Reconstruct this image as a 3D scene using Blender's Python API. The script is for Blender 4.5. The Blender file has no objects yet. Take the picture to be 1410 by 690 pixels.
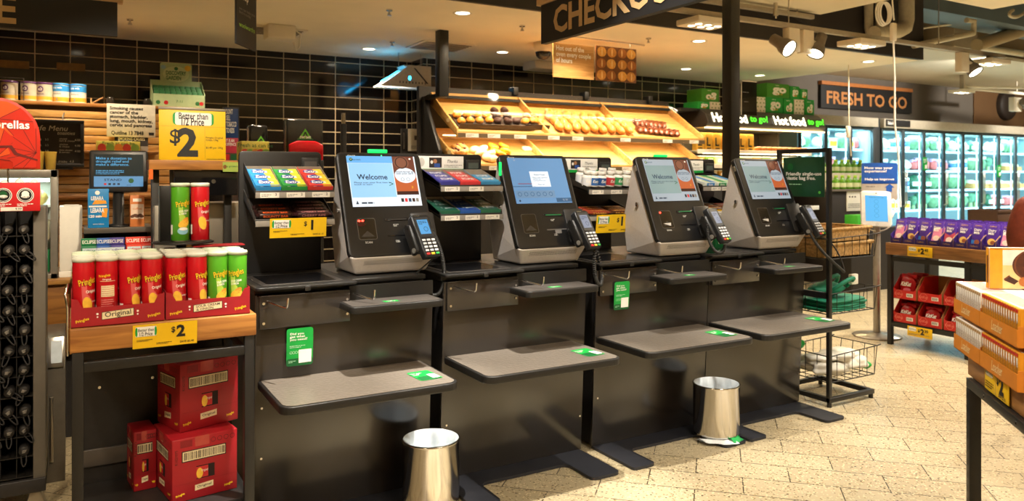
import bpy, bmesh, math, random
from mathutils import Matrix, Vector
scene = bpy.context.scene
COL = scene.collection
R = math.radians
# ---------------------------------------------------------------- camera, world, exposure
cam_d = bpy.data.cameras.new('camera'); cam = bpy.data.objects.new('camera', cam_d); COL.objects.link(cam)
cam.location = (0, 0, 1.5); cam.rotation_euler = (R(90), 0, R(-30))
cam_d.sensor_width = 36; cam_d.lens = 26.81; cam_d.shift_y = -0.07305
cam_d.dof.use_dof = True; cam_d.dof.focus_distance = 3.6; cam_d.dof.aperture_fstop = 3.2
cam_d.clip_start = .05; cam_d.clip_end = 100
scene.camera = cam
scene.view_settings.view_transform = 'Standard'; scene.view_settings.look = 'None'
scene.view_settings.exposure = 0.2; scene.view_settings.gamma = 1.0
scene.view_settings.use_curve_mapping = False
w = bpy.data.worlds.new('world'); scene.world = w; w.use_nodes = True
w.node_tree.nodes['Background'].inputs[0].default_value = (1, .84, .66, 1)
w.node_tree.nodes['Background'].inputs[1].default_value = .12
WARM = (1, .83, .61); NEUT = (1, .93, .82); COOL = (.62, .9, 1)
def area(x, y, z, sx, sy, power, col=WARM, rot=(0, 0, 0), spread=math.pi):
    l = bpy.data.lights.new('area_source', 'AREA'); l.shape = 'RECTANGLE'; l.size = sx; l.size_y = sy
    l.energy = power; l.color = col; l.spread = spread
    o = bpy.data.objects.new('light_source', l); COL.objects.link(o); o.location = (x, y, z); o.rotation_euler = rot
    return o
def spot(x, y, z, tx, ty, tz, power, ang=60, blend=.4, col=NEUT, rad=.05):
    l = bpy.data.lights.new('spot_source', 'SPOT'); l.energy = power; l.spot_size = R(ang); l.spot_blend = blend
    l.color = col; l.shadow_soft_size = rad
    o = bpy.data.objects.new('light_source', l); COL.objects.link(o); o.location = (x, y, z)
    o.rotation_euler = (Vector((tx, ty, tz)) - Vector((x, y, z))).to_track_quat('-Z', 'Y').to_euler()
    return o
# unseen area lamps added as general fill over the aisle before the checkouts
for (x, y) in ((-1.5, .6), (2.0, -1.2), (5.5, -.6), (2.0, -4), (6.5, 3.2)):
    area(x, y, 3.22, .6, .6, 80, WARM, spread=R(140))
for (x, y) in ((9.5, 2.5), (12.5, 5.0), (16, 6.2)):
    area(x, y, 3.6, 1.0, .6, 200, NEUT, spread=R(140))  # unseen fill added over the right side as well
# track spots right over the checkouts, and over the aisle, plus added brightening spots
for x, pw in ((.95, 620), (1.85, 620), (2.75, 260), (3.6, 200)):
    spot(x + .05, 2.62, 3.2, x, 2.98, .6, pw, 34, .7, NEUT, .03)
    spot(x - .75, 2.3, 3.2, x + .1, 3.62, 1.35, 210, 36, .7, NEUT, .04)  # extra spot added to brighten the sweets racks and terminal sides
for (x, y, tx, ty, p) in ((3.6, 1.4, 3.7, 1.8, 190), (5.2, 2.2, 5.3, 2.5, 200), (2.3, .7, 2.4, 1.5, 170), (6.6, 3.2, 6.7, 3.6, 210), (4.2, .5, 3.6, 1.2, 160)):
    spot(x, y, 3.2, tx, ty, 0, p, 75, .6, NEUT, .05)
spot(1.9, 2.9, 3.2, 2.95, 1.6, .95, 230, 40, .7, NEUT, .05)  # spot added to lift the unlit left face of the wafer stand
spot(.1, 1.7, 3.2, .3, 3.1, .9, 170, 45, .6, WARM, .05)
spot(-.6, 2.4, 3.2, -.3, 4.0, 1.2, 150, 45, .6, WARM, .05)
spot(.6, 2.6, 3.2, .35, 4.6, 1.5, 300, 50, .6, WARM, .05)  # spot added to brighten the desk behind the crisp stand
spot(.2, 5.3, 3.2, .2, 8.0, 1.7, 420, 80, .6, WARM, .05); spot(12.5, 6.4, 3.3, 12.6, 9.2, 2.9, 300, 80, .6, NEUT, .05); spot(16.5, 6.4, 3.3, 17.0, 9.2, 2.6, 260, 80, .6, NEUT, .05)  # spots added to brighten the back-left cabinet and the far walls

# ---------------------------------------------------------------- helpers
F_, S_, C_ = 1050.0, .5, math.sqrt(3) / 2
def PY(u, v, Y):                       # where the sight line through photo pixel (u, v) meets the plane y = Y
    a = (u - 705) / F_; t = Y / (C_ - a * S_)
    return Vector(((S_ + a * C_) * t, Y, 1.5 + (242 - v) / F_ * t))
def PX(u, v, X):
    a = (u - 705) / F_; t = X / (S_ + a * C_)
    return Vector((X, (C_ - a * S_) * t, 1.5 + (242 - v) / F_ * t))
def PZ(u, v, Z):
    a = (u - 705) / F_; t = (Z - 1.5) / ((242 - v) / F_)
    return Vector(((S_ + a * C_) * t, (C_ - a * S_) * t, Z))
def lin(c):
    return tuple((x / 12.92 if x <= .04045 else ((x + .055) / 1.055) ** 2.4) for x in c)
def hexc(h):
    return lin(tuple(int(h[i:i + 2], 16) / 255 for i in (0, 2, 4)))
MATS = {}
def mat(name, h, rough=.5, metal=0, var=.08, scale=25, bump=0, es=0, spec=.5, coat=0, eh=None):
    if name in MATS: return MATS[name]
    m = bpy.data.materials.new(name); m.use_nodes = True; nt = m.node_tree; b = nt.nodes['Principled BSDF']
    c = hexc(h); c0 = c
    if es > 0 and name.split('_')[0] in ('screen', 'ad', 'tablet', 'reader'): c = tuple(x*.12 for x in c)     # a display is dark glass that glows
    b.inputs['Base Color'].default_value = (*c, 1)
    b.inputs['Roughness'].default_value = rough; b.inputs['Metallic'].default_value = metal
    b.inputs['Specular IOR Level'].default_value = spec; b.inputs['Coat Weight'].default_value = coat
    if var > 0 or bump > 0:
        tc = nt.nodes.new('ShaderNodeTexCoord'); n = nt.nodes.new('ShaderNodeTexNoise')
        n.inputs['Scale'].default_value = scale; n.inputs['Detail'].default_value = 4
        nt.links.new(tc.outputs['Object'], n.inputs['Vector'])
        if var > 0:
            r = nt.nodes.new('ShaderNodeValToRGB')
            r.color_ramp.elements[0].position = .3; r.color_ramp.elements[1].position = .7
            r.color_ramp.elements[0].color = (*[x * (1 - var) for x in c], 1)
            r.color_ramp.elements[1].color = (*[min(1, x * (1 + var)) for x in c], 1)
            nt.links.new(n.outputs['Fac'], r.inputs['Fac']); nt.links.new(r.outputs['Color'], b.inputs['Base Color'])
        if bump > 0:
            bp = nt.nodes.new('ShaderNodeBump'); bp.inputs['Strength'].default_value = bump; bp.inputs['Distance'].default_value = .01
            nt.links.new(n.outputs['Fac'], bp.inputs['Height']); nt.links.new(bp.outputs['Normal'], b.inputs['Normal'])
    if es > 0:
        b.inputs['Emission Color'].default_value = (*(hexc(eh) if eh else c0), 1); b.inputs['Emission Strength'].default_value = es
    MATS[name] = m
    return m
def glass(name, h='ffffff', refl=.12, tint=1.0, fk=.22):
    if name in MATS: return MATS[name]
    m = bpy.data.materials.new(name); m.use_nodes = True; nt = m.node_tree; nt.nodes.clear()
    o = nt.nodes.new('ShaderNodeOutputMaterial'); mx = nt.nodes.new('ShaderNodeMixShader')
    t = nt.nodes.new('ShaderNodeBsdfTransparent'); g = nt.nodes.new('ShaderNodeBsdfGlossy')
    c = hexc(h); t.inputs[0].default_value = (*[x * tint for x in c], 1); g.inputs['Roughness'].default_value = .08
    fr = nt.nodes.new('ShaderNodeLayerWeight'); fr.inputs[0].default_value = .3
    ma = nt.nodes.new('ShaderNodeMath'); ma.operation = 'MULTIPLY_ADD'; ma.inputs[1].default_value = fk; ma.inputs[2].default_value = refl
    nt.links.new(fr.outputs['Fresnel'], ma.inputs[0]); nt.links.new(ma.outputs[0], mx.inputs[0])
    nt.links.new(t.outputs[0], mx.inputs[1]); nt.links.new(g.outputs[0], mx.inputs[2]); nt.links.new(mx.outputs[0], o.inputs[0])
    MATS[name] = m
    return m
def wood(name, h1, h2, rough=.4, axis='X', sc=6):
    if name in MATS: return MATS[name]
    m = mat(name, h1, rough, var=0); nt = m.node_tree; b = nt.nodes['Principled BSDF']
    tc = nt.nodes.new('ShaderNodeTexCoord'); mp = nt.nodes.new('ShaderNodeMapping')
    mp.inputs['Scale'].default_value = {'X': (.6, 6, 6), 'Y': (6, .6, 6), 'Z': (6, 6, .6)}[axis]
    n = nt.nodes.new('ShaderNodeTexNoise'); n.inputs['Scale'].default_value = sc; n.inputs['Detail'].default_value = 6; n.inputs['Distortion'].default_value = .8
    r = nt.nodes.new('ShaderNodeValToRGB'); r.color_ramp.elements[0].position = .35; r.color_ramp.elements[1].position = .68
    r.color_ramp.elements[0].color = (*hexc(h1), 1); r.color_ramp.elements[1].color = (*hexc(h2), 1)
    nt.links.new(tc.outputs['Object'], mp.inputs[0]); nt.links.new(mp.outputs[0], n.inputs['Vector'])
    nt.links.new(n.outputs['Fac'], r.inputs['Fac']); nt.links.new(r.outputs['Color'], b.inputs['Base Color'])
    return m
TXT = {}
def text_mesh(s, off=0.0, res=2):
    k = (s, off)
    if k in TXT: return TXT[k]
    cu = bpy.data.curves.new('t', 'FONT'); cu.body = s; cu.size = 1; cu.resolution_u = res; cu.offset = off; cu.space_line = .9
    o = bpy.data.objects.new('t', cu); COL.objects.link(o)
    bpy.context.view_layer.update()
    me = bpy.data.meshes.new_from_object(o.evaluated_get(bpy.context.evaluated_depsgraph_get()))
    vs = [v.co.copy() for v in me.vertices]; fs = [tuple(p.vertices) for p in me.polygons]
    bpy.data.objects.remove(o); bpy.data.curves.remove(cu); bpy.data.meshes.remove(me)
    if vs:
        x0 = min(v.x for v in vs); x1 = max(v.x for v in vs); y0 = min(v.y for v in vs); y1 = max(v.y for v in vs)
        vs = [(v.x - (x0 + x1) / 2, v.y - (y0 + y1) / 2) for v in vs]
        TXT[k] = (vs, fs, x1 - x0, y1 - y0)
    else: TXT[k] = ([], [], 1, 1)
    return TXT[k]
_BB = {}
class MB:
    def __init__(s): s.v = []; s.f = []; s.m = []; s.sm = []; s.mats = []; s.M = Matrix()
    def mi(s, m):
        if m not in s.mats: s.mats.append(m)
        return s.mats.index(m)
    def add(s, vs, fs, m, smooth=False):
        o = len(s.v); M = s.M; s.v += [tuple(M @ Vector(v)) for v in vs]; i = s.mi(m)
        fl = M.determinant() < 0
        for f in fs:
            f = tuple(o + k for k in f); s.f.append(f[::-1] if fl else f); s.m.append(i); s.sm.append(smooth)
        return s
    def box(s, a, b, m, bev=0, seg=2):
        x0, x1 = sorted((a[0], b[0])); y0, y1 = sorted((a[1], b[1])); z0, z1 = sorted((a[2], b[2]))
        if bev <= 0:
            return s.add([(x0,y0,z0),(x1,y0,z0),(x1,y1,z0),(x0,y1,z0),(x0,y0,z1),(x1,y0,z1),(x1,y1,z1),(x0,y1,z1)],
                [(0,3,2,1),(4,5,6,7),(0,1,5,4),(1,2,6,5),(2,3,7,6),(3,0,4,7)], m)
        bm = bmesh.new(); bmesh.ops.create_cube(bm, size=1)
        for v in bm.verts: v.co = Vector(((x0+x1)/2 + v.co.x*(x1-x0), (y0+y1)/2 + v.co.y*(y1-y0), (z0+z1)/2 + v.co.z*(z1-z0)))
        bev = min(bev, .49*min(x1-x0, y1-y0, z1-z0))
        bmesh.ops.bevel(bm, geom=list(bm.edges), offset=bev, segments=seg, affect='EDGES', profile=.5)
        return s.bm(bm, m, True)
    def bm(s, bm, m, smooth=False):
        bm.verts.index_update()
        s.add([v.co[:] for v in bm.verts], [tuple(v.index for v in f.verts) for f in bm.faces], m, smooth); bm.free(); return s
    def prism(s, poly, ax, t0, t1, m, bev=0):      # polygon in the plane across axis ax, pushed from t0 to t1
        def P(p, t): return {'x': (t, p[0], p[1]), 'y': (p[0], t, p[1]), 'z': (p[0], p[1], t)}[ax]
        n = len(poly); vs = [P(p, t0) for p in poly] + [P(p, t1) for p in poly]
        fs = [tuple(range(n))[::-1], tuple(range(n, 2*n))] + [(i, (i+1) % n, n+(i+1) % n, n+i) for i in range(n)]
        bm = bmesh.new(); bv = [bm.verts.new(v) for v in vs]
        for f in fs: bm.faces.new([bv[i] for i in f])
        bmesh.ops.recalc_face_normals(bm, faces=list(bm.faces))
        if bev > 0: bmesh.ops.bevel(bm, geom=list(bm.edges), offset=bev, segments=2, affect='EDGES', profile=.5)
        return s.bm(bm, m, bev > 0)
    def rplate(s, x0, x1, y0, y1, z0, z1, r, m, bev=0, seg=5, corners=(1,1,1,1)):   # plate with rounded corners (order ll, lr, ur, ul)
        pts = []
        for k, (cx, cy, a0) in enumerate(((x0+r, y0+r, 180), (x1-r, y0+r, 270), (x1-r, y1-r, 0), (x0+r, y1-r, 90))):
            if corners[k]:
                for i in range(seg+1):
                    a = R(a0 + 90*i/seg); pts.append((cx + r*math.cos(a), cy + r*math.sin(a)))
            else: pts.append(((x0, x1, x1, x0)[k], (y0, y0, y1, y1)[k]))
        return s.prism(pts, 'z', z0, z1, m, bev)
    def cyl(s, p0, p1, r, m, seg=14, r2=None):
        p0 = Vector(p0); p1 = Vector(p1); d = (p1-p0).normalized(); r2 = r if r2 is None else r2
        a = d.orthogonal().normalized(); b = d.cross(a); vs = []
        for (p, q) in ((p0, r), (p1, r2)):
            for i in range(seg):
                t = 2*math.pi*i/seg; vs.append(p + a*q*math.cos(t) + b*q*math.sin(t))
        s.add(vs, [(i, (i+1) % seg, seg+(i+1) % seg, seg+i) for i in range(seg)], m, True)
        return s.add(vs, [tuple(range(seg))[::-1], tuple(range(seg, 2*seg))], m)
    def tube(s, pts, r, m, seg=6, closed=False):
        pts = [Vector(p) for p in pts]; n = len(pts); vs = []; a = None
        for i, p in enumerate(pts):
            d = (pts[min(i+1, n-1)] - pts[max(i-1, 0)]).normalized()
            a = d.orthogonal().normalized() if a is None else (a - d*a.dot(d)).normalized()
            b = d.cross(a)
            for k in range(seg):
                t = 2*math.pi*k/seg; vs.append(p + a*r*math.cos(t) + b*r*math.sin(t))
        fs = [(i*seg+k, i*seg+(k+1) % seg, (i+1)*seg+(k+1) % seg, (i+1)*seg+k) for i in range(n-1) for k in range(seg)]
        s.add(vs, fs, m, True)
        return s.add(vs, [tuple(range(seg))[::-1], tuple(range((n-1)*seg, n*seg))], m)
    def lathe(s, prof, m, seg=24, c=(0,0,0), sx=1, sy=1):
        vs = []; n = len(prof)
        for (r, z) in prof:
            for k in range(seg):
                t = 2*math.pi*k/seg; vs.append((c[0]+r*math.cos(t)*sx, c[1]+r*math.sin(t)*sy, c[2]+z))
        fs = [(i*seg+k, i*seg+(k+1) % seg, (i+1)*seg+(k+1) % seg, (i+1)*seg+k) for i in range(n-1) for k in range(seg)]
        return s.add(vs, fs, m, True)
    def blob(s, c, rad, m, rough=.1, seed=0, sub=2):
        bm = bmesh.new(); bmesh.ops.create_icosphere(bm, subdivisions=sub, radius=1); rn = random.Random(seed)
        ph = [rn.uniform(0, 6.28) for _ in range(6)]
        for v in bm.verts:
            k = 1 + rough*(math.sin(3*v.co.x+ph[0])+math.sin(4*v.co.y+ph[1])+math.sin(5*v.co.z+ph[2])+.6*math.sin(9*v.co.x+ph[3])*math.sin(8*v.co.y+ph[4]))/2
            v.co = Vector((c[0]+v.co.x*rad[0]*k, c[1]+v.co.y*rad[1]*k, c[2]+v.co.z*rad[2]*k))
        return s.bm(bm, m, True)
    def poly(s, pts, m): return s.add(pts, [tuple(range(len(pts)))], m)
    # flat marks on a surface: o origin, ux right, uy up; coordinates on that surface
    def face(s, o, ux, uy): s.o = Vector(o); s.ux = Vector(ux).normalized(); s.uy = Vector(uy).normalized(); s.un = s.ux.cross(s.uy); return s
    def fp(s, x, y, h=0): return s.o + s.ux*x + s.uy*y + s.un*h
    def rect(s, x0, x1, y0, y1, m, h=.0008): return s.add([s.fp(x0,y0,h), s.fp(x1,y0,h), s.fp(x1,y1,h), s.fp(x0,y1,h)], [(0,1,2,3)], m)
    def fpoly(s, pts, m, h=.0008): return s.add([s.fp(x, y, h) for x, y in pts], [tuple(range(len(pts)))], m)
    def disc(s, x, y, rx, ry, m, h=.0008, n=20, a0=0, a1=360):
        return s.fpoly([(x+rx*math.cos(R(a0+(a1-a0)*i/n)), y+ry*math.sin(R(a0+(a1-a0)*i/n))) for i in range(n if a1-a0 >= 360 else n+1)], m, h)
    def ring(s, x, y, r0, r1, m, h=.0008, n=24):
        vs = []; 
        for i in range(n):
            t = 2*math.pi*i/n; vs += [s.fp(x+r0*math.cos(t), y+r0*math.sin(t), h), s.fp(x+r1*math.cos(t), y+r1*math.sin(t), h)]
        return s.add(vs, [(2*i, 2*i+1, (2*i+3) % (2*n), (2*i+2) % (2*n)) for i in range(n)], m)
    def rrect(s, x0, x1, y0, y1, r, m, h=.0008, seg=4):
        pts = []
        for (cx, cy, a0) in ((x0+r, y0+r, 180), (x1-r, y0+r, 270), (x1-r, y1-r, 0), (x0+r, y1-r, 90)):
            for i in range(seg+1):
                a = R(a0+90*i/seg); pts.append((cx+r*math.cos(a), cy+r*math.sin(a)))
        return s.fpoly(pts, m, h)
    def text(s, t, x, y, hgt, m, h=.0014, bold=.0, al='c', wid=None, rot=0, shear=0, wrap=None):
        vs, fs, tw, th = text_mesh(t, bold)
        nl = t.count('\n')+1
        k = hgt*nl/th if nl == 1 else hgt*(nl-.25)/th
        kx = k if wid is None else wid/tw
        dx = {'c': 0, 'l': tw*kx/2, 'r': -tw*kx/2}[al]; ca, sa = math.cos(R(rot)), math.sin(R(rot)); out = []
        for (px, py) in vs:
            X = px*kx+dx; Y = py*k; X += shear*Y
            X, Y = x+X*ca-Y*sa, y+X*sa+Y*ca
            out.append(wrap(X, Y, h) if wrap else s.fp(X, Y, h))
        return s.add(out, fs, m)
    def lines(s, x0, x1, y0, y1, n, m, h=.0014, fill=.45, seed=1):     # rows of very small print
        rn = random.Random(seed); dy = (y1-y0)/n
        for i in range(n):
            x = x0; yy = y1-(i+.7)*dy
            end = x0+(x1-x0)*(1 if i < n-1 else rn.uniform(.4, .9))
            while x < end:
                l = rn.uniform(.6, 2.2)*dy; e = min(end, x+l)
                s.rect(x, e, yy, yy+dy*fill, m, h); x = e+.35*dy
        return s
    def build(s, name, parent=None, loc=None, rz=0):
        me = bpy.data.meshes.new(name); me.from_pydata(s.v, [], s.f)
        for m in s.mats: me.materials.append(m)
        me.polygons.foreach_set('material_index', s.m); me.polygons.foreach_set('use_smooth', s.sm); me.update()
        o = bpy.data.objects.new(name, me); COL.objects.link(o)
        if parent: o.parent = parent
        if loc is not None: o.location = loc
        if rz: o.rotation_euler = (0, 0, rz)
        return o
def tag(o, label=None, cat=None, group=None, kind=None):
    if label: o['label'] = label
    if cat: o['category'] = cat
    if group: o['group'] = group
    if kind: o['kind'] = kind
    return o
def thing(name, label, cat, loc=(0,0,0), rz=0, group=None):
    o = bpy.data.objects.new(name, None); COL.objects.link(o); o.location = loc; o.rotation_euler = (0,0,rz); o.empty_display_size = .05
    return tag(o, label, cat, group)
def struct(o): o['kind'] = 'structure'; return o
KIDS = {}
def dup(root, loc, rz=None, label=None, group=None, scale=None):
    c = root.copy(); COL.objects.link(c); c.location = loc
    if rz is not None: c.rotation_euler = rz if hasattr(rz, '__len__') else (0, 0, rz)
    if scale: c.scale = scale
    if label: c['label'] = label
    if group: c['group'] = group
    for ch in root.children:
        d = ch.copy(); COL.objects.link(d); d.parent = c
        for g in ch.children:
            e = g.copy(); COL.objects.link(e); e.parent = d
    return c
ORD = ['first','second','third','fourth','fifth','sixth','seventh','eighth','ninth','tenth','eleventh','twelfth','thirteenth','fourteenth']
def arc(c, r, a0, a1, n, plane='xz'):
    out = []
    for i in range(n+1):
        a = R(a0+(a1-a0)*i/n); p = (r*math.cos(a), r*math.sin(a))
        out.append({'xz': (c[0]+p[0], c[1], c[2]+p[1]), 'yz': (c[0], c[1]+p[0], c[2]+p[1]), 'xy': (c[0]+p[0], c[1]+p[1], c[2])}[plane])
    return out
def bez(p0, p1, p2, p3, n=14):
    p0, p1, p2, p3 = map(Vector, (p0, p1, p2, p3))
    return [p0*(1-t)**3+p1*3*t*(1-t)**2+p2*3*t*t*(1-t)+p3*t**3 for t in [i/n for i in range(n+1)]]
def coil(path, r, turns, n=6):          # a coiled cord around a path
    out = []; N = int(turns*n)
    for i in range(N+1):
        t = i/N*(len(path)-1); k = min(int(t), len(path)-2); f = t-k
        p = path[k].lerp(path[k+1], f); d = (path[k+1]-path[k]).normalized(); a = d.orthogonal().normalized()
        a = Vector((0,1,0)); a = (a-d*a.dot(d)).normalized(); b = d.cross(a); th = 2*math.pi*i/n
        out.append(p+a*r*math.cos(th)+b*r*math.sin(th))
    return out
# ---------------------------------------------------------------- shared materials
blk = mat('black_powder_coat', '1b1a19', .42, var=.15, scale=60)
blkm = mat('black_matt_steel', '201d1c', .55, var=.2, scale=40)
navy = mat('dark_base_plate', '24252b', .5, var=.15, scale=30)
lam = mat('charcoal_laminate', '2a2623', .2, var=.06, scale=8, spec=.9)
white = mat('white_print', 'f2efe8', .5, var=.03)
black = mat('black_print', '141414', .5, var=.05)
grey = mat('grey_print', '77746e', .5, var=.03)
green = mat('sign_green', '0f9a3c', .45, var=.04)
dgreen = mat('dark_green', '0d5a2b', .5, var=.05)
yellow = mat('price_yellow', 'e9bd0a', .5, var=.03)
chrome = mat('chrome', 'd8d6d2', .15, 1, var=.03)
steel = mat('brushed_steel', 'b9b4aa', .28, 1, var=.1, scale=12)
acryl = glass('clear_acrylic', 'ffffff', .001, fk=.008)
paper = mat('white_paper', 'e9e4d8', .7, var=.03)
card = mat('brown_cardboard', 'b98d55', .75, var=.08, scale=15)
grayp = mat('kiosk_grey_plastic', 'd2cbc6', .45, var=.04, scale=80)
gloss = mat('gloss_black', '131315', .12, var=.0, spec=.6)
woodw = wood('honey_timber', '8a5626', 'b9803e', .45)
woodz = wood('honey_timber_upright', '8a5626', 'b9803e', .45, 'Z')
beech = wood('bakery_beech', 'b3843f', 'cca262', .45)
# ================================================================ SETTING
def floor_mat():
    m = mat('terrazzo_tiles', 'c9b78e', .35, var=0); nt = m.node_tree; b = nt.nodes['Principled BSDF']
    tc = nt.nodes.new('ShaderNodeTexCoord'); mp = nt.nodes.new('ShaderNodeMapping')
    mp.inputs['Rotation'].default_value = (0, 0, R(45)); mp.inputs['Location'].default_value = (.10, -.0135, 0)
    nt.links.new(tc.outputs['Object'], mp.inputs[0])
    br = nt.nodes.new('ShaderNodeTexBrick'); br.inputs['Scale'].default_value = 1; br.offset = .5
    br.inputs['Brick Width'].default_value = .45; br.inputs['Row Height'].default_value = .2075; br.inputs['Mortar Size'].default_value = .003
    br.inputs['Mortar Smooth'].default_value = .1
    br.inputs['Color1'].default_value = (*hexc('b0a284'), 1); br.inputs['Color2'].default_value = (*hexc('a39577'), 1)
    br.inputs['Mortar'].default_value = (*hexc('3a3226'), 1)
    nt.links.new(mp.outputs[0], br.inputs['Vector'])
    def chips(scale, lo, hi, col, prev):
        v = nt.nodes.new('ShaderNodeTexVoronoi'); v.inputs['Scale'].default_value = scale
        nt.links.new(tc.outputs['Object'], v.inputs['Vector'])
        sep = nt.nodes.new('ShaderNodeSeparateColor'); nt.links.new(v.outputs['Color'], sep.inputs[0])
        gt = nt.nodes.new('ShaderNodeMath'); gt.operation = 'GREATER_THAN'; gt.inputs[1].default_value = hi
        nt.links.new(sep.outputs[0], gt.inputs[0])
        lt = nt.nodes.new('ShaderNodeMath'); lt.operation = 'LESS_THAN'; lt.inputs[1].default_value = lo
        nt.links.new(v.outputs['Distance'], lt.inputs[0])
        mu = nt.nodes.new('ShaderNodeMath'); mu.operation = 'MULTIPLY'
        nt.links.new(gt.outputs[0], mu.inputs[0]); nt.links.new(lt.outputs[0], mu.inputs[1])
        mx = nt.nodes.new('ShaderNodeMix'); mx.data_type = 'RGBA'
        nt.links.new(mu.outputs[0], mx.inputs[0]); nt.links.new(prev, mx.inputs[6]); mx.inputs[7].default_value = (*hexc(col), 1)
        return mx.outputs[2]
    c = chips(90, .45, .72, 'c9ba95', br.outputs['Color']); c = chips(80, .38, .80, '77643f', c); c = chips(62, .34, .85, '857a60', c); c = chips(50, .28, .87, '463828', c)
    nt.links.new(c, b.inputs['Base Color'])
    return m
struct(MB().box((-6, -6, -.06), (23, 10, 0), floor_mat()).build('floor'))
ceilm = mat('ceiling_paint', 'f0e6ce', .8, var=.03, scale=3)
ceil2 = mat('upper_ceiling_paint', 'f0e6cc', .8, var=.03, scale=3)
fascm = mat('dark_fascia', '2a2523', .6, var=.1, scale=5)
# lower ceiling over the back half
struct(MB().prism([(-6, 5.6), (9.0, 5.6), (9.0, 7.17), (8.86, 8.7), (-6, 9.3)], 'z', 2.92, 2.97, ceilm).build('ceiling'))
struct(MB().box((-6, -6, 3.25), (7.04, 5.6, 3.3), ceil2).build('ceiling_front'))
struct(MB().box((7.45, -6, 3.25), (8.38, 4.42, 3.33), ceil2).build('ceiling_raft'))
struct(MB().box((9.0, 6.6, 3.35), (23, 9.4, 3.4), mat('far_ceiling', 'd0c6b0', .8, var=.03, scale=3)).build('ceiling_far'))
struct(MB().box((7.04, -6, 4.2), (23, 9.4, 4.25), mat('service_ceiling', '8f8068', .8, var=.05, scale=3)).build('ceiling_high'))
f = MB().box((-6, 5.56, 2.92), (7.04, 5.6, 3.25), fascm)
f.prism([(7.04, 2.92), (9.02, 2.92), (9.02, 4.2), (7.04, 4.2)], 'y', 5.56, 5.62, fascm)
f.prism([(6.55, 3.25), (6.75, 3.16), (6.98, 3.1), (7.1, 3.25)], 'y', 5.5, 5.555, fascm)
struct(f.build('trim_1'))
struct(MB().box((9.0, 5.6, 2.92), (9.03, 7.17, 2.975), ceilm).build('trim_2'))
# tiled back walls
def tile_mat():
    m = mat('glossy_black_tiles', '16120f', .12, var=0); nt = m.node_tree; b = nt.nodes['Principled BSDF']
    tc = nt.nodes.new('ShaderNodeTexCoord'); sp = nt.nodes.new('ShaderNodeSeparateXYZ'); nt.links.new(tc.outputs['Object'], sp.inputs[0])
    ad = nt.nodes.new('ShaderNodeMath'); ad.operation = 'ADD'; nt.links.new(sp.outputs[0], ad.inputs[0]); nt.links.new(sp.outputs[1], ad.inputs[1])
    cm = nt.nodes.new('ShaderNodeCombineXYZ'); nt.links.new(ad.outputs[0], cm.inputs[0]); nt.links.new(sp.outputs[2], cm.inputs[1])
    mp = nt.nodes.new('ShaderNodeMapping'); mp.inputs['Location'].default_value = (-.10, .06, 0); nt.links.new(cm.outputs[0], mp.inputs[0])
    br = nt.nodes.new('ShaderNodeTexBrick'); br.offset = 0; br.inputs['Scale'].default_value = 1
    br.inputs['Brick Width'].default_value = .303; br.inputs['Row Height'].default_value = .1385; br.inputs['Mortar Size'].default_value = .0042; br.inputs['Mortar Smooth'].default_value = 0
    br.inputs['Color1'].default_value = (*hexc('14100e'), 1); br.inputs['Color2'].default_value = (*hexc('1d1815'), 1); br.inputs['Mortar'].default_value = (*hexc('c8b48e'), 1)
    nt.links.new(mp.outputs[0], br.inputs['Vector']); nt.links.new(br.outputs['Color'], b.inputs['Base Color'])
    mr = nt.nodes.new('ShaderNodeMapRange'); nt.links.new(br.outputs['Fac'], mr.inputs[0]); mr.inputs[3].default_value = .10; mr.inputs[4].default_value = .8
    nt.links.new(mr.outputs[0], b.inputs['Roughness'])
    return m
tm = tile_mat()
struct(MB().box((-6, 8.9, 0), (3.69, 9.0, 3.0), tm).build('wall_back_left'))
struct(MB().box((3.67, 8.5, 0), (3.77, 8.9, 3.0), tm).build('wall_return'))
struct(MB().box((3.77, 8.5, 0), (8.75, 8.6, 3.0), tm).build('wall_back'))
struct(MB().box((8.75, 9.2, 0), (16.7, 9.3, 4.2), mat('dark_grey_wall', '6a6259', .8, var=.08, scale=2)).build('wall_far'))
struct(MB().box((16.7, 9.18, 0), (23, 9.3, 4.2), mat('brown_wall', '6b4c2c', .8, var=.1, scale=2)).build('wall_far_right'))
beige = mat('store_wall', 'b3a68c', .8, var=.05, scale=2)
struct(MB().box((-6.1, -6, 0), (-6, 10, 4.2), beige).build('wall_left'))
struct(MB().box((23, -6, 0), (23.1, 10, 4.2), beige).build('wall_right'))
struct(MB().box((-6, -6.1, 0), (23, -6, 4.2), beige).build('wall_front'))
# square black posts
p = MB().box((4.271, 4.12, 0), (4.364, 4.213, 3.25), blk, .004); q = p.build('black_post'); tag(q, 'tall square black post rising to the ceiling behind the fourth checkout', 'post')
p = MB().box((3.09, 6.76, 2.27), (3.19, 6.86, 2.9195), blk, .004).box((3.11, 6.86, 2.272), (3.17, 7.24, 2.31), blk); q = p.build('black_post'); tag(q, 'square black post hanging from the ceiling at the left end of the bread display', 'post')

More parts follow.
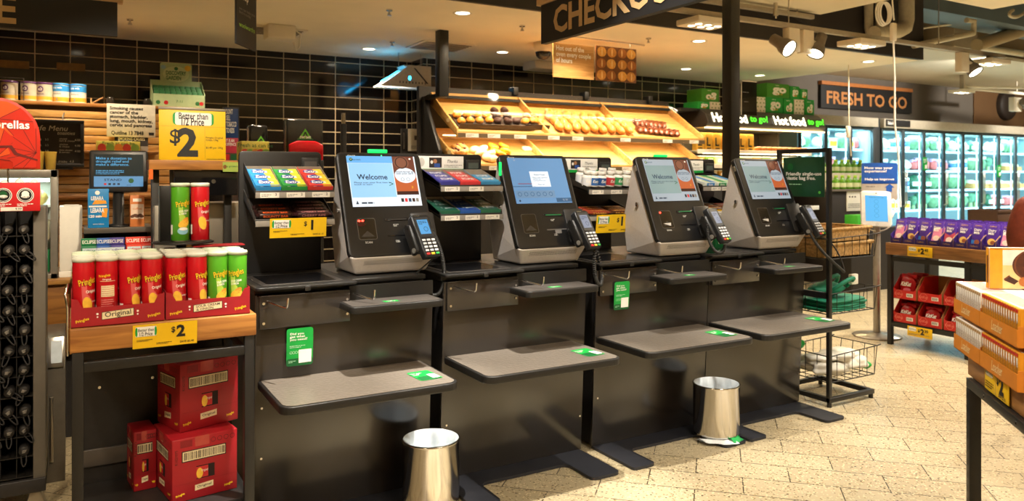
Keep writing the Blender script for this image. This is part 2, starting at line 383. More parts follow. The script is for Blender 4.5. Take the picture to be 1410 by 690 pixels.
# ceiling fittings ------------------------------------------------
lampm = mat('lit_diffuser', 'fff2d8', .5, var=0, es=7, eh='fff0d0')
rimm = mat('white_rim', 'e6ddcb', .4, var=.02)
k = 0
for (x, y, d) in ((2.955, 5.98, 'over the fascia end above the left bread display'), (2.885, 8.2, 'nearest the fly zapper'), (4.29, 7.65, 'right of the dome camera'),
        (4.30, 5.98, 'half hidden below the large checkout sign'), (5.73, 5.98, 'right of the checkout sign, close to the front edge of the low ceiling'), (7.08, 7.63, 'left of the tall post, over the bread display'),
        (8.44, 7.6, 'just right of the tall black post'), (8.586, 6.0, 'farthest right on the low ceiling'), (1.45, 7.65, 'by the narrow hanging help sign'), (1.52, 5.98, 'at the top edge above the service desk'), (.05, 7.65, 'behind the large sign at top left')):
    r = thing('ceiling_downlight', 'round downlight ' + d, 'ceiling light', (x, y, 2.92), 0, 'recessed ceiling downlights')
    MB().lathe([(.062, -.002), (.085, -.004), (.088, .001), (.062, .004)], rimm, 24).build('trim_ring', r)
    MB().lathe([(0, -.001), (.062, -.001), (.062, .003)], lampm, 24).build('diffuser', r)
    spot(x, y, 2.90, x, y, 0, 110, 130, .7, WARM, .06)
def vent(x, y, sx, sy, label):
    v = thing('ceiling_vent', label, 'air vent', (x, y, 2.92), 0)
    m = MB(); m.box((-sx/2, -sy/2, -.012), (sx/2, sy/2, 0), rimm, .004); m.build('frame', v)
    m = MB()
    for i in range(7):
        yy = -sy/2 + .04 + i*(sy-.08)/6
        m.box((-sx/2+.04, yy-.006, -.016), (sx/2-.04, yy+.012, -.0125), mat('vent_dark', '4a3f30', .7))
    m.build('slats', v)
p = PZ(607, 63, 2.92); vent(p.x, p.y, .62, .5, 'square slatted air vent in the low ceiling behind the left post')
p = PZ(375, 42, 2.92); vent(p.x, p.y, .6, .4, 'square air vent in the low ceiling right of the hanging help sign')
def sprinkler(u, v, label, z=2.92):
    p = PZ(u, v, z); m = MB(); m.cyl((0,0,0), (0,0,-.012), .028, chrome); m.cyl((0,0,-.012), (0,0,-.05), .009, steel); m.cyl((0,0,-.05), (0,0,-.053), .02, steel)
    m.tube(arc((0,0,-.035), .014, 180, 360, 8), .003, steel); tag(m.build('sprinkler_head', loc=p), label, 'sprinkler')
sprinkler(179, 26, 'small ceiling sprinkler between the large dark sign and the help sign')
sprinkler(536, 13, 'small ceiling sprinkler above the fly zapper')
sprinkler(540, 57, 'small ceiling sprinkler in front of the fly zapper near the vent')
sprinkler(719, 35, 'small ceiling sprinkler left of the checkout sign')
sprinkler(893, 52, 'small ceiling sprinkler behind the checkout sign')
p = PZ(1068, 4, 3.25); m = MB().cyl((0,0,0), (0,0,-.07), .02, steel).cyl((0,0,-.07), (0,0,-.13), .026, steel).cyl((0,0,-.13), (0,0,-.16), .012, chrome)
tag(m.build('sprinkler_head', loc=p), 'brass pendant sprinkler under the upper ceiling by the tall post', 'sprinkler')
# white projector-like box by the left vent
p = PZ(385, 36, 2.92); t = thing('ceiling_sensor', 'white sensor box with a looped cable under the low ceiling', 'sensor box', p)
MB().box((-.13, -.1, -.13), (.13, .1, -.001), rimm, .01).build('housing', t)
MB().tube([(.14,0,-.02),(.2,0,-.06),(.2,.02,-.18),(.16,.02,-.22),(.13,0,-.14)], .008, rimm).build('cable', t)
# dome camera
p = PZ(748, 59, 2.92); t = thing('dome_camera', 'white and black dome camera hanging left of the hot bread sign', 'security camera', p)
MB().lathe([(0, 0), (.1, 0), (.105, -.06), (.09, -.1), (.085, -.1)], rimm, 24).build('housing', t)
MB().lathe([(.085, -.1), (.075, -.14), (.045, -.17), (0, -.18)], gloss, 24).build('dome', t)
# white box under camera area
p = PZ(745, 92, 2.92); m = MB().box((-.2, -.15, -.1), (.2, .15, -.001), rimm, .01); tag(m.build('ceiling_unit', loc=PZ(747, 86, 2.92)), 'flat white unit on the low ceiling below the dome camera', 'ceiling unit')
# fly zapper
p = PY(560, 100, 8.2)
t = thing('fly_zapper', 'white hanging insect trap glowing blue in the wall corner', 'insect trap', (p.x-.04, 8.25, 2.53)); t.scale = (.78, .78, .78)
wm = mat('zapper_white', 'c9c3b6', .5)
m = MB(); m.prism([(-.36, .0), (.4, .0), (.4, .30), (.05, .30)], 'y', -.16, -.14, wm); m.prism([(-.36, .0), (.4, .0), (.4, .30), (.05, .30)], 'y', .14, .16, wm); m.box((-.02,-.14,.28),(.4,.14,.30),wm); m.build('housing', t)
m = MB(); 
for i in range(13): m.box((-.36+i*.058, -.16, -.02), (-.345+i*.058, .16, .0), wm)
m.box((-.38, -.17, -.025), (.41, -.155, 0), wm); m.box((-.38, .155, -.025), (.41, .17, 0), wm); m.build('grille', t)
m = MB(); m.cyl((-.28, -.12, .06), (-.02, -.12, .22), .018, mat('uv_tube', '30c8ff', .3, var=0, es=14, eh='20b4ff')); m.cyl((-.28, .1, .06), (-.02, .1, .22), .018, MATS['uv_tube']); m.cyl((.3,0,.22),(.42,0,.03),.016,MATS['uv_tube']); m.build('lamp_tube', t)
m = MB(); m.face((0, -.161, 0), (1,0,0), (0,0,1)); m.fpoly([(.12,.26),(.15,.26),(.36,.04),(.33,.04)], mat('slot_dark','141c26',.5)); m.disc(.06,.11,.02,.03,MATS['uv_tube'])
for i in range(9): m.rect(-.1+i*.05, -.085+i*.05, .03, .06, MATS['slot_dark'])
m.build('front_slots', t)
for sx in (-.05, .3):
    MB().cyl((sx, 0, .30), (sx, 0, .499), .004, steel).build('hanger', t)
l = bpy.data.lights.new('uv', 'POINT'); l.energy = .5; l.color = (.1, .5, 1); l.shadow_soft_size = .1; o = bpy.data.objects.new('light_source', l); COL.objects.link(o); o.location = (p.x-.3, 8.25, 2.6)

# track lighting ---------------------------------------------------
trk = mat('track_grey', 'a49b8a', .5)
YT, ZT = 4.9, 2.93
def rail(Y, u0, v0, u1, v1, label):
    a = PY(u0, v0, Y); b = PY(u1, v1, Y); z = (a.z+b.z)/2
    t = thing('lighting_track', label, 'light track', (a.x, Y, z))
    MB().box((0, -.025, 0), (b.x-a.x, .025, .045), trk, .004).build('rail', t)
    m = MB()
    for x in (1.6, 4.0, 6.6):
        if x < b.x-a.x: m.cyl((x, 0, .045), (x, 0, 3.25-z if a.x+x < 7.04 else 4.2-z), .006, steel)
    m.build('hanger_rods', t); return z
zt = rail(YT, 905, 14, 1382, 80, 'long grey lighting track hanging across the aisle ceiling')
def track_spot(u, v, dv, label, boxu=0):
    p = PY(u, v, YT)
    t = thing('track_spotlight', label, 'spotlight', (p.x, YT, zt-.001))
    MB().box((boxu-.09, -.04, -.22), (boxu+.06, .04, 0), rimm, .006).build('gear_box', t)
    dirv = Vector((.866, -.5, 0))*dv[0]+Vector((-.5, -.866, 0))*dv[1]+Vector((0, 0, -1))*dv[2]; M = Matrix.Translation((0, -.02, p.z-zt)) @ dirv.to_track_quat('-Z', 'Y').to_matrix().to_4x4()
    m = MB(); m.M = M; m.lathe([(0, .17), (.05, .165), (.055, .06), (.075, .02), (.085, -.06), (.08, -.062), (.07, -.02)], mat('spot_body', '6d665c', .45), 20); m.build('head', t)
    m = MB(); m.M = M; m.lathe([(0, -.045), (.073, -.05)], mat('spot_lens', 'fff6e4', .4, var=0, es=14, eh='fff4dc'), 20); m.build('lens', t)
    MB().cyl((boxu*.6, -.02, -.1), (0, -.02, p.z-zt+.05), .02, rimm).build('arm', t)
# two back to back heads, then one farther along
track_spot(1079, 64, (.5, .75, .6), 'left head of the pair of white track spotlights, glaring at the camera', boxu=.12)
track_spot(1122, 68, (-.45, .3, .85), 'right head of the pair of track spotlights, turned away to the right', boxu=-.12)
track_spot(1337, 95, (.3, .5, .75), 'single track spotlight near the right end of the track', boxu=-.16)
def track_panel(u, v, Y, label, zz):
    p = PY(u, v, Y); t = thing('track_panel_light', label, 'light', (p.x, Y, p.z))
    MB().box((-.2, -.14, 0), (.2, .14, .055), rimm, .01).build('housing', t)
    m = MB()
    for i in range(3):
        for j in range(2): m.lathe([(0, -.003), (.03, -.002)], lampm, 14, (-.11+.11*i, -.045+.09*j, 0))
    m.build('led_lenses', t)
    MB().box((-.03, -.02, .055), (.03, .02, zz-p.z), trk).build('bracket', t)
track_panel(1186, 64, YT, 'flat white panel lamp on the track left of the dangling cord', zt)
track_panel(1362, 89, YT, 'flat panel lamp at the right end of the track', zt)
track_panel(970, 36, YT, 'flat panel lamp on the track left of the tall post', zt)
track_panel(1324, 128, 8.0, 'flat panel lamp hanging before the far grey wall', 3.35)
t = rail(5.45, 940, 1, 1119, 25, 'short second track under the upper ceiling beside the tall post')
# far track bars right
m = MB(); a = PY(1328, 121, 8.0); b = PY(1410, 133, 8.0); m.tube([a, (b.x, 8.0, a.z)], .03, rimm); m.tube([(a.x, 8.0, a.z+.02), (a.x+2.6, 7.0, a.z+.02)], .025, rimm); m.tube([(a.x,8.0,a.z),(a.x,8.0,3.349)], .012, rimm); m.tube([(a.x+1.8,8.0,a.z),(a.x+1.8,8.0,3.349)], .012, rimm)
tag(m.build('lighting_track'), 'pale forked lighting track before the far brown wall', 'light track')
p = PY(1400, 143, 7.9); t = thing('track_spotlight', 'white track spotlight at the right edge before the brown wall', 'spotlight', p)
MB().box((-.2, -.05, -.15), (.1, .05, .12), rimm, .01).build('gear_box', t)
m = MB(); m.M = Matrix.Translation((.1, -.12, -.02)) @ Matrix.Rotation(R(-60), 4, 'Y'); m.cyl((0,0,-.1), (0,0,.12), .08, mat('spot_body', '6d665c', .45)); m.build('head', t)
# services above the right side
beam = mat('blue_grey_beam', '55656c', .6, var=.08, scale=3)  # bluish light falling on the beam is put into its paint colour
struct(MB().box((8.6, 5.75, 3.62), (14.0, 6.3, 4.2), beam).build('trim_3'))
duct = mat('duct_beige', 'a08c68', .6, var=.06, scale=3); dbox = mat('duct_box', '8f8168', .7, var=.06)
tag(MB().box((9.2, 6.9, 3.42), (14.5, 7.5, 4.1), duct, .01).build('air_duct'), 'long beige boxed duct above the far ceiling', 'duct')
tag(MB().box((11.0, 6.32, 3.36), (11.6, 6.85, 4.15), dbox, .01).build('duct_riser'), 'square beige duct riser to the right of the dark fascia', 'duct')
pvc = mat('pvc_pipe', 'c9bd9e', .45)
a = PY(1258, 63, 5.53); b = PY(1340, 46, 5.53); c = PY(1341, 29, 5.53); d = PY(1331, 28, 5.53)
m = MB(); m.tube([a, b.lerp(a, .08), b, c.lerp(b, .8), c, d], .035, pvc, 10); tag(m.build('water_pipe'), 'thin white pipe bent up beside the dark fascia end', 'pipe')
A = [PY(1196, 5, 5.51), PY(1196, 38, 5.51), PY(1198, 46, 5.51)]; m = MB().tube(A, .05, pvc, 10); tag(m.build('water_pipe'), 'thicker upright white pipe at the left on the dark fascia', 'pipe')
m = MB().tube([PY(1209, 3, 5.52), PY(1209, 36, 5.52)], .035, pvc, 10); tag(m.build('water_pipe'), 'thinner upright white pipe on the dark fascia', 'pipe')
m = MB(); m.tube([PY(v_[0], v_[1], 5.40) for v_ in ((1204,46),(1215,44),(1236,43),(1246,38),(1248,28),(1248,6),(1248,-25))], .085, pvc, 12)
tag(m.build('drain_pipe'), 'thick white elbow drain pipe on the dark fascia behind the dangling cord', 'pipe')
for (u0,v0,u1,v1,Y,r,lab) in ((1345,62,1409,42,6.0,.09,'thick beige pipe running to the right edge'), (1330,62,1409,74,6.4,.05,'long beige pipe slanting down under the far ceiling'), (1262,40,1312,33,6.2,.015,'thin cable tray wire beside the duct')):
    a = PY(u0,v0,Y); b = PY(u1,v1,Y); m = MB(); m.tube([a, b], r, duct if r > .06 else pvc, 10); tag(m.build('service_pipe'), lab, 'pipe')
m = MB(); m.tube(bez(PY(1395,14,5), PY(1380,22,5), PY(1400,30,5), PY(1412,16,5)), .02, pvc, 6); tag(m.build('cable_loop'), 'white cable loop under the upper slab at the right edge', 'cable')
# dangling power cords
t = thing('power_cord', 'white power cord with coiled loop hanging from the ceiling to the survey stand', 'cord', PY(1230, 40, 4.42))
def L(u, v): return PY(u, v, 4.42) - PY(1230, 40, 4.42)
MB().tube([L(1227,-30), L(1229,5), L(1231,28)], .007, white).build('upper_cable', t)
m = MB(); 
for i in range(3): m.tube([L(1220,18)+Vector((.085*math.cos(a)*(1+.05*i), .02*i, .10*math.sin(a)*(1+.06*i))) for a in [2*math.pi*j/20 for j in range(21)]], .008, white)
m.build('coiled_loop', t)
m = MB(); c = L(1230,42); m.box(c-Vector((.028,.02,.10)), c+Vector((.028,.02,.07)), rimm, .008); m.build('socket', t)
MB().tube([L(1230,52), L(1232,110), L(1232,170), L(1237,215), L(1240,285)], .009, white).build('lower_cable', t)
t = thing('hanging_plug', 'thin cord with a white plug hanging before the hot food cabinet', 'cord', PY(1168, 98, 6.3))
o0 = PY(1168, 98, 6.3); MB().tube([Vector((0,0,.55)), PY(1169, 170, 6.3)-o0, PY(1172,215,6.3)-o0], .008, rimm).build('cable', t)
c = PY(1168, 180, 6.3)-o0; MB().box(c-Vector((.03,.02,.09)), c+Vector((.03,.02,.06)), white, .01).build('plug', t)

# hanging signs -----------------------------------------------------
signk = mat('sign_black', '1d1c1d', .6, var=.06, scale=80); letter = mat('timber_letters', 'd1ae7c', .55, var=.06)
# top left sign: right end seen
t = thing('hanging_sign', 'large dark hanging sign at top left ending in the letter E', 'sign', (.24, 5.2, 2.345))
m = MB().box((-2.2, 0, 0), (0, .04, .205), signk); m.build('board', t)
MB().box((-2.2, 0, .206), (.03, .06, .24), letter).build('timber_strip', t)
m = MB().face((0, 0, 0), (1,0,0), (0,0,1)); m.text('SERVICE', -.515, .105, .17, letter, .004, .03, 'r'); m.build('lettering', t)
m = MB(); m.cyl((-.3, .02, .24), (-.3, .02, .905), .004, steel); m.cyl((-1.9, .02, .24), (-1.9, .02, .905), .004, steel); m.build('hanger_wires', t)
# checkout sign, along the depth axis
t = thing('hanging_sign', 'large dark hanging sign lettered CHECKOUT over the checkouts', 'sign', (2.6, 4.1, 2.335))
MB().box((-.02, -2.3, 0), (.02, 0, .245), signk).build('board', t)
MB().box((-.035, -2.3, .246), (.035, .03, .29), letter).build('timber_strip', t)
m = MB().face((-.02, 0, 0), (0,-1,0), (0,0,1)); m.text('CHECKOUT', .15, .122, .17, letter, .004, .03, 'l'); m.build('lettering', t)
m = MB(); m.cyl((0, -.2, .29), (0, -.2, .914), .004, steel); m.cyl((0, -2.1, .29), (0, -2.1, .914), .004, steel); m.build('hanger_wires', t)
# help sign, edge on
t = thing('hanging_sign', 'narrow dark hanging sign reading we are here to help', 'sign', (0, 0, 0)); a = PX(326, 62, .72)
aa = PY(326, 62, 4.6); bb = PX(353, 48, aa.x+.16)
dvec = Vector((bb.x-aa.x, bb.y-aa.y, 0)); 
t.location = (aa.x, aa.y, aa.z+.01); t.rotation_euler = (0, 0, math.atan2(dvec.y, dvec.x)); W = dvec.length
m = MB().box((0, 0, 0), (W, .012, .8), signk); m.build('board', t)
m = MB().face((0, 0, 0), (1,0,0), (0,0,1)); m.text("We're here\nto help", .05*W, .32, .075, white, .002, .01, 'l', wid=.85*W); m.text('woolworths', .5*W, .12, .03, mat('lime','8cc63f',.5), .002, 0, 'c', wid=.8*W); m.text('we can help you\nfind it today', .5*W, .2, .025, grey, .002, 0, 'c', wid=.8*W); m.build('lettering', t)
MB().cyl((W/2, .006, .8), (W/2, .006, 3.25-aa.z-.01), .004, steel).build('hanger_wires', t)
# hot bread signs
t = thing('hot_bread_sign', 'timber look hanging sign reading hot out of the oven', 'sign', (4.173, 6.4, 2.49))
sw = wood('sign_timber', 'b08045', 'cfa062', .4)
MB().box((0, 0, 0), (.50, .015, .345), sw).build('board', t)
m = MB().face((0, 0, 0), (1,0,0), (0,0,1)); m.text('Hot out of the\noven every couple\nof hours', .03, .235, .062, white, .003, .025, 'l', wid=.43); m.build('lettering', t)
MB().tube([(.06, .008, .345), (.06, .008, .42)], .004, steel).build('hanger_wires', t)
t = thing('bread_picture_sign', 'hanging picture board of crusty brown rolls', 'sign', (4.70, 6.4, 2.49))
MB().box((0, 0, 0), (.53, .015, .36), mat('picture_brown', '6d3f18', .5, var=.2)).build('board', t)
m = MB().face((0, 0, 0), (1,0,0), (0,0,1)); rn = random.Random(4)
for i in range(4):
    for j in range(3):
        m.disc(.075+.13*i+rn.uniform(-.01,.01), .06+.12*j, .06, .052, mat(('crust_a','crust_b','crust_c')[(i+j)%3], ('c98b3c','a8662a','e0a64e')[(i+j)%3], .5, var=.2, scale=40), .001+.0002*j)
        m.disc(.075+.13*i, .06+.12*j, .008, .04, mat('crust_split','f0cf92',.5), .002)
m.build('picture', t)
MB().tube([(.45, .008, .36), (.45, .008, .42)], .004, steel).build('hanger_wires', t)
m = MB().tube([(4.15, 6.41, 2.917), (5.35, 6.41, 2.905)], .008, steel); t = tag(m.build('sign_rail'), 'thin steel rail holding the two bread signs', 'rail')
# fresh to go
a = PY(1133, 148, 9.1)
t = thing('fresh_to_go_sign', 'dark wall sign with orange letters FRESH TO GO', 'sign', (a.x, 9.14, a.z))
MB().box((0, 0, 0), (2.72, .055, .42), signk).build('board', t)
MB().box((0, -.02, .425), (2.72, .06, .49), mat('copper_strip','b5703a',.5)).build('timber_strip', t)
m = MB().face((0, 0, 0), (1,0,0), (0,0,1)); m.text('FRESH TO GO', .15, .2, .24, mat('copper_letters','c98850',.5), .006, .025, 'l', wid=2.4); m.build('lettering', t)
# wall clock / fan far right
p = PY(1388, 145, 9.1); t = thing('wall_fan', 'round dark wall fan on the far brown wall', 'fan', (p.x, 9.1, p.z))
m = MB(); m.M = Matrix.Rotation(R(90), 4, 'X'); m.lathe([(.0,.05),(.12,.05),(.3,.04),(.33,.0),(.33,-.08)], mat('fan_dark','2b2018',.6), 28); m.build('guard', t)
# ================================================================ CHECKOUT COUNTERS
UX = [.677, 1.555, 2.467, 3.296]; UW = [.82, .841, .825, .846]
UN = ['first', 'second', 'third', 'fourth']
UD = ['nearest the camera, beside the crisp stand', 'second from the left, left of the two-dollar bar sign', 'third from the left, behind the far bin', 'farthest right, beside the bag rack']
trayt = mat('ribbed_tray_top', '6e665d', .36, var=.12, scale=60, bump=.25)
redp = mat('bright_red', 'c01a20', .45, var=.04)
def sticker(m, x, y, w_, h_, horiz=False, small=False):
    # green note with three lines of white text and a white code-free patch
    m.rrect(x, x+w_, y, y+h_, .012, green, .0012)
    if horiz:
        m.rrect(x+.004, x+w_-.004, y+.004, y+h_*.42, .008, dgreen, .0015)
        m.text('Did you get what\nyou need?', x+.05*w_, y+h_*.70, h_*.17, white, .002, .012, 'l', wid=.5*w_)
        m.rect(x+.62*w_, x+.95*w_, y+.1*h_, y+.55*h_, white, .002)
    else:
        m.rrect(x, x+w_, y, y+h_*.2, .010, dgreen, .0015)
        m.text('Did you\nget what\nyou need?', x+.12*w_, y+h_*.77, h_*.085, white, .002, .014, 'l', wid=.66*w_)
        m.lines(x+.12*w_, x+.7*w_, y+h_*.47, y+h_*.55, 2, mat('pale_green','a8dcb2',.5), .002)
        for i in range(4): m.ring(x+.17*w_+.1*w_*i, y+.36*h_, .0045, .006, MATS['pale_green'], .002, 10)
        m.rect(x+.46*w_, x+.94*w_, y+.07*h_, y+.42*h_, white, .002)
        m.lines(x+.08*w_, x+.36*w_, y+.08*h_, y+.15*h_, 2, MATS['pale_green'], .002)
def hook(parent, x, y, z):
    m = MB(); m.tube([(x, y, z), (x, y-.02, z), (x+.035, y-.10, z-.012), (x+.05, y-.128, z-.014), (x+.053, y-.136, z-.006), (x+.055, y-.138, z+.028)], .0045, chrome, 8)
    m.build('bag_hook', parent)
def counter(i):
    x0, W = UX[i], UW[i]
    t = thing('checkout_counter', 'black self checkout counter ' + UD[i], 'checkout counter', (x0, 3.35, 0), 0, 'black checkout counters in a row')
    # leaning front panel
    m = MB(); m.prism([(.05, .016), (.065, .016), (.012, .985), (0, .985)], 'x', 0, W, lam, .0015); fp = m.build('front_panel', t)
    m = MB()
    for (px, pz) in ((.03, .50), (.03, .28), (W-.012, .48), (W-.015, .2)):
        yy = .05*(1-pz/.97); m.cyl((px, yy-.001, pz), (px, yy+.01, pz), .005, chrome, 10)
    m.build('screw_heads', fp)
    m = MB(); m.box((.02, .07, .016), (W-.02, .76, 1.0), blkm); m.box((.0, .03, .985), (.43, .76, 1.012), blk, .004); m.build('carcass', t)
    # work top: glazed scanning bed on the left, plain top under the terminal
    m = MB(); m.rplate(-.005, .44, -.03, .76, 1.012, 1.024, .015, blk, .002); m.build('worktop', t)
    m = MB(); m.box((.44, .06, 1.0), (W-.01, .76, 1.0235), blk, .004); m.build('terminal_base', t)
    sb = MB().rplate(.03, .39, .02, .38, 1.0245, 1.028, .01, mat('scanner_surround', '4a4643', .35, .6), .001).build('scanner_bed', t)
    MB().rplate(.055, .365, .045, .35, 1.0282, 1.029, .008, gloss).build('scanner_glass', sb)
    m = MB(); m.box((.20, -.037, 1.0), (.225, -.031, 1.02), blk, .002); m.build('latch', t)
    m = MB().face((0, 0, 1.0242), (1,0,0), (0,1,0)); m.rect(.30, .36, .30, .34, green); m.rect(.31, .345, .31, .33, white, .0012); m.build('scan_sticker', t)
    # hook plate with its bolts and two bag hooks
    hp = MB().box((.012, -.012, .845), (.41, .0, .988), lam, .003).build('hook_plate', t)
    m = MB()
    for (px, pz) in ((.03, .87), (.395, .88), (.395, .945), (.03, .955)): m.cyl((px, -.015, pz), (px, -.01, pz), .006, chrome, 10)
    m.build('bolts', hp)
    hook(t, .045, -.012, .965); hook(t, .42, -.012, .97)
    # basket shelf
    m = MB(); m.rplate(.36, .80, -.185, .03, .905, .935, .03, blk, .004, corners=(1,1,0,0)); bs = m.build('basket_shelf', t)
    m = MB(); m.rplate(.372, .788, -.173, .028, .9352, .9362, .022, mat('shelf_mat_dark', '4a4541', .4, var=.12, scale=60, bump=.2)); m.face((0,0,.9362),(1,0,0),(0,1,0)); m.rect(.53, .60, -.13, -.09, green); m.text('PUT\nHERE', .565, -.11, .014, white, .0014, .01); m.build('shelf_mat', bs)
    # back of the recess over the shelf
    m = MB().box((.41, .0, .936), (W, .012, 1.0), blk); m.build('recess_back', t)
    # bagging tray
    m = MB(); m.rplate(.012, .765, -.42, .035, .585, .618, .055, blk, .004, corners=(1,1,0,0)); bt = m.build('bagging_tray', t)
    m = MB(); m.rplate(.024, .753, -.408, .03, .6185, .6198, .045, trayt, corners=(1,1,0,0)); m.build('tray_top', bt)
    m = MB(); m.M = Matrix.Translation((.62, -.33, .6205)) @ Matrix.Rotation(R(4), 4, 'Z'); m.face((0,0,0), (1,0,0), (0,1,0)); sticker(m, 0, 0, .105, .15, True); m.build('green_sticker', bt)
    # foot plate with two legs
    m = MB()
    pts = [(0, .06), (0, -.30)]
    def rc(cx, cy, r, a0, a1): return [(cx+r*math.cos(R(a0+(a1-a0)*k/5)), cy+r*math.sin(R(a0+(a1-a0)*k/5))) for k in range(6)]
    L0, L1 = .005, .15; R0, R1 = W-.185, W-.01; fr = -.31; bk = -.085
    pts = [(L0, .06)] + rc(L0+.02, fr+.02, .02, 180, 270) + rc(L1-.03, fr+.03, .03, 270, 360) + rc(L1+.04, bk-.04, .04, 180, 90) + rc(R0-.04, bk-.04, .04, 90, 0) + rc(R0+.03, fr+.03, .03, 180, 270) + rc(R1-.03, fr+.03, .03, 270, 360) + [(R1, .06)]
    m.prism(pts, 'z', .002, .016, navy); m.build('foot_plate', t)
    if i in (0, 2):
        m = MB().face((0, .027, 0), (1, 0, 0), (0, -.054, .98)); 
        if i == 0: sticker(m, .125, .675, .115, .165)
        else: sticker(m, .10, .765, .105, .155)
        m.build('green_sticker', t)
    return t
for i in range(4): counter(i)
# dark upright posts between the counters
for i in range(3):
    a = UX[i]+UW[i]; b = UX[i+1]
    if b-a > .01: pass
# ================================================================ SELF CHECKOUT TERMINALS
KX = [1.125, 2.02, 2.92, 3.75]; KY = [3.47, 3.435, 3.372, 3.38]
KD = ['nearest the camera, its scanner lit red', 'whose blue screen shows a small notice', 'third from the left, right of the gum bottles', 'farthest right, before the tall black bag rack']
scr_lb = mat('screen_pale_blue', '9ccdf5', .25, var=0, es=.95); scr_w = mat('screen_white', 'e4edf5', .25, var=0, es=.95); scr_b = mat('screen_blue', '6fb4ee', .25, var=0, es=.9)
scr_g = mat('screen_grey_green', 'a9c4c2', .25, var=0, es=.5); scr_wg = mat('screen_pale_grey', 'c3d0da', .25, var=0, es=.55)
ad_br = mat('ad_brown', '8a4a38', .3, var=0, es=.45); ad_or = mat('ad_orange', 'e0703c', .3, var=0, es=.55); ad_dk = mat('ad_dark', '54291f', .3, var=0, es=.4); ad_ci = mat('ad_tan', 'a86a50', .3, var=0, es=.45)
scr_i = mat('screen_ink', '1d3350', .4, var=0); scr_n = mat('screen_dim_blue', '6f9cc8', .25, var=0, es=.75); scr_d = mat('screen_deep', '4d7ba8', .25, var=0, es=.4)
PT = Vector((0, .22, .503)); PL = PT.length
KW = .445
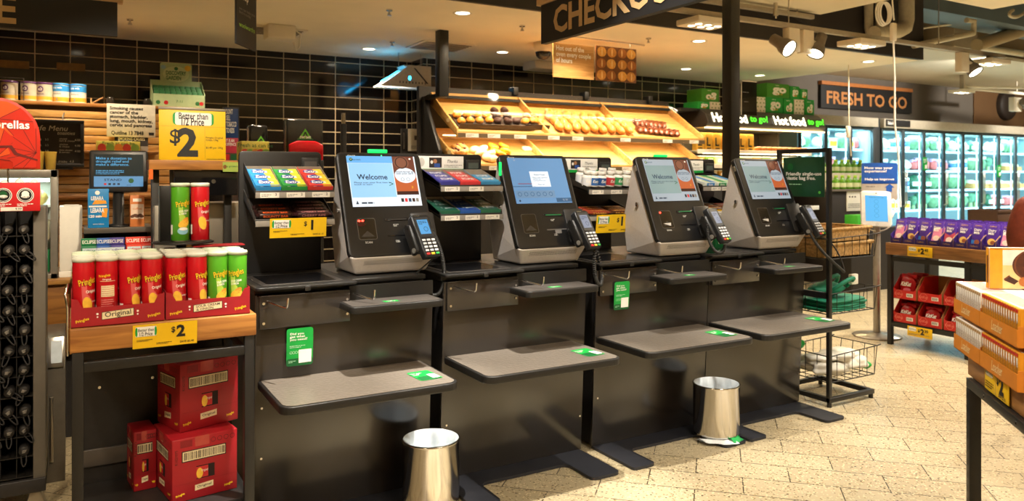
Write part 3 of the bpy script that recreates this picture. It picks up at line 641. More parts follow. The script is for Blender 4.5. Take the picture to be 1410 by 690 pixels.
def terminal(i):
    t = thing('self_checkout_terminal', 'grey and black self checkout terminal ' + KD[i], 'self checkout', (KX[i], KY[i], 1.0295 if i else 1.0295), 0, 'self checkout terminals')
    zo = -.0095   # measured heights are from 1.02
    # grey body: outline in depth and height, with the sides drawn in at the base
    prof = [(-.012, .088, .004), (.025, 0, .04), (.33, 0, .035), (.345, .20, .02), (.30, .34, .016), (.255, .53, .016), (.235, .565, .016), (.03, .095, .006)]
    bm = bmesh.new(); n = len(prof)
    A = [bm.verts.new((ins, y+.012, z)) for (y, z, ins) in prof]; B = [bm.verts.new((KW-ins, y+.012, z)) for (y, z, ins) in prof]
    bm.faces.new(A); bm.faces.new(B[::-1])
    for k in range(n): bm.faces.new((A[(k+1) % n], A[k], B[k], B[(k+1) % n]))
    bmesh.ops.recalc_face_normals(bm, faces=list(bm.faces))
    bmesh.ops.triangulate(bm, faces=[f for f in bm.faces if len(f.verts) > 4])
    eds = [e for e in bm.edges if e.calc_face_angle(0) > .5]
    bmesh.ops.bevel(bm, geom=eds, offset=.012, segments=3, affect='EDGES', profile=.5)
    m = MB().bm(bm, grayp, False); bd = m.build('body', t)
    # perforated chin
    m = MB(); a = Vector((0, -.002, .082)); b = Vector((0, .035, .004)); up = (a-b).normalized(); m.face(b, (1,0,0), up); LL = (a-b).length
    for r in range(4):
        for c in range(46): m.disc(.075+.0066*c+(.0033 if r % 2 else 0), LL*.56+.0066*r, .0019, .0019, mat('hole_dark', '3b3734', .8), .0016, 6)
    m.build('speaker_holes', bd)
    m = MB(); m.cyl((.014, .20, .30), (.0, .20, .30), .012, chrome, 14); m.cyl((.0, .20, .30), (-.004, .20, .30), .007, steel, 12); m.build('side_lock', bd)
    # slanting front panel, in its own frame: x across, y up the slope
    up = PT.normalized(); un = Vector((1,0,0)).cross(up)
    Fm = Matrix(((1,0,0,0), (0,up.y,un.y,0), (0,up.z,un.z,.085), (0,0,0,1)))
    m = MB(); m.M = Fm; m.rplate(0, KW, 0, PL, -.034, 0, .03, blk, .006); fp = m.build('front_panel', t)
    m = MB(); m.M = Fm; m.face((0,0,0), (1,0,0), (0,1,0)); m.rrect(.012, KW-.012, .012, PL-.012, .022, mat('panel_black', '161617', .3, var=.05), .001)
    m.text('NCR', .085, PL-.022, .010, white, .0018, .015); m.ring(.063, PL-.022, .004, .006, white, .0018, 12)
    m.disc(.235, PL-.018, .006, .006, mat('cam_ring', '3c3c3e', .3), .0018, 14); m.disc(.235, PL-.018, .003, .003, mat('cam_dot', '12e070', .3, var=0, es=3 if i == 0 else 0) if i == 0 else gloss, .002, 12)
    # printed captions
    m.text('SCAN', .105, .072, .010, mat('caption_pale','d8d8d4',.5), .0018, .01); m.text('RECEIPT\nTAKE', .255, .155, .007, MATS['caption_pale'], .0018); m.text('CARD\nINSERT', .255, .072, .007, MATS['caption_pale'], .0018)
    m.build('panel_print', fp)
    # screen
    m = MB(); m.M = Fm; m.face((0,0,0), (1,0,0), (0,1,0)); x0, x1, y0, y1 = .05, .412, .255, .527
    w_, h_ = x1-x0, y1-y0
    m.rect(x0-.004, x1+.004, y0-.004, y1+.004, gloss, .0016)
    if i == 1:
        m.rect(x0, x1, y0, y1, scr_n, .0025); m.rect(x0, x1, y0+.24*h_, y0+.34*h_, mat('screen_line_red','b06078',.3,var=0,es=.35), .003) if False else None
        m.rect(x0+.1*w_, x0+.36*w_, y0+.42*h_, y0+.435*h_, mat('screen_red','b0506a',.3,var=0,es=.4), .003)
        m.rect(x0+.34*w_, x0+.68*w_, y0+.36*h_, y0+.70*h_, scr_w, .003); m.text('Assistance Needed', x0+.51*w_, y0+.63*h_, .010, scr_i, .0036, 0, wid=.2*w_); m.text('Please wait, approval\nneeded for\nCurrent Purchase', x0+.51*w_, y0+.53*h_, .009, scr_i, .0036, 0, wid=.26*w_); m.text('Please wait', x0+.51*w_, y0+.41*h_, .007, scr_i, .0036)
        m.rect(x0+.03*w_, x0+.72*w_, y0+.12*h_, y0+.28*h_, mat('screen_band','86aed4',.3,var=0,es=.5), .003)
        for k in range(6): m.ring(x0+(.09+.11*k)*w_, y0+.2*h_, .010, .0125, scr_d, .0036, 14)
        m.rect(x0+.72*w_, x0+w_, y0+.02*h_, y0+.11*h_, scr_d, .003); m.text('$1.50', x0+.88*w_, y0+.065*h_, .012, scr_wg, .0036); m.rect(x0, x0+.4*w_, y0+.36*h_, y0+.375*h_, scr_d, .003)
        m.disc(x0+.07*w_, y0+.06*h_, .006, .006, scr_i, .003, 12); m.text('w', x0+.12*w_, y1-.05*h_, .01, scr_wg, .003)
    else:
        A_, B_ = (scr_w, scr_lb) if i == 0 else (scr_wg, scr_g)
        m.rect(x0, x1, y0, y1, A_, .0025)
        m.rect(x0, x0+.66*w_, y0+.86*h_, y1, scr_b if i == 0 else scr_wg, .003)
        m.rect(x0+.012*w_, x0+.645*w_, y0+.18*h_, y0+.855*h_, B_, .003)
        m.text('Welcome', x0+.33*w_, y0+.58*h_, .029, scr_i, .0036, .02); m.text('Please scan your first item or\ntouch to start', x0+.33*w_, y0+.45*h_, .0105, scr_i, .0036, .014, wid=.54*w_)
        m.text('>', x0+.59*w_, y0+.44*h_, .022, dgreen, .0036)
        m.disc(x0+.06*w_, y1-.07*h_, .009, .009, dgreen, .0036, 14); m.text('w', x0+.06*w_, y1-.07*h_, .007, white, .0042, .02); m.text('tarneit', x0+.14*w_, y1-.07*h_, .010, scr_i, .0036)
        # advertisement
        ax0, ax1, ay0, ay1 = x0+.655*w_, x1-.02*w_, y0+.22*h_, y1
        m.rect(ax0, ax1, ay0, ay1, ad_br, .003); m.rect(ax0, ax1, ay0+.06*h_, ay0+.42*h_, ad_or, .0034); m.rect(ax0, ax1, ay0, ay0+.07*h_, ad_dk, .0036)
        cx = (ax0+ax1)/2; m.disc(cx-.012, ay1-.13*h_, .042, .036, ad_ci, .0036); m.ring(cx-.012, ay1-.13*h_, .028, .034, ad_dk, .004)
        m.disc(cx, ay0+.39*h_, (ax1-ax0)*.48, .042, A_, .0038, 26); m.text("Don't forget to\nscan your card", cx, ay0+.44*h_, .0115, scr_i, .0046, .03, wid=(ax1-ax0)*.8)
        m.ring(cx-.018, ay0+.31*h_, .008, .0095, scr_i, .0046, 14); m.ring(cx+.012, ay0+.31*h_, .008, .0095, scr_i, .0046, 14)
        m.text('))', ax1-.03, ay0+.15*h_, .015, yellow, .0046, .01); m.disc(ax1-.02, ay1-.05*h_, .006, .005, white, .004, 10)
        m.poly([m.fp(x0+.05*w_, y0+.05*h_, .0036), m.fp(x0+.09*w_, y0+.05*h_, .0036), m.fp(x0+.07*w_, y0+.12*h_, .0036)], scr_i)
        m.lines(x0+.13*w_, x0+.5*w_, y0+.04*h_, y0+.09*h_, 1, scr_i, .0036, .6)
        for k in range(5): m.rect(x1-.30*w_+.055*k*w_, x1-.26*w_+.055*k*w_, y0+.08*h_, y0+.15*h_, (black, redp, scr_i, ad_dk, grey)[k], .0036)
    m.build('touch_screen', fp)
    # scanner window
    m = MB(); m.M = Fm; m.face((0,0,0), (1,0,0), (0,1,0)); m.rrect(.058, .152, .085, .195, .012, mat('window_rim', '54504d', .35), .0022); m.rrect(.061, .149, .088, .192, .010, mat('window_black', '100e0e', .1, spec=.7), .003)
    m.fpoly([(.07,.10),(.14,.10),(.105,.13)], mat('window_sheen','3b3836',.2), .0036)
    if i in (0, 2):
        for sx in ((.07, .088) if i == 0 else (.07,)): m.disc(sx, .182, .0065, .005, mat('red_led', 'ff2a1e', .3, var=0, es=12), .004, 14)
        if i == 0: m.disc(.079, .165, .02, .012, mat('led_hood','3a0a08',.3), .0035, 16)
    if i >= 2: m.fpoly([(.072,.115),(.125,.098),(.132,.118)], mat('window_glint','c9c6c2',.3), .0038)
    m.build('scanner_window', fp)
    # note and receipt slots
    m = MB(); m.M = Fm; m.box((.20, .178, 0), (.33, .192, .004), gloss, .002); m.box((.215, .182, .004), (.315, .188, .0048), mat('slot_green', '0f5a34', .4, var=0, es=.25) if i else black); m.build('receipt_slot', fp)
    m = MB(); m.M = Fm; m.box((.205, .098, 0), (.33, .104, .003), mat('slot_grey', '5b5855', .4) if i == 1 else gloss)
    if i == 1: m.box((.255, .078, 0), (.295, .1, .0026), mat('paper_tab', '6d6a68', .5))
    m.build('card_slot', fp)
    # status light
    lm = mat('status_green', '16d85e', .4, var=0, es=1.2)
    if i == 1: m = MB(); m.box((-.006, .175, .47), (.0, .20, .545), lm, .004); m.build('status_light', t)
    elif i == 2: m = MB(); m.box((.16, .215, .586), (.26, .24, .600), lm, .004); m.build('status_light', t)
    elif i == 0: m = MB(); m.box((.17, .215, .585), (.27, .24, .604), lm, .005); m.build('status_light', t)
    if i in (2, 3):
        m = MB(); m.M = Fm; m.box((-.003, PL-.09, -.025), (.0, PL-.055, -.008), steel, .002); m.build('side_badge', fp)
    # bracket plate and card reader
    m = MB(); m.M = Fm; m.rplate(.335, .46, .02, .215, .001, .010, .012, mat('bracket_black', '242220', .4), .002); br = m.build('reader_bracket', t)
    rx = (.352, .387, .392, .415)[i]
    rp = thing_part = None
    Rm = Matrix.Translation((rx, -.075, .175)) @ Matrix.Rotation(R(14), 4, 'Z') @ Matrix.Rotation(R(60), 4, 'X') @ Matrix.Scale(1.16, 4)
    m = MB(); m.M = Rm
    m.prism([(-.038,-.095),(.038,-.095),(.043,-.06),(.043,.02),(.047,.05),(.047,.092),(.035,.1),(-.035,.1),(-.047,.092),(-.047,.05),(-.043,.02),(-.043,-.06)], 'z', -.022, .012, mat('reader_black', '1c1d1f', .4, var=.1), .006)
    m.box((-.055, -.06, -.06), (-.03, .07, -.01), blk, .01); m.box((-.03, -.03, -.09), (.03, .05, -.02), blk, .008)
    rd = m.build('card_reader', t)
    m = MB(); m.M = Rm; m.face((0,0,.0122), (1,0,0), (0,1,0)); m.rrect(-.034, .034, -.005, .085, .006, mat('reader_bezel', '2f3236', .3), .0006)
    m.rect(-.027, .027, .008, .074, mat('reader_screen' if i < 1 else 'reader_screen_dim', '5fb0ee' if i < 1 else '98a6c4', .3, var=0, es=.7 if i < 1 else .5), .0012)
    m.lines(-.022, .02, .05, .068, 3, scr_i, .0018); m.ring(.006, .03, .009, .011, scr_i, .0018, 16); m.text('Verifone', -.02, .093, .006, steel, .0018)
    m.build('reader_display', rd)
    m = MB(); m.M = Rm; km = mat('key_pale', 'c9ccd0', .5)
    for r in range(5):
        for c in range(3):
            mm = km if r < 4 else (mat('key_red','d22b2b',.5), mat('key_yellow','e2b92c',.5), mat('key_green','2c9c46',.5))[c]
            x = -.024+.024*c; y = -.02-.0155*r; m.box((x-.0085, y-.005, .012), (x+.0085, y+.005, .0165), mm, .002)
    m.build('keypad', rd)
    m = MB(); m.M = Rm; m.cyl((-.048, -.045, -.03), (-.058, -.045, -.03), .011, grey, 14); m.cyl((-.048, .06, -.03), (-.058, .06, -.03), .011, blk, 14); m.build('hinge_caps', rd)
    # its cord
    base = Rm @ Vector((.01, -.095, -.01)); cordm = mat('cord_black', '2a2927', .5)
    m = MB()
    if i == 0:
        pth = bez(Rm @ Vector((.046,.03,0)), (rx+.13, -.06, .07), (rx+.12, -.09, -.17), (rx+.02, -.06, -.10), 20); m.tube(coil(pth, .0075, 60), .0042, cordm, 5); m.tube([pth[-1], (rx-.03, -.05, -.06), (rx-.03, -.04, .0), base], .004, cordm)
    elif i == 1:
        pth = bez(base, (rx-.02, -.13, -.16), (rx+.13, -.12, -.20), (rx+.075, -.06, .06), 18); m.tube(coil(pth, .0075, 48), .0042, cordm, 5)
    elif i == 2:
        pth = bez(Rm @ Vector((-.046,.03,-.02)), (rx-.12, -.09, .05), (rx-.04, -.15, -.04), (rx+.05, -.08, .06), 18); m.tube(coil(pth, .0065, 42), .0042, cordm, 5)
    else:
        pth = bez(Rm @ Vector((-.046,-.01,-.02)), (rx-.06, -.12, .02), (rx-.0, -.2, -.06), (rx+.14, -.2, -.15), 18); m.tube(pth, .009, cordm, 8)
        m.tube(bez(pth[-1], (rx+.15, -.19, -.09), (rx+.14, -.12, .06), base, 12), .005, cordm)
    m.build('cord', t)
    return t
for i in range(4): terminal(i)
# ================================================================ SWEETS RACKS ON THE COUNTERS
RX = [.70, 1.62, 2.66, 3.66]; RYS = [3.85, 3.85, 4.0, 4.08]; RY = 3.85; RISES = [.10, .06, .055, .06]
shelfg = mat('rack_shelf_dark', '2b2927', .4, var=.1)
ticket_t = mat('ticket_cream', 'ded8cb', .6)
TB = [1.42, 1.44, 1.41, 1.42]; LB = [1.29, 1.29, 1.25, 1.245]
RD = ['left of the first terminal, holding three colours of gum', 'between the first and second terminals, with mints and gum in six boxes', 'between the second and third terminals, holding white gum bottles', 'between the third and fourth terminals, with flat gum boxes']
def price_flag(parent, o, w_, h_, big, mb=None, tail='SAVE $1.15', name='price_ticket', rz=0):
    m = MB().face(o, (math.cos(rz), math.sin(rz), 0), (0, -.12, 1)); m.rect(0, w_, 0, h_, yellow, .0); m.rect(0, w_, 0, h_, yellow, -.002)
    s = h_
    m.rrect(.04*w_, .36*w_, .50*h_, .92*h_, .03*s, white, .001)
    m.disc(.055*w_, .71*h_, .02*w_, .2*h_, green, .0014, 14); m.disc(.345*w_, .71*h_, .02*w_, .2*h_, green, .0014, 14); m.rect(.07*w_, .33*w_, .52*h_, .9*h_, white, .0016)
    m.text('Better than', .2*w_, .78*h_, .13*h_, black, .002, .012, wid=.24*w_); m.text('1/2 Price', .2*w_, .61*h_, .16*h_, black, .002, .02, wid=.2*w_)
    m.text('$', .62*w_, .68*h_, .28*h_, black, .0012, .015); m.text(big, .74*w_, .62*h_, .52*h_, black, .0012, .04)
    m.lines(.06*w_, .3*w_, .28*h_, .38*h_, 2, black, .0012); m.text(tail, .95*w_, .13*h_, .1*h_, black, .0012, .02, 'r'); m.lines(.36*w_, .6*w_, .1*h_, .2*h_, 2, black, .0012)
    return m.build(name, parent)
def rack(i):
    RISE = RISES[i]
    x0 = RX[i]; t = thing('sweets_rack', 'black sweets rack ' + RD[i], 'sweets rack', (x0, RYS[i], 1.0245), 0, 'black sweets racks on the counters')
    Wp = .40; zt = 1.62-1.0245; m = MB()
    pts = [(0, 0), (Wp, 0)] + [(Wp-.02+.02*math.cos(R(a)), zt-.02+.02*math.sin(R(a))) for a in (0, 30, 60, 90)] + [(.02+.02*math.cos(R(a)), zt-.02+.02*math.sin(R(a))) for a in (90, 120, 150, 180)]
    m.prism(pts, 'y', 0, .02, blk, .002); m.build('back_panel', t)
    dx = .02; sw_ = .365
    for (zb, nm) in ((TB[i], 'upper'), (LB[i], 'lower')):
        z = zb-1.0245; m = MB()
        up = .125/.27
        m.prism([(-.27, z), (-.001, z+RISE), (-.001, z+RISE-.008), (-.27, z-.012)], 'x', dx, dx+sw_, shelfg); m.box((dx, -.276, z-.016), (dx+sw_, -.262, z+.012), shelfg, .003)
        for xx in (dx, dx+sw_-.004): m.prism([(-.27, z-.01), (-.27, z+.02), (-.001, z+RISE+.045), (-.001, z+RISE-.008)], 'x', xx, xx+.004, shelfg)
        sh = m.build('shelf', t)
        m = MB().box((dx, -.284, z-.022), (dx+sw_, -.2765, z+.004), mat('ticket_rail', '8c867d', .35), .001); m.build('ticket_rail', sh)
        if not ((i in (0, 2, 3)) and nm == 'lower'):
            m = MB().face((0, -.2845, 0), (1,0,0), (0,0,1)); n = 2 if (i == 2 or (i == 1 and nm == 'upper')) else 3
            for k in range(n):
                xx = dx+.02+k*(.14 if n == 2 else .118)
                if i == 3: xx = dx+.07+k*.1
                m.rect(xx, xx+.085, z-.021, z+.003, ticket_t, .0005); m.lines(xx+.006, xx+.05, z-.017, z-.004, 2, grey, .001); m.text(('3','2','2','6')[(i+k) % 4], xx+.07, z-.006, .012, black, .001, .02)
            m.build('price_tickets', sh)
    # display on the header
    if i == 0: hx = .30
    else: hx = .30
    m = MB(); m.box((hx, -.012, zt-.09), (hx+.085, -.0005, zt-.03), mat('lcd_case', '2b2b2c', .3), .003); d = m.build('small_display', t)
    m = MB().face((0, -.0125, 0), (1,0,0), (0,0,1)); m.rect(hx+.012, hx+.075, zt-.08, zt-.048, mat('lcd_grey', '4f5752', .3) if i else mat('lcd_dark', '4a4745', .3)); m.build('lcd', d)
    if i:
        m = MB(); m.box((.0, -.006, zt-.10), (.285, -.0005, zt-.012), white, .001); c = m.build('header_card', t)
        m = MB().face((0, -.0065, 0), (1,0,0), (0,0,1)); m.rect(.0, .285, zt-.10, zt-.082, green); m.disc(.03, zt-.045, .018, .024, mat('card_grey','cfcac0',.6), .001); m.rect(.075, .15, zt-.075, zt-.02, mat('photo_dark','2b2420',.6), .001); m.disc(.11, zt-.04, .012, .012, mat('photo_skin','a9764f',.6), .0014, 12); m.rect(.105, .14, zt-.073, zt-.052, mat('photo_blue','2b4f9c',.6), .0014); m.disc(.09, zt-.045, .008, .01, white, .0014, 10)
        m.text('Thanks', .215, zt-.04, .016, black, .001, 0, shear=.3); m.lines(.165, .275, zt-.076, zt-.056, 2, grey, .001, .3); m.build('card_print', c)
    if i in (0, 2, 3):
        z = LB[i]-1.0245
        if i == 0: price_flag(t, (dx+.06, -.292, z-.075), .26, .09, '1')
        elif i == 2: price_flag(t, (dx+.04, -.292, z-.095), .26, .11, '1')
        else: price_flag(t, (dx+.07, -.292, z-.085), .26, .11, '1')
    return t
for i in range(4): rack(i)
# the racks' goods.  A slanted shelf: point at (across, up the slope)
SLS = [math.atan2(q, .27) for q in RISES]; SL = SLS[0]
def shelf_M(i, upper, x, s, lift=.002):
    global SL; SL = SLS[i]
    z = TB[i] if upper else LB[i]
    return Vector((RX[i]+.02+x, RYS[i]-.27+s*math.cos(SL), z+s*math.sin(SL)+.012*(0)+lift))
def open_box(i, upper, x, w_, col, label, cat='gum box', name='gum_box', d=.235, h=.045, group=None):
    o = thing(name, label, cat, shelf_M(i, upper, x, .012), (0), group); o.rotation_euler = (SL, 0, 0)
    m = MB(); c = mat('box_'+col, col, .55); inn = mat('box_grey_card', 'a49786', .7)
    m.box((0, 0, 0), (w_, d, .003), inn); m.box((0, 0, .003), (w_, .002, h*.55), c); m.box((0, d-.002, .003), (w_, d, h*.9), inn)
    for xx in (0, w_-.002): m.prism([(.002, .003), (d-.002, .003), (d-.002, h*.9), (.002, h*.55)], 'x', xx, xx+.002, c if xx == 0 else inn)
    m.build('carton', o); return o
def gum_pack(name, label, cat, base, text, tcol, half=None, sz=(.095, .045, .018), oval=None):
    t = tag(MB().build(name), label, cat); m = MB(); b = mat('pack_'+base, base, .4, var=.05)
    w_, d, h = sz; m.box((0, 0, 0), (w_, d, h), b, .003)
    for (o, uy, H) in (((0, 0, h), (0,1,0), d), ((0, 0, 0), (0,0,1), h)):
        m.face(o, (1,0,0), uy)
        if half: m.rect(.62*w_, .985*w_, .06*H, .94*H, mat('pack_'+half, half, .4), .0006)
        if oval: m.disc(.42*w_, .5*H, .30*w_, .34*H, oval, .001, 16)
        m.text(text, .5*w_, .5*H, .5*H, tcol, .0016, .02, wid=.62*w_, shear=.15)
    old = t.data; t.data = m.build(name+'_shape').data; bpy.data.objects.remove(bpy.data.objects[name+'_shape']); bpy.data.meshes.remove(old); t.data.name = name
    return t
navyp = mat('logo_navy', '1e3f9c', .4)
def fill(proto, i, upper, x, n, s0, ds, lab, group, extra=0.0, cols=1, dxx=.1, lift=.006):
    for c in range(cols):
        for k in range(n):
            o = proto if (k == 0 and c == 0) else proto.copy()
            if not (k == 0 and c == 0): COL.objects.link(o)
            s = s0+k*ds; p = shelf_M(i, upper, x+c*dxx, s, lift+extra*k*0)
            o.location = p+Vector((0, -math.sin(SL)*.004, math.cos(SL)*.004)); o.rotation_euler = (SL+.06, 0, 0)
            nm = ('front', 'middle', 'back', 'rearmost')[k] if n <= 4 else ORD[k]
            o['label'] = lab % (nm if cols == 1 else nm+' '+('left', 'right', 'far right')[c]); o['group'] = group
# rack one, upper: blue, green, red gum
for (x, c, h, nm) in ((.0, '2f8fd0', 'f0d23a', 'blue'), (.122, '2f9440', 'f0d23a', 'green'), (.244, 'd23a34', 'f0d23a', 'red')):
    open_box(0, True, x, .118, c, 'open gum carton of %s packs on the first rack' % nm, group='gum cartons on the first rack')
    gp = gum_pack('gum_pack', 'x', 'gum pack', c, 'Extra', white, h, (.108, .066, .022), navyp); fill(gp, 0, True, x+.005, 3, .02, .072, '%s and yellow gum pack, %%s one in its carton on the first rack' % nm, 'gum packs on the first rack')
# rack one, lower: dark chocolate bars
def choc_bar(name, label, base, text, tcol, L=.15, wd=.035, h=.02):
    m = MB(); b = mat('wrap_'+base, base, .3, var=.15, scale=30)
    m.box((0, 0, 0), (L, wd, h), b, .006); m.box((-.012, .002, h*.4), (.004, wd-.002, h*.55), b); m.box((L-.004, .002, h*.4), (L+.012, wd-.002, h*.55), b)
    m.face((0,0,h), (1,0,0), (0,1,0)); m.text(text, L/2, wd/2, wd*.5, tcol, .0012, .02, wid=L*.75); m.face((0,0,0), (1,0,0), (0,0,1)); m.text(text, L/2, h/2, h*.6, tcol, .0012, .02, wid=L*.75)
    return tag(m.build(name), label, 'chocolate bar')
orange = mat('bar_orange', 'e8642c', .45); pinkp = mat('bar_pink', 'c98a8a', .45)
b1 = choc_bar('chocolate_bar', 'x', '2a1512', 'BOUNTY BAR', orange); fill(b1, 0, False, .02, 3, .012, .045, 'dark chocolate bar with orange lettering, %s of the left pile on the first rack', 'chocolate bars on the first rack')
b2 = choc_bar('chocolate_bar', 'x', '33191a', 'CHERRY RIPE', pinkp); fill(b2, 0, False, .195, 4, .012, .04, 'dark chocolate bar with pale lettering, %s of the right pile on the first rack', 'chocolate bars on the first rack')
# rack two
for (x, c, t_, nm) in ((.0, '3a3a8c', 'ECLIPSE', 'violet'), (.122, 'd0383c', 'ECLIPSE', 'red'), (.244, '3f8fc0', 'ECLIPSE', 'sky blue')):
    open_box(1, True, x, .118, c, 'open mint carton of %s packs on the upper shelf of the second rack' % nm, 'mint carton', 'mint_carton', group='cartons on the second rack')
    gp = gum_pack('mint_pack', 'x', 'mint pack', c, t_, white, None, (.108, .066, .02)); fill(gp, 1, True, x+.005, 3 if nm != 'sky blue' else 2, .02, .072, '%s mint pack, %%s one of its carton on the second rack' % nm, 'mint packs on the second rack')
for (x, c, nm) in ((.0, '1f5f45', 'dark green'), (.122, '2458a8', 'cobalt blue'), (.244, '2f6f50', 'grey green')):
    open_box(1, False, x, .118, c, 'open gum carton of %s packs on the lower shelf of the second rack' % nm, group='cartons on the second rack')
    gp = gum_pack('gum_pack', 'x', 'gum pack', '%s' % {'dark green':'164a3a','cobalt blue':'1a3c80','grey green':'1e4a3c'}[nm], '5 gum', mat('pack_silver','a9b4b4',.4), None, (.108, .066, .018)); fill(gp, 1, False, x+.005, 3, .02, .072, '%s slim gum pack, %%s one of its carton on the second rack' % nm, 'gum packs on the second rack')
# rack three: bottles
def gum_bottle(col, nm):
    t = thing('gum_bottle', 'x', 'gum bottle'); b = mat('bottle_'+col, col, .35)
    m = MB().lathe([(0, 0), (.026, 0), (.028, .004), (.028, .052), (.022, .06), (.018, .062)], white, 20); m.lathe([(.0283, .008), (.0285, .01), (.0285, .046), (.0283, .048)], b, 20)
    def wrap(X, Y, h): return (math.sin(X/.0287)*.0288, -math.cos(X/.0287)*.0288, Y)
    m.text('Extra', 0, .03, .016, white, 0, .02, wrap=wrap, shear=.2); m.build('body', t)
    MB().lathe([(.0, .084), (.02, .084), (.022, .082), (.0225, .062), (.0, .061)], white, 20).build('cap', t); 
    m = MB(); m.face((0, 0, .0843), (1,0,0), (0,1,0)); m.disc(0, 0, .014, .014, b, .0006, 16); m.build('cap_print', t)
    return t
bl = [(.03, .03, 'white', 'e4e6ea'), (.07, .02, 'blue', '2c63a8'), (.125, .015, 'navy', '27508c'), (.045, .12, 'white', 'e4e6ea'), (.12, .11, 'blue', '2c63a8'), (.195, .02, 'red', 'c03a3e'), (.20, .11, 'red', 'c03a3e'), (.265, .03, 'green', '3a9a5a'), (.33, .03, 'cream', 'dcd6c4'), (.28, .12, 'green', '3a9a5a')]
places = ['left end in front', 'second from the left in front', 'third from the left in front', 'left end of the back row', 'second in the back row', 'middle of the front row', 'third in the back row', 'second from the right in front', 'right end in front', 'right end of the back row']
cache = {}
for (x, s, nm, c), pl in zip(bl, places):
    if nm not in cache: cache[nm] = o = gum_bottle(c, nm)
    else: o = dup(cache[nm], (0,0,0))
    o.location = shelf_M(2, True, x, s+.03, .014); o.rotation_euler = (SL*.6, 0, .4*math.sin(7*x)); o['label'] = 'white capped gum bottle, %s wrap, %s, third rack' % (nm, pl); o['group'] = 'gum bottles on the third rack'; o.scale = (1.12, 1.12, 1.15)
b1 = choc_bar('chocolate_bar', 'x', '8a3420', 'TWIRL', mat('bar_gold', 'd8a048', .45)); fill(b1, 2, False, .02, 3, .012, .05, 'red brown chocolate bar, %s of the left pile on the third rack', 'chocolate bars on the third rack')
b2 = choc_bar('chocolate_bar', 'x', '5a3016', 'MARS', mat('bar_gold', 'd8a048', .45)); fill(b2, 2, False, .195, 3, .012, .05, 'brown and gold chocolate bar, %s of the right pile on the third rack', 'chocolate bars on the third rack')
# rack four: flat cartons
for (x, c, nm) in ((.03, '2f7fc4', 'blue'), (.14, '2c9a50', 'green'), (.25, '3c86c8', 'sky blue')):
    m = MB(); m.box((0,0,0), (.105, .22, .03), mat('flat_pale', 'd5dcd4', .45), .003); m.face((0,0,.03), (1,0,0), (0,1,0)); m.rect(.05, .10, .0, .22, mat('flat_'+c, c, .45), .0008); m.rect(.025, .04, 0, .22, mat('flat_lime', 'b9d24a', .45), .001); m.text('Extra', .03, .11, .03, white, .002, .02, rot=90); m.face((0,0,0),(1,0,0),(0,0,1)); m.rect(.02,.09,.004,.026,MATS['flat_'+c]); m.text('Extra', .055, .015, .014, white, .0016, .02)
    o = tag(m.build('gum_carton', loc=shelf_M(3, True, x, .01, .003)), 'flat pale gum carton with %s stripe on the fourth rack' % nm, 'gum carton', 'flat gum cartons on the fourth rack'); o.rotation_euler = (SL, 0, 0)
b1 = choc_bar('chocolate_bar', 'x', '4a1f18', 'PICNIC', mat('bar_gold', 'd8a048', .45)); fill(b1, 3, False, .06, 3, .012, .05, 'dark red chocolate bar, %s of the left pile on the fourth rack', 'chocolate bars on the fourth rack')
b2 = choc_bar('chocolate_bar', 'x', '6a3a1c', 'CRUNCH', redp); fill(b2, 3, False, .215, 3, .012, .05, 'brown chocolate bar, %s of the right pile on the fourth rack', 'chocolate bars on the fourth rack')
# upright green gift card box on the counter between terminals three and four
m = MB().box((0,0,0), (.07, .12, .17), dgreen, .002); m.face((0,0,0),(1,0,0),(0,0,1)); m.text('Card e', .035, .085, .032, white, .001, .01, rot=90)
o = tag(m.build('gift_card_box', loc=(3.655, 3.66, 1.0245)), 'dark green upright card box between the third and fourth terminals', 'box')
# ================================================================ BINS
def bin_(x, y, z, label, rz, group='steel bins'):
    t = thing('waste_bin', label, 'bin', (x, y, z), rz, group); r = .13; h = .285
    MB().lathe([(0, .004), (r-.004, .004), (r-.002, .0), (r, .012), (r, h-.012), (r+.002, h-.01), (r+.003, h-.003), (r, h), (r-.005, h-.002), (r-.006, h-.02), (r-.006, .01), (0, .01)], mat('polished_bin_steel', 'cfcac2', .16, 1, var=.05, scale=6), 64).build('shell', t)
    vs = []; m = MB(); n = 48; rn = random.Random(x); prof = [(r+.0015, h-.02), (r+.004, h+.002), (r-.008, h-.004), (r-.014, h-.06), (r-.02, .1), (0, .06)]
    ph = [rn.uniform(0, 6) for _ in range(4)]
    prof = [(r-.004, h+.001), (r-.009, h-.008), (r-.014, h-.04), (r-.02, h-.09), (r-.034, h-.125), (0, h-.135)]
    vs = []
    for (q, zz) in prof:
        for k in range(n):
            a = 2*math.pi*k/n; wv = .006*math.sin(9*a+ph[0])+.004*math.sin(17*a+ph[1]+zz*30); amp = 0 if zz > h-.002 else 1
            vs.append(((q+wv*amp-abs(wv)*amp)*math.cos(a), (q+wv*amp-abs(wv)*amp)*math.sin(a), zz+(wv*.5*amp)))
    m.add(vs, [(i*n+k, (i+1)*n+k, (i+1)*n+(k+1) % n, i*n+(k+1) % n) for i in range(len(prof)-1) for k in range(n)], mat('bin_liner', 'e6eef4', .35, var=.08, scale=20), True)
    m.build('liner', t); return t
bin_(1.423, 3.206, .0165, 'polished steel bin with pale liner at the bottom edge, before the first checkout', .3)
bin_(3.20, 3.20, .0165+.012, 'polished steel bin with pale liner and plastic bags under it, at the third checkout', 1.2)
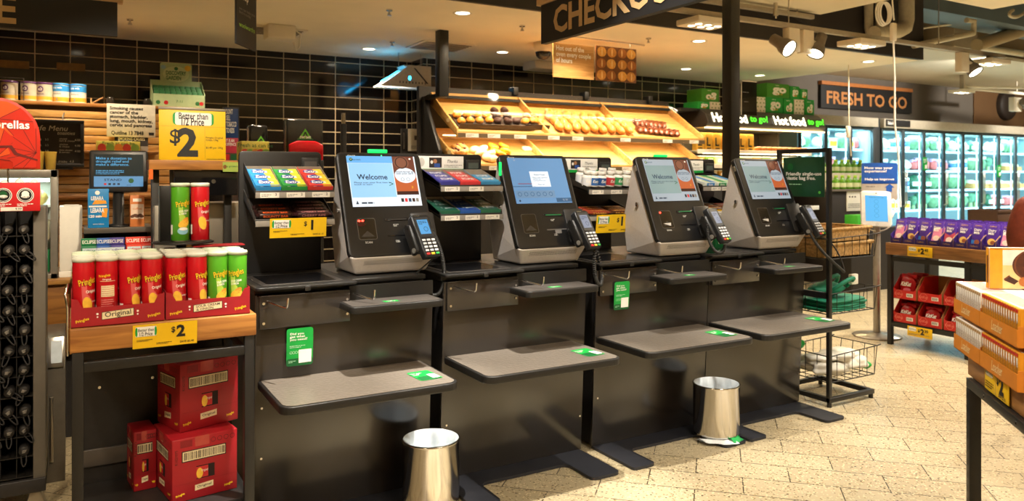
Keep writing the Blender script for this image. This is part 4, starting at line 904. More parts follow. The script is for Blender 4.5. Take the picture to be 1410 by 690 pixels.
def rag(name, pts, wd, col, label, cat, seed, z0, h=.012):
    rn = random.Random(seed); m = MB(); n = len(pts); vs = []; mm = mat('rag_'+col, col, .4, var=.1, scale=20)
    for k, (x, y) in enumerate(pts):
        for j in range(5):
            vs.append((x+rn.uniform(-.006,.006), y+(j-2)/2*wd*(1-.4*abs(k/(n-1)-.5))+rn.uniform(-.006,.006), z0+h*(1-abs(j-2)/2)*rn.uniform(.7,1.3)+.001))
    m.add(vs, [(k*5+j, (k+1)*5+j, (k+1)*5+j+1, k*5+j+1) for k in range(n-1) for j in range(4)], mm, True)
    m.add([(v[0], v[1], z0) for v in vs], [(k*5+j, k*5+j+1, (k+1)*5+j+1, (k+1)*5+j) for k in range(n-1) for j in range(4)], mm)
    return tag(m.build(name), label, cat)
rag('plastic_bag', [(3.05+.022*k, 3.165-.014*k-.012*math.sin(k*.5)) for k in range(8)], .055, 'dfe3e4', 'crumpled white plastic bag squashed under the far steel bin', 'plastic bag', 3, .0165)
o = rag('plastic_bag', [(3.17+.014*k, 3.062+.004*k) for k in range(8)], .035, '1a9a4a', 'crumpled green and white plastic bag under the front of the far bin', 'plastic bag', 5, .0165, .02)
# ================================================================ CRISP STAND
canred = mat('can_red', 'b8101c', .3, var=.05); cangrn = mat('can_green', '4f9a22', .3, var=.05); logoy = mat('logo_yellow', 'f6cf28', .4)
trayred = mat('tray_red', '9c1622', .5, var=.06); cream = mat('label_cream', 'e6d6b0', .5)
chipm = mat('chip_yellow', 'eab93c', .5, var=.1, scale=60); streak = mat('streak_pink', 'd65a5c', .5); streakg = mat('streak_lime', 'a8cc4a', .5)
lidm = glass('lid_plastic', 'eef2ea', .22); lidw = mat('lid_white', 'd9dcd2', .3, var=.03)
RC = .036
def crisp_can(kind):
    r = RC; h = .235; base = canred if kind != 'green' else cangrn
    t = thing('crisp_can', 'x', 'crisp can')
    m = MB().lathe([(0, .002), (r-.003, .0), (r, .004), (r, h-.004), (r-.002, h)], base, 28)
    m.lathe([(r+.0003, h-.008), (r+.0012, h-.004), (r-.001, h)], steel, 28); m.lathe([(r+.0008,.0), (r+.0008,.005)], steel, 28)
    def wrap(off):
        def f(X, Y, hh):
            a = X/r+off; return (math.sin(a)*(r+hh), -math.cos(a)*(r+hh), Y)
        return f
    def patch(pts, mm, hh, off=0):
        W_ = wrap(off); n = len(pts); cx = sum(p[0] for p in pts)/n; cy = sum(p[1] for p in pts)/n
        rings = [pts, [(cx+(x-cx)*.66, cy+(y-cy)*.66) for x, y in pts], [(cx+(x-cx)*.33, cy+(y-cy)*.33) for x, y in pts]]
        vs = [W_(x, y, hh) for rg in rings for x, y in rg]+[W_(cx, cy, hh)]
        fs = [(k*n+i, k*n+(i+1) % n, (k+1)*n+(i+1) % n, (k+1)*n+i) for k in range(2) for i in range(n)]+[(2*n+i, 2*n+(i+1) % n, 3*n) for i in range(n)]
        m.add(vs, fs, mm)
    ell = lambda x, y, a, b, rot=0, n=18: [(x+a*math.cos(q)*math.cos(R(rot))-b*math.sin(q)*math.sin(R(rot)), y+a*math.cos(q)*math.sin(R(rot))+b*math.sin(q)*math.cos(R(rot))) for q in [2*math.pi*i/n for i in range(n)]]
    def sub(x0, x1, y0, y1, n=6): return [(x0+(x1-x0)*i/n, y0) for i in range(n+1)]+[(x0+(x1-x0)*i/n, y1) for i in range(n, -1, -1)]
    offs = (0, math.pi) if kind != 'back' else (math.pi,)
    for off in offs:
        sm = streak if kind != 'green' else streakg
        patch([(-.022, .16), (-.006, .158), (.016, .09), (.014, .05), (-.012, .04), (-.016, .08)], sm, .0004, off)
        if kind == 'green':
            patch(ell(.002, .075, .024, .016, 28), chipm, .0008, off); patch(ell(.006, .086, .02, .010, 40), mat('chip_orange', 'e08a2c', .5), .0007, off); patch(ell(-.002, .045, .022, .015, 0), mat('bowl_blue', '8cc4d8', .4), .0012, off); patch(ell(.0, .053, .018, .006, 0), white, .0015, off)
            m.text('SOUR CREAM\n& ONION', .002, .122, .011, white, .001, .02, wrap=wrap(off), rot=6, wid=.04)
        else:
            patch(ell(.0, .076, .016, .028, 12), chipm, .0008, off); m.text('Original', .012, .122, .014, white, .001, .015, wrap=wrap(off), rot=6, wid=.036)
            m.text('crisps', .026, .085, .008, white, .001, .01, wrap=wrap(off))
        m.text('Pringles', .001, .155, .031, black, .0007, .045, wrap=wrap(off), rot=12, wid=.062); m.text('Pringles', .001, .156, .030, logoy, .0014, .012, wrap=wrap(off), rot=12, wid=.06)
    if kind == 'back':
        patch(sub(-.022, .022, .10, .14), cream, .0006); patch(sub(-.026, .026, .155, .157), cream, .0006); m.text('Pringles', -.012, .175, .012, logoy, .0008, .02, wrap=wrap(0), rot=8); m.text('Original', -.004, .162, .008, white, .0008, .01, wrap=wrap(0))
        for k in range(5): patch(sub(-.02, .02, .104+.0075*k, .1052+.0075*k), canred, .001)
        for k in range(8): patch(sub(-.022, .022-.004*(k % 3), .035+.0075*k, .037+.0075*k), mat('print_pink', 'd98a8a', .5), .0006)
    for x in (1.45, -1.5):
        patch(sub(-.008, .008, .03, .07), white, .0006, x)
    m.build('body', t)
    m = MB().lathe([(r-.001, h-.006), (r+.0022, h-.006), (r+.0022, h+.003), (r+.0005, h+.008), (r-.004, h+.0085), (r-.006, h+.005), (0, h+.005)], lidw if kind != 'green' else mat('lid_tint', 'cfdcc4', .3), 28); m.build('lid', t)
    return t
st = thing('display_stand', 'black steel display stand with a timber top carrying the crisp cans', 'display stand', (0, 3.1, 0))
m = MB()
for (x, y) in ((.0, .0), (.585, .0), (.0, .485), (.585, .485)):
    MB().box((x, y, 0), (x+.037, y+.037, .874), blk, .002).build('leg', st)
m = MB(); m.box((.037, .002, .80), (.585, .035, .836), blk, .002); m.box((.037, .487, .80), (.585, .52, .836), blk); m.box((.002, .037, .80), (.035, .485, .836), blk); m.box((.587, .037, .80), (.62, .485, .836), blk); m.build('upper_frame', st)
m = MB(); m.box((.037, .002, .185), (.585, .035, .222), blk, .002); m.box((.037, .487, .185), (.585, .52, .222), blk); m.box((.002, .037, .185), (.035, .485, .222), blk); m.box((.587, .037, .185), (.62, .485, .222), blk); m.box((.0371, .486, .30), (.5849, .50, .37), mat('worn_grey_rail', '4a443f', .4), .002); m.build('lower_frame', st)
MB().box((.03, .03, .2221), (.592, .485, .232), blkm).build('lower_shelf', st)
m = MB().box((.037, .500, .2225), (.585, .508, .79), blkm); bp = m.build('back_panel', st)
m = MB(); 
for (x, z) in ((.10, .62), (.30, .635), (.48, .64)): m.cyl((x, .498, z), (x, .502, z), .006, chrome, 10)
m.build('screw_heads', bp)
MB().box((-.006, -.004, .8745), (.628, .525, .958), woodw, .003).build('timber_top', st)
price_flag(st, (.192, -.0065, .868), .218, .088, '2', tail='SAVE $2.40')
MB().tube([(-.012, .03, .86), (-.012, .03, 1.03), (-.02, .02, 1.08), (-.012, .06, 1.11)], .005, chrome, 6).build('wire_clip', st)
def can_tray(x, text, label):
    t = thing('can_tray', label, 'cardboard tray', (x, 3.115, .9585), 0, 'red cardboard crisp trays'); W = .302; D = .305
    m = MB(); m.box((0, 0, 0), (W, D, .003), trayred)
    m.prism([(0, 0), (W, 0), (W, .105), (W-.02, .10), (W-.035, .07), (.035, .07), (.02, .10), (0, .105)], 'y', 0, .003, trayred)
    m.box((0, D-.003, 0), (W, D, .11), trayred); m.box((0, .003, 0), (.003, D-.003, .105), trayred); m.box((W-.003, .003, 0), (W, D-.003, .105), trayred)
    b = m.build('box', t); m = MB().face((0, -.0002, 0), (1,0,0), (0,0,1))
    m.fpoly([(.095, .022), (.20, .030), (.20, .058), (.095, .050)], black, .0005); m.fpoly([(.097, .024), (.198, .0315), (.198, .0565), (.097, .0485)], cream, .0008); m.text(text, .148, .04, .024 if len(text) < 10 else .012, black, .0014, .01, rot=4, wid=.085)
    for xx in (.035, W-.035): m.text('Pringles', xx, .025, .014, logoy, .0008, .02, rot=14, wid=.042)
    for xx in (.082, .212): m.disc(xx, .045, .004, .004, white, .0008, 8); m.disc(xx, .034, .003, .003, white, .0008, 8)
    m.build('print', b); return t
can_tray(-.002, 'Original', 'left red cardboard tray of original crisp cans on the timber top')
can_tray(.305, 'SOUR CREAM\n& ONION', 'right red cardboard tray of crisp cans on the timber top')
cans = {k: crisp_can(k) for k in ('red', 'green', 'back')}; usedc = set()
def put_can(kind, x, y, z, rz, label, group='crisp cans'):
    if kind not in usedc: usedc.add(kind); o = cans[kind]; o.location = (x, y, z); o.rotation_euler = (0, 0, rz); o['label'] = label; o['group'] = group
    else: o = dup(cans[kind], (x, y, z), rz, label, group)
    return o
rn = random.Random(12)
front = [('red', .35), ('back', .05), ('red', .6), ('red', .1), ('red', .05), ('red', .6), ('green', .3), ('green', -.35)]
nmr = ['front', 'second', 'third', 'rear']
for ti, bx in enumerate((-.002, .305)):
    for rw in range(4):
        for c in range(4):
            x = bx+.0395+c*.0743; y = 3.115+.042+rw*.0738
            if rw == 0: kind, rz = front[ti*4+c]
            else: kind, rz = ('red' if (rw == 1 and ti == 0) else ('green' if (ti == 0 or c > 1) else 'red')), rn.uniform(0, 6)
            col = {'red': 'red', 'green': 'green', 'back': 'red'}[kind]
            put_can(kind, x, y, .9622, rz, '%s crisp can%s, %s from the left, %s row of the %s tray' % (col, ' showing its back' if kind == 'back' else '', ORD[c], nmr[rw], ('left', 'right')[ti]))
# raised round plate with two cans and a black back board
t = thing('can_riser', 'black riser with a round plate holding two crisp cans above the trays', 'riser', (.405, 3.50, .9585))
MB().box((-.02, .02, 0), (.02, .06, .26), blk, .002).build('post', t); MB().box((-.06, -.02, 0), (.06, .10, .006), blk).build('foot', t)
MB().lathe([(0, .261), (.118, .261), (.12, .264), (.118, .268), (0, .268)], blk, 40, (0, -.045, 0)).build('plate', t)
m = MB(); m.box((-.092, -.01, .2685), (.04, -.004, .50), blk, .002); m.box((-.092, -.06, .2685), (-.088, -.01, .50), blk); m.build('back_board', t)
put_can('green', .392, 3.445, 1.2268, .25, 'green crisp can raised on the black round plate', 'crisp cans on the riser')
put_can('red', .468, 3.435, 1.2268, .15, 'red crisp can raised on the black round plate', 'crisp cans on the riser')
o = tag(MB().box((.0, 0, 0), (.20, .085, .004), trayred).build('cardboard_flap', loc=(.415, 3.555, 1.21)), 'flat red cardboard flap lying behind the raised crisp cans', 'cardboard'); o.location = (.43, 3.335, 1.2085)
# red cartons on the lower shelf
bar_m = mat('barcode_dark', '2a1510', .6); carton_r = mat('carton_red', 'a01420', .5, var=.06, scale=12); tape = mat('tape_brown', 'b0453c', .25); boxdk = mat('carton_inside', '1f0a0a', .8)
def carton(loc, rz, w_, d, h, label):
    t = thing('crisp_carton', label, 'carton', loc, rz, 'red crisp cartons')
    b = MB().box((0, 0, 0), (w_, d, h), carton_r, .003).build('box', t)
    m = MB(); rn = random.Random(int(h*1000)+int(loc[2]*100))
    for (o, ux, W) in (((0, -.0004, 0), (1, 0, 0), w_), ((-.0004, d, 0), (0, -1, 0), d)):
        m.face(o, ux, (0,0,1)); s = W/.25
        m.rect(.14*W, .82*W, .62*h, .80*h, bar_m, .0004); m.rect(.155*W, .805*W, .635*h, .785*h, cream, .0007); x = .17*W
        while x < .79*W:
            k = rn.choice((.0012, .0012, .0022, .0034)); m.rect(x, x+k, .65*h, .77*h, bar_m, .001); x += k+rn.choice((.0016, .0026))
        m.rect(.36*W, .64*W, .31*h, .52*h, boxdk, .0006); m.rect(.36*W, .54*W, .325*h, .505*h, canred, .0009); m.disc(.41*W, .40*h, .05*W, .085*h, chipm, .0013, 16); m.text('Original', .485*W, .43*h, .012, white, .0013, 0, wid=.1*W)
        m.fpoly([(.34*W, .13*h), (.62*W, .15*h), (.62*W, .24*h), (.34*W, .22*h)], cream, .0006); m.text('Original', .48*W, .185*h, .05*h, black, .001, .01, rot=3, wid=.22*W)
        for xx in (.12*W, .86*W): m.text('Pringles', xx, .11*h, .05*h, logoy, .0006, .02, rot=14, wid=.13*W); 
        m.rect(.02*W, .98*W, .275*h, .278*h, mat('carton_fold','7a1018',.6), .0004)
        m.rect(.34*W, .56*W, .84*h, h, tape, .0005); 
        for xx in (.62, .72, .82, .92): m.ring(xx*W, .90*h, .008, .0095, bar_m, .0005, 12)
        m.rect(.12*W, .30*W, .86*h, .97*h, mat('carton_dark','851019',.6), .0004); m.text('K1621075', .06*W, .72*h, .010, bar_m, .0006, 0, rot=90)
    m.build('print', b); return t
carton((.335, 3.20, .2325), R(9), .25, .27, .243, 'lower red crisp carton on the shelf of the crisp stand')
carton((.372, 3.285, .476), R(17), .245, .215, .27, 'upper red crisp carton, set askew on the lower one')
carton((.215, 3.40, .2325), R(6), .085, .15, .238, 'narrow red crisp carton hidden behind the lower carton')
# ================================================================ UMBRELLA STAND
u0 = thing('umbrella_stand', 'dark compartment stand full of folded umbrellas at the left edge', 'umbrella stand', (-.10, 4.0, 0))
postg = mat('stand_grey_post', '5b554c', .45, var=.06); wire = mat('stand_wire', '15120f', .5)
MB().box((-.048, -.02, .12), (0, .30, 1.36), postg, .003).build('side_panel', u0)
MB().box((-.56, .27, .12), (-.05, .28, 1.36), mat('stand_back', '0d0b0a', .7)).build('back_panel', u0)
MB().box((-.56, -.03, .10), (.0, .31, .16), blkm, .003).build('base_rail', u0)
for x in (-.04, -.5): MB().prism([(x-.05, .0), (x+.05, .0), (x+.02, .10), (x-.02, .10)], 'y', -.02, .05, steel, .002).build('foot', u0)
m = MB(); 
for k in range(13): m.box((-.55, -.012, 1.232-.0886*k), (-.05, .27, 1.236-.0886*k), wire)
m.build('shelves', u0)
m = MB()
for x in (-.11, -.17, -.23, -.29, -.35): m.box((x-.0015, -.005, .17), (x+.0015, .26, 1.34), wire)
m.build('dividers', u0)
m = MB().box((-.56, -.06, 1.346), (-.02, .12, 1.35), redp); m.box((-.56, -.062, 1.346), (-.02, -.058, 1.47), redp, .0008); tr = m.build('top_tray', u0)
m = MB().face((0, -.0622, 0), (1,0,0), (0,0,1))
for x in (-.075, -.155, -.26):
    m.disc(x, 1.415, .032, .032, white, .0005, 24); m.disc(x, 1.415, .029, .029, black, .0009, 24); m.ring(x, 1.415, .024, .026, white, .0013, 20); m.disc(x, 1.42, .014, .014, (dgreen if x < -.1 else white), .0014, 14); m.disc(x, 1.41, .016, .007, white, .0017, 14); m.text('umbrella', x, 1.408, .007, black, .002, .01); m.lines(x-.03, x+.03, 1.366, 1.38, 2, white, .0009)
m.rect(-.165, -.085, 1.348, 1.364, ticket_t, .0012); m.text('9.99', -.10, 1.356, .010, black, .0016, .01)
m.build('tray_print', tr)
umb_o = mat('umbrella_print_orange', 'cf4a17', .4, var=.15, scale=7); umb_r = mat('umbrella_print_red', 'b3220f', .4, var=.1, scale=7); umb_d = mat('umbrella_line', '5c0d06', .5)
cx = -.195; zc = 1.665; pts = [(cx-.175, 1.53)] + [(cx+.175, 1.53)] + [(cx+.175*math.cos(R(a)), zc+.175*math.sin(R(a))) for a in range(0, 181, 12)]
m = MB(); m.prism(pts, 'y', -.045, -.04, umb_r, .001); hd = m.build('arch_sign', u0)
m = MB().face((0, -.0455, 0), (1,0,0), (0,0,1))
def umb(x, z, r, col, a0, a1, clip):
    n = 7
    for k in range(n):
        a = R(a0+(a1-a0)*k/n); b = R(a0+(a1-a0)*(k+1)/n)
        P = [(x, z), (x+r*math.cos(a), z+r*math.sin(a)), (x+.88*r*math.cos((a+b)/2), z+.88*r*math.sin((a+b)/2)), (x+r*math.cos(b), z+r*math.sin(b))]
        P = [(min(px, cx+.165), max(min(pz, zc+.16), 1.535)) for px, pz in P]
        P = [(cx+(px-cx)*min(1, .165/max(1e-6, math.hypot(px-cx, max(0, pz-zc)))), zc+(pz-zc)*min(1, .165/max(1e-6, math.hypot(px-cx, max(0, pz-zc))))) if pz > zc else (px, pz) for px, pz in P]
        m.fpoly(P, col if k % 2 else umb_r, clip); 
        q = P[1]; dx, dz = q[0]-x, q[1]-z; L_ = math.hypot(dx, dz) or 1; nx, nz = -dz/L_*.0012, dx/L_*.0012
        m.fpoly([(x+nx, z+nz), (x-nx, z-nz), (q[0]-nx, q[1]-nz), (q[0]+nx, q[1]+nz)], umb_d, clip+.0004)
umb(cx+.02, 1.745, .17, umb_o, 0, 360, .0006); umb(cx+.01, 1.575, .13, umb_o, -10, 190, .0014); umb(cx+.16, 1.60, .11, umb_r, 90, 270, .002)
m.fpoly([(cx-.16, 1.622), (cx+.07, 1.632), (cx+.09, 1.60), (cx+.165, 1.572), (cx+.165, 1.565), (cx+.08, 1.59), (cx+.06, 1.622), (cx-.16, 1.612)], umb_d, .003)
m.text('umbrellas', cx+.135, 1.722, .036, white, .004, .02, 'r'); m.build('sign_print', hd)
m = MB().tube([(-.14, -.03, 1.35), (-.14, -.03, 1.54)], .004, chrome); m.tube([(-.30, -.03, 1.35), (-.30, -.03, 1.54)], .004, chrome); m.build('sign_supports', u0)
# umbrellas: handle end with strap
def umbrella():
    t = thing('folded_umbrella', 'x', 'umbrella'); hm = mat('handle_rubber', '151210', .6, var=.1); 
    m = MB(); m.M = Matrix.Rotation(R(90), 4, 'X'); m.lathe([(0, .03), (.016, .03), (.021, .024), (.022, .005), (.0225, -.03), (.016, -.05), (.018, -.06), (.018, -.24), (0, -.24)], hm, 20); m.build('handle', t)
    m = MB().face((0, -.0302, 0), (1,0,0), (0,0,1)); m.ring(0, 0, .0155, .017, mat('handle_ring', '241f1c', .4), .0004, 18)
    for k in range(3): m.text('UMBRELLA', 0, .005-.005*k, .0035, mat('handle_print', '9a948a', .5), .0006, .03, wid=.018-.003*k, rot=20)
    m.build('cap_print', t)
    m = MB(); m.tube(bez((.01, -.02, -.012), (.03, -.05, -.04), (.02, -.045, -.10), (-.005, -.03, -.02), 10), .0035, mat('strap_black', '120f0e', .7), 5); m.build('strap', t)
    return t
un_ = umbrella(); first = True
for rr in range(12):
    for cc in range(3):
        x = -.10-.08-.06*cc; z = 1.262-.0886*rr
        if rr == 11 and cc == 1: continue
        o = un_ if first else dup(un_, (0,0,0)); first = False
        o.location = (x+rn.uniform(-.004,.004), 4.0+rn.uniform(-.012,.012), z); o.rotation_euler = (0, R(rn.uniform(-40, 40)), 0)
        o['label'] = 'black folded umbrella, row %d from the top, %s column from the right' % (rr+1, ORD[cc]); o['group'] = 'folded umbrellas in the stand'
# rain poncho pouches in the red tray
pouch = mat('pouch_clear', 'd8d4cc', .25, var=.1, scale=30)
for k, (c, nm) in enumerate((('2b3a7c', 'navy'), ('cfd6d6', 'white'), ('cfd6d6', 'white'), ('d9d2c6', 'cream'))):
    t = thing('poncho_pouch', '%s rain poncho pouch, %s from the right in the red tray' % (nm, ORD[k]), 'pouch', (-.10-.045-.055*k, 3.975, 1.351), .1*k, 'poncho pouches')
    MB().blob((0, 0, .07), (.028, .022, .07), pouch, .12, k).build('bag', t)
    m = MB(); m.lathe([(0,.02), (.022,.03), (.0225,.09), (.015,.11), (0,.112)], mat('pouch_'+c, c, .4), 14, (0, -.006, 0)); m.build('label_band', t)
# ================================================================ SERVICE DESK BEHIND
ct = thing('service_counter', 'timber fronted service counter behind the crisp stand', 'counter', (-1.4, 5.0, 0))
cpan = wood('counter_panel_timber', '7d4f1e', 'a56f30', .45)
MB().box((0, .02, .48), (2.05, .62, .884), cpan, .004).build('timber_body', ct); MB().box((.02, .06, 0), (2.03, .60, .48), blkm).build('plinth', ct); MB().box((-.01, 0, .885), (2.06, .64, .914), wood('counter_top_timber', '9a6a32', 'c2904c', .4), .003).build('top', ct)
# grey service trolley edge between the stands
a = PY(62, 600, 4.35); b = PY(93, 600, 4.35)
t = thing('metal_cabinet', 'grey metal cabinet edge between the umbrella stand and the crisp stand', 'cabinet', (a.x, 4.35, 0))
Wc = b.x-a.x; m = MB(); m.prism([(0, .0), (.45, .0), (.45, .70), (.06, .70), (0, .55)], 'x', 0, Wc*.9, mat('cabinet_grey', '6d675d', .35, .5), .003); m.build('body', t)
m = MB(); m.M = Matrix.Translation((0, 0, .56)) @ Matrix.Rotation(math.atan2(.14, .055), 4, 'X'); m.box((.01, 0, 0), (Wc*.85, .15, .012), steel, .003); m.box((.025, .02, .012), (Wc*.75, .13, .0135), mat('pale_panel', 'a9b4bd', .3)); m.build('sloping_panel', t)
m = MB(); m.box((Wc*.2, -.008, .1), (Wc*.38, 0, .42), steel, .003); m.build('door_edge', t)
# cake fridge
t = thing('cake_cabinet', 'glass cake cabinet with grey frame on the service counter', 'display cabinet', (-.50, 5.06, .9145)); fz = .62; fw = .43
fg = mat('fridge_frame_grey', '8f8a80', .35, .4); 
m = MB(); 
for (x, y) in ((0,0), (fw-.035,0), (0,.36), (fw-.035,.36)): m.box((x, y, .0), (x+.035, y+.035, fz), fg, .003)
m.box((0, 0, 0), (fw, .395, .03), fg, .003); m.box((0, 0, fz-.045), (fw, .395, fz), fg, .003); m.box((0, .385, .03), (fw, .394, fz-.045), mat('fridge_back', 'b9c4bd', .4)); m.build('frame', t)
m = MB(); m.box((.035, .01, .03), (fw-.035, .014, fz-.045), acryl); m.box((fw-.02, .04, .03), (fw-.016, .36, fz-.045), acryl); m.build('glass', t)
m = MB(); m.box((.036, .04, .21), (fw-.036, .38, .216), fg); m.box((.036, .04, .40), (fw-.036, .38, .406), fg); m.build('shelves', t)
m = MB(); m.cyl((.04, .04, fz-.06), (fw-.04, .04, fz-.06), .01, mat('fridge_tube', 'e6fff4', .4, var=0, es=6)); m.build('lamp_tube', t)
area(-.29, 5.25, 1.46, .35, .25, 2.2, (.85, 1, .9))
for k, x in enumerate((-.165, -.105)):
    m = MB().lathe([(0,0), (.024,0), (.031,.10), (.033,.103), (.030,.10), (.022,.004), (0,.004)], mat('cup_gold', 'd9b24a', .4, var=.08), 18); tag(m.build('paper_cup', loc=(x, 5.12, .9145+.6205)), ('gold paper cup on the cake cabinet, left of two', 'gold paper cup on the cake cabinet, right of two')[k], 'cup', 'gold cups')
cb = mat('cake_cream', 'd9d08a', .6, var=.15)
for k, (z, col, nm) in enumerate(((.4065, 'cfc97a', 'yellow iced cake on the top shelf of the cake cabinet'), (.2165, 'd8d4b8', 'pale cake box with green label on the middle shelf of the cake cabinet'), (.0305, '2f9c5e', 'green chequered cake box at the bottom of the cake cabinet'))):
    m = MB(); x0 = .26
    if k == 0: m.blob((.06, .06, .05), (.06, .06, .05), mat('cake_'+col, col, .6, var=.1), .08, 2); m.box((0,0,0),(.12,.12,.006),white)
    else:
        m.box((0,0,0), (.13, .12, .13 if k == 2 else .11), mat('cake_'+col, col, .5, var=.05), .004); m.face((0, 0, 0), (1,0,0), (0,0,1))
        if k == 1: m.rect(.02, .10, .02, .08, dgreen); m.rect(.025, .095, .025, .075, white, .0012); m.text('3', .06, .05, .035, black, .0018, .02)
        else:
            for i in range(5):
                for j in range(5):
                    if (i+j) % 2: m.rect(.012+.022*i, .03+.022*i, .01+.022*j, .028+.022*j, white)
    tag(m.build('cake_box', loc=(-.50+x0, 5.06+.09, .9145+z)), nm, 'cake')
for k, (v0, v1) in enumerate(((374, 404), (284, 373))):
    a = PY(79, v1, 5.05); b = PY(114, v0, 5.05)
# two white boxes on the counter
a = PY(81, 374, 5.07); b = PY(114, 283, 5.07); zt_ = b.z; zm = a.z
if True:
    o = tag(MB().box((0,0,0), (b.x-a.x, .2, zm-.9155), paper, .003).build('white_box', loc=(a.x, 5.08, .9145)), 'lower white cardboard box by the cake cabinet', 'box')
    m = MB().box((0,0,0), (b.x-a.x-.005, .2, zt_-zm-.004), paper, .003); m.box((.02,.0,zt_-zm-.004),(b.x-a.x-.02,.012,zt_-zm+.006),paper)
    o = tag(m.build('white_box', loc=(a.x+.003, 5.085, zm)), 'upper white cardboard box stacked by the cake cabinet', 'box')
m = MB(); m.M = Matrix.Rotation(R(-22), 4, 'Y'); m.box((0,0,0), (.008,.12,.26), mat('dark_folder','4a4238',.5), .001)
o = tag(m.build('folder', loc=(b.x+.012, 5.12, .9185)), 'grey folder leaning against the white boxes', 'folder')
# gantry shelf with the donation screen
a = PY(116, 315, 4.86); b = PY(212, 315, 4.86)
t = thing('gantry_shelf', 'black raised shelf on the service counter under the donation screen', 'shelf', (a.x, 4.86, 0)); GW = b.x-a.x; gz = a.z
MB().box((0, 0, gz-.03), (GW, .34, gz), mat('gantry_grey', '57524b', .35), .003).build('shelf_top', t); MB().box((0, .14, .9145), (.02, .33, gz-.03), blk).build('side', t); MB().box((GW-.02, .14, .9145), (GW, .33, gz-.03), blk).build('side', t); MB().box((.02, .20, .9145), (GW-.02, .21, gz-.03), blkm).build('back', t)
a2 = PY(162, 310, 4.95); sc0 = PY(122, 265, 4.93); sc1 = PY(203, 207, 4.93)
t = thing('donation_screen', 'black monitor asking for a donation, on a pole behind the crisp stand', 'monitor', (a2.x+.005, 4.97, gz)); 
MB().lathe([(0,0), (.07,0), (.07,.008), (.03,.018), (.028,.3), (0,.3)], blk, 20).build('pole', t)
mw = sc1.x-sc0.x; mh = sc1.z-sc0.z; M0 = Matrix.Translation((0, -.045, sc0.z-gz)) @ Matrix.Rotation(R(-4), 4, 'Z') @ Matrix.Rotation(R(-6), 4, 'X')
m = MB(); m.M = M0; m.box((-mw/2, 0, 0), (mw/2, .03, mh), mat('monitor_case', '2a2826', .4), .012); m.box((-mw*.47, .03, .03), (mw*.3, .06, mh*.9), blk, .01); m.box((-.05, .03, .03), (.05, .08, .1), blk); m.build('casing', t)
m = MB(); m.M = M0; m.face((0,-.0005,0), (1,0,0), (0,0,1)); x0, x1, y0, y1 = -mw*.42, mw*.42, mh*.13, mh*.90
m.rect(x0, x1, y0, y1, mat('screen_bottle_green', '0c2a2c', .3, var=0, es=.35), .0005); m.rect(x0, x1, y0, y0+.32*(y1-y0), mat('screen_band_blue', '6fa8d6', .3, var=0, es=.6), .001)
m.text('Make a donation to\ndrought relief and\nmake a difference.', x0+.01, y0+.78*(y1-y0), .0185, mat('screen_cyan', '58b8f0', .4, var=0, es=.7), .0016, .012, 'l', wid=.72*(x1-x0)); m.lines(x0+.01, x0+.6*(x1-x0), y0+.37*(y1-y0), y0+.52*(y1-y0), 3, MATS['screen_cyan'], .0016, .4)
m.text('STAND', x0+.38*(x1-x0), y0+.21*(y1-y0), .014, scr_i, .0016, .02, wid=.09); m.disc(x0+.75*(x1-x0), y0+.18*(y1-y0), .014, .014, dgreen, .0016, 18); m.lines(x0+.66*(x1-x0), x0+.84*(x1-x0), y0+.03*(y1-y0), y0+.06*(y1-y0), 1, scr_i, .0016)
for k in range(4): m.rect(x0+(.2+.09*k)*(x1-x0), x0+(.25+.09*k)*(x1-x0), y0+.05*(y1-y0), y0+.11*(y1-y0), (redp, black, scr_i, scr_i)[k], .0016)
m.build('screen', t)
blue = mat('leaflet_blue', '1b7fc0', .4)
def leaf_box(u0, u1, v0, v1, Y, c, name, label, draw, d=.06):
    a = PY(u0, v1, Y); b = PY(u1, v0, Y); w_ = b.x-a.x; h = b.z-gz
    m = MB().box((0,0,0), (w_, d, h), c, .002); m.face((0,0,0), (1,0,0), (0,0,1)); draw(m, w_, h); return tag(m.build(name, loc=(a.x, Y, gz)), label, 'leaflet box')
def dr1(m, w_, h):
    m.disc(w_*.45, h*.9, .012, .012, white); m.fpoly([(.2*w_, .60*h), (.9*w_, .62*h), (.85*w_, .70*h), (.35*w_, .72*h)], mat('leaf_orange', 'e89a2c', .5)); m.fpoly([(.65*w_, .28*h), (.9*w_, .26*h), (.95*w_, .5*h), (.7*w_, .5*h)], MATS['leaf_orange'])
    m.text('LEBARA', .45*w_, .76*h, .022, white, .0016, .03, wid=.6*w_); m.text('LEBARA', .45*w_, .45*h, .026, white, .0018, .03, wid=.65*w_); m.text('120 min', .35*w_, .30*h, .016, white, .0016, .03); m.rect(.05*w_, .9*w_, .53*h, .57*h, white, .001); m.text('www.lebara', .5*w_, .1*h, .008, white, .0016)
leaf_box(121, 150, 260, 312, 4.9, blue, 'leaflet_box', 'bright blue leaflet box left of the donation screen pole', dr1)
cop = mat('leaflet_copper', 'c8763c', .5)
def dr2(m, w_, h):
    m.rect(.06*w_, .94*w_, .25*h, .72*h, mat('leaflet_pale', 'd9c3ae', .5)); 
    for k in range(7): m.disc((.15+.11*k)*w_, (.33+.02*(k % 3))*h, .012, .008, mat('bean_brown','5a3622',.5), .0012+.0001*k, 12)
    m.rect(.2*w_, .8*w_, .8*h, .9*h, white, .001); m.text('coffee', .5*w_, .58*h, .014, cop, .0014, .01)
leaf_box(179, 199, 269, 311, 4.9, cop, 'leaflet_box', 'copper coloured leaflet box right of the donation screen pole', dr2)
m = MB().box((0,0,0), (.05,.06,.13), glass('brochure_acrylic','d8d4cc',.15)); p = PY(169, 310, 4.92); tag(m.build('brochure_holder', loc=(p.x, 4.92, gz)), 'clear acrylic holder beside the copper leaflet box', 'holder')
p = PY(211, 249, 4.9); 
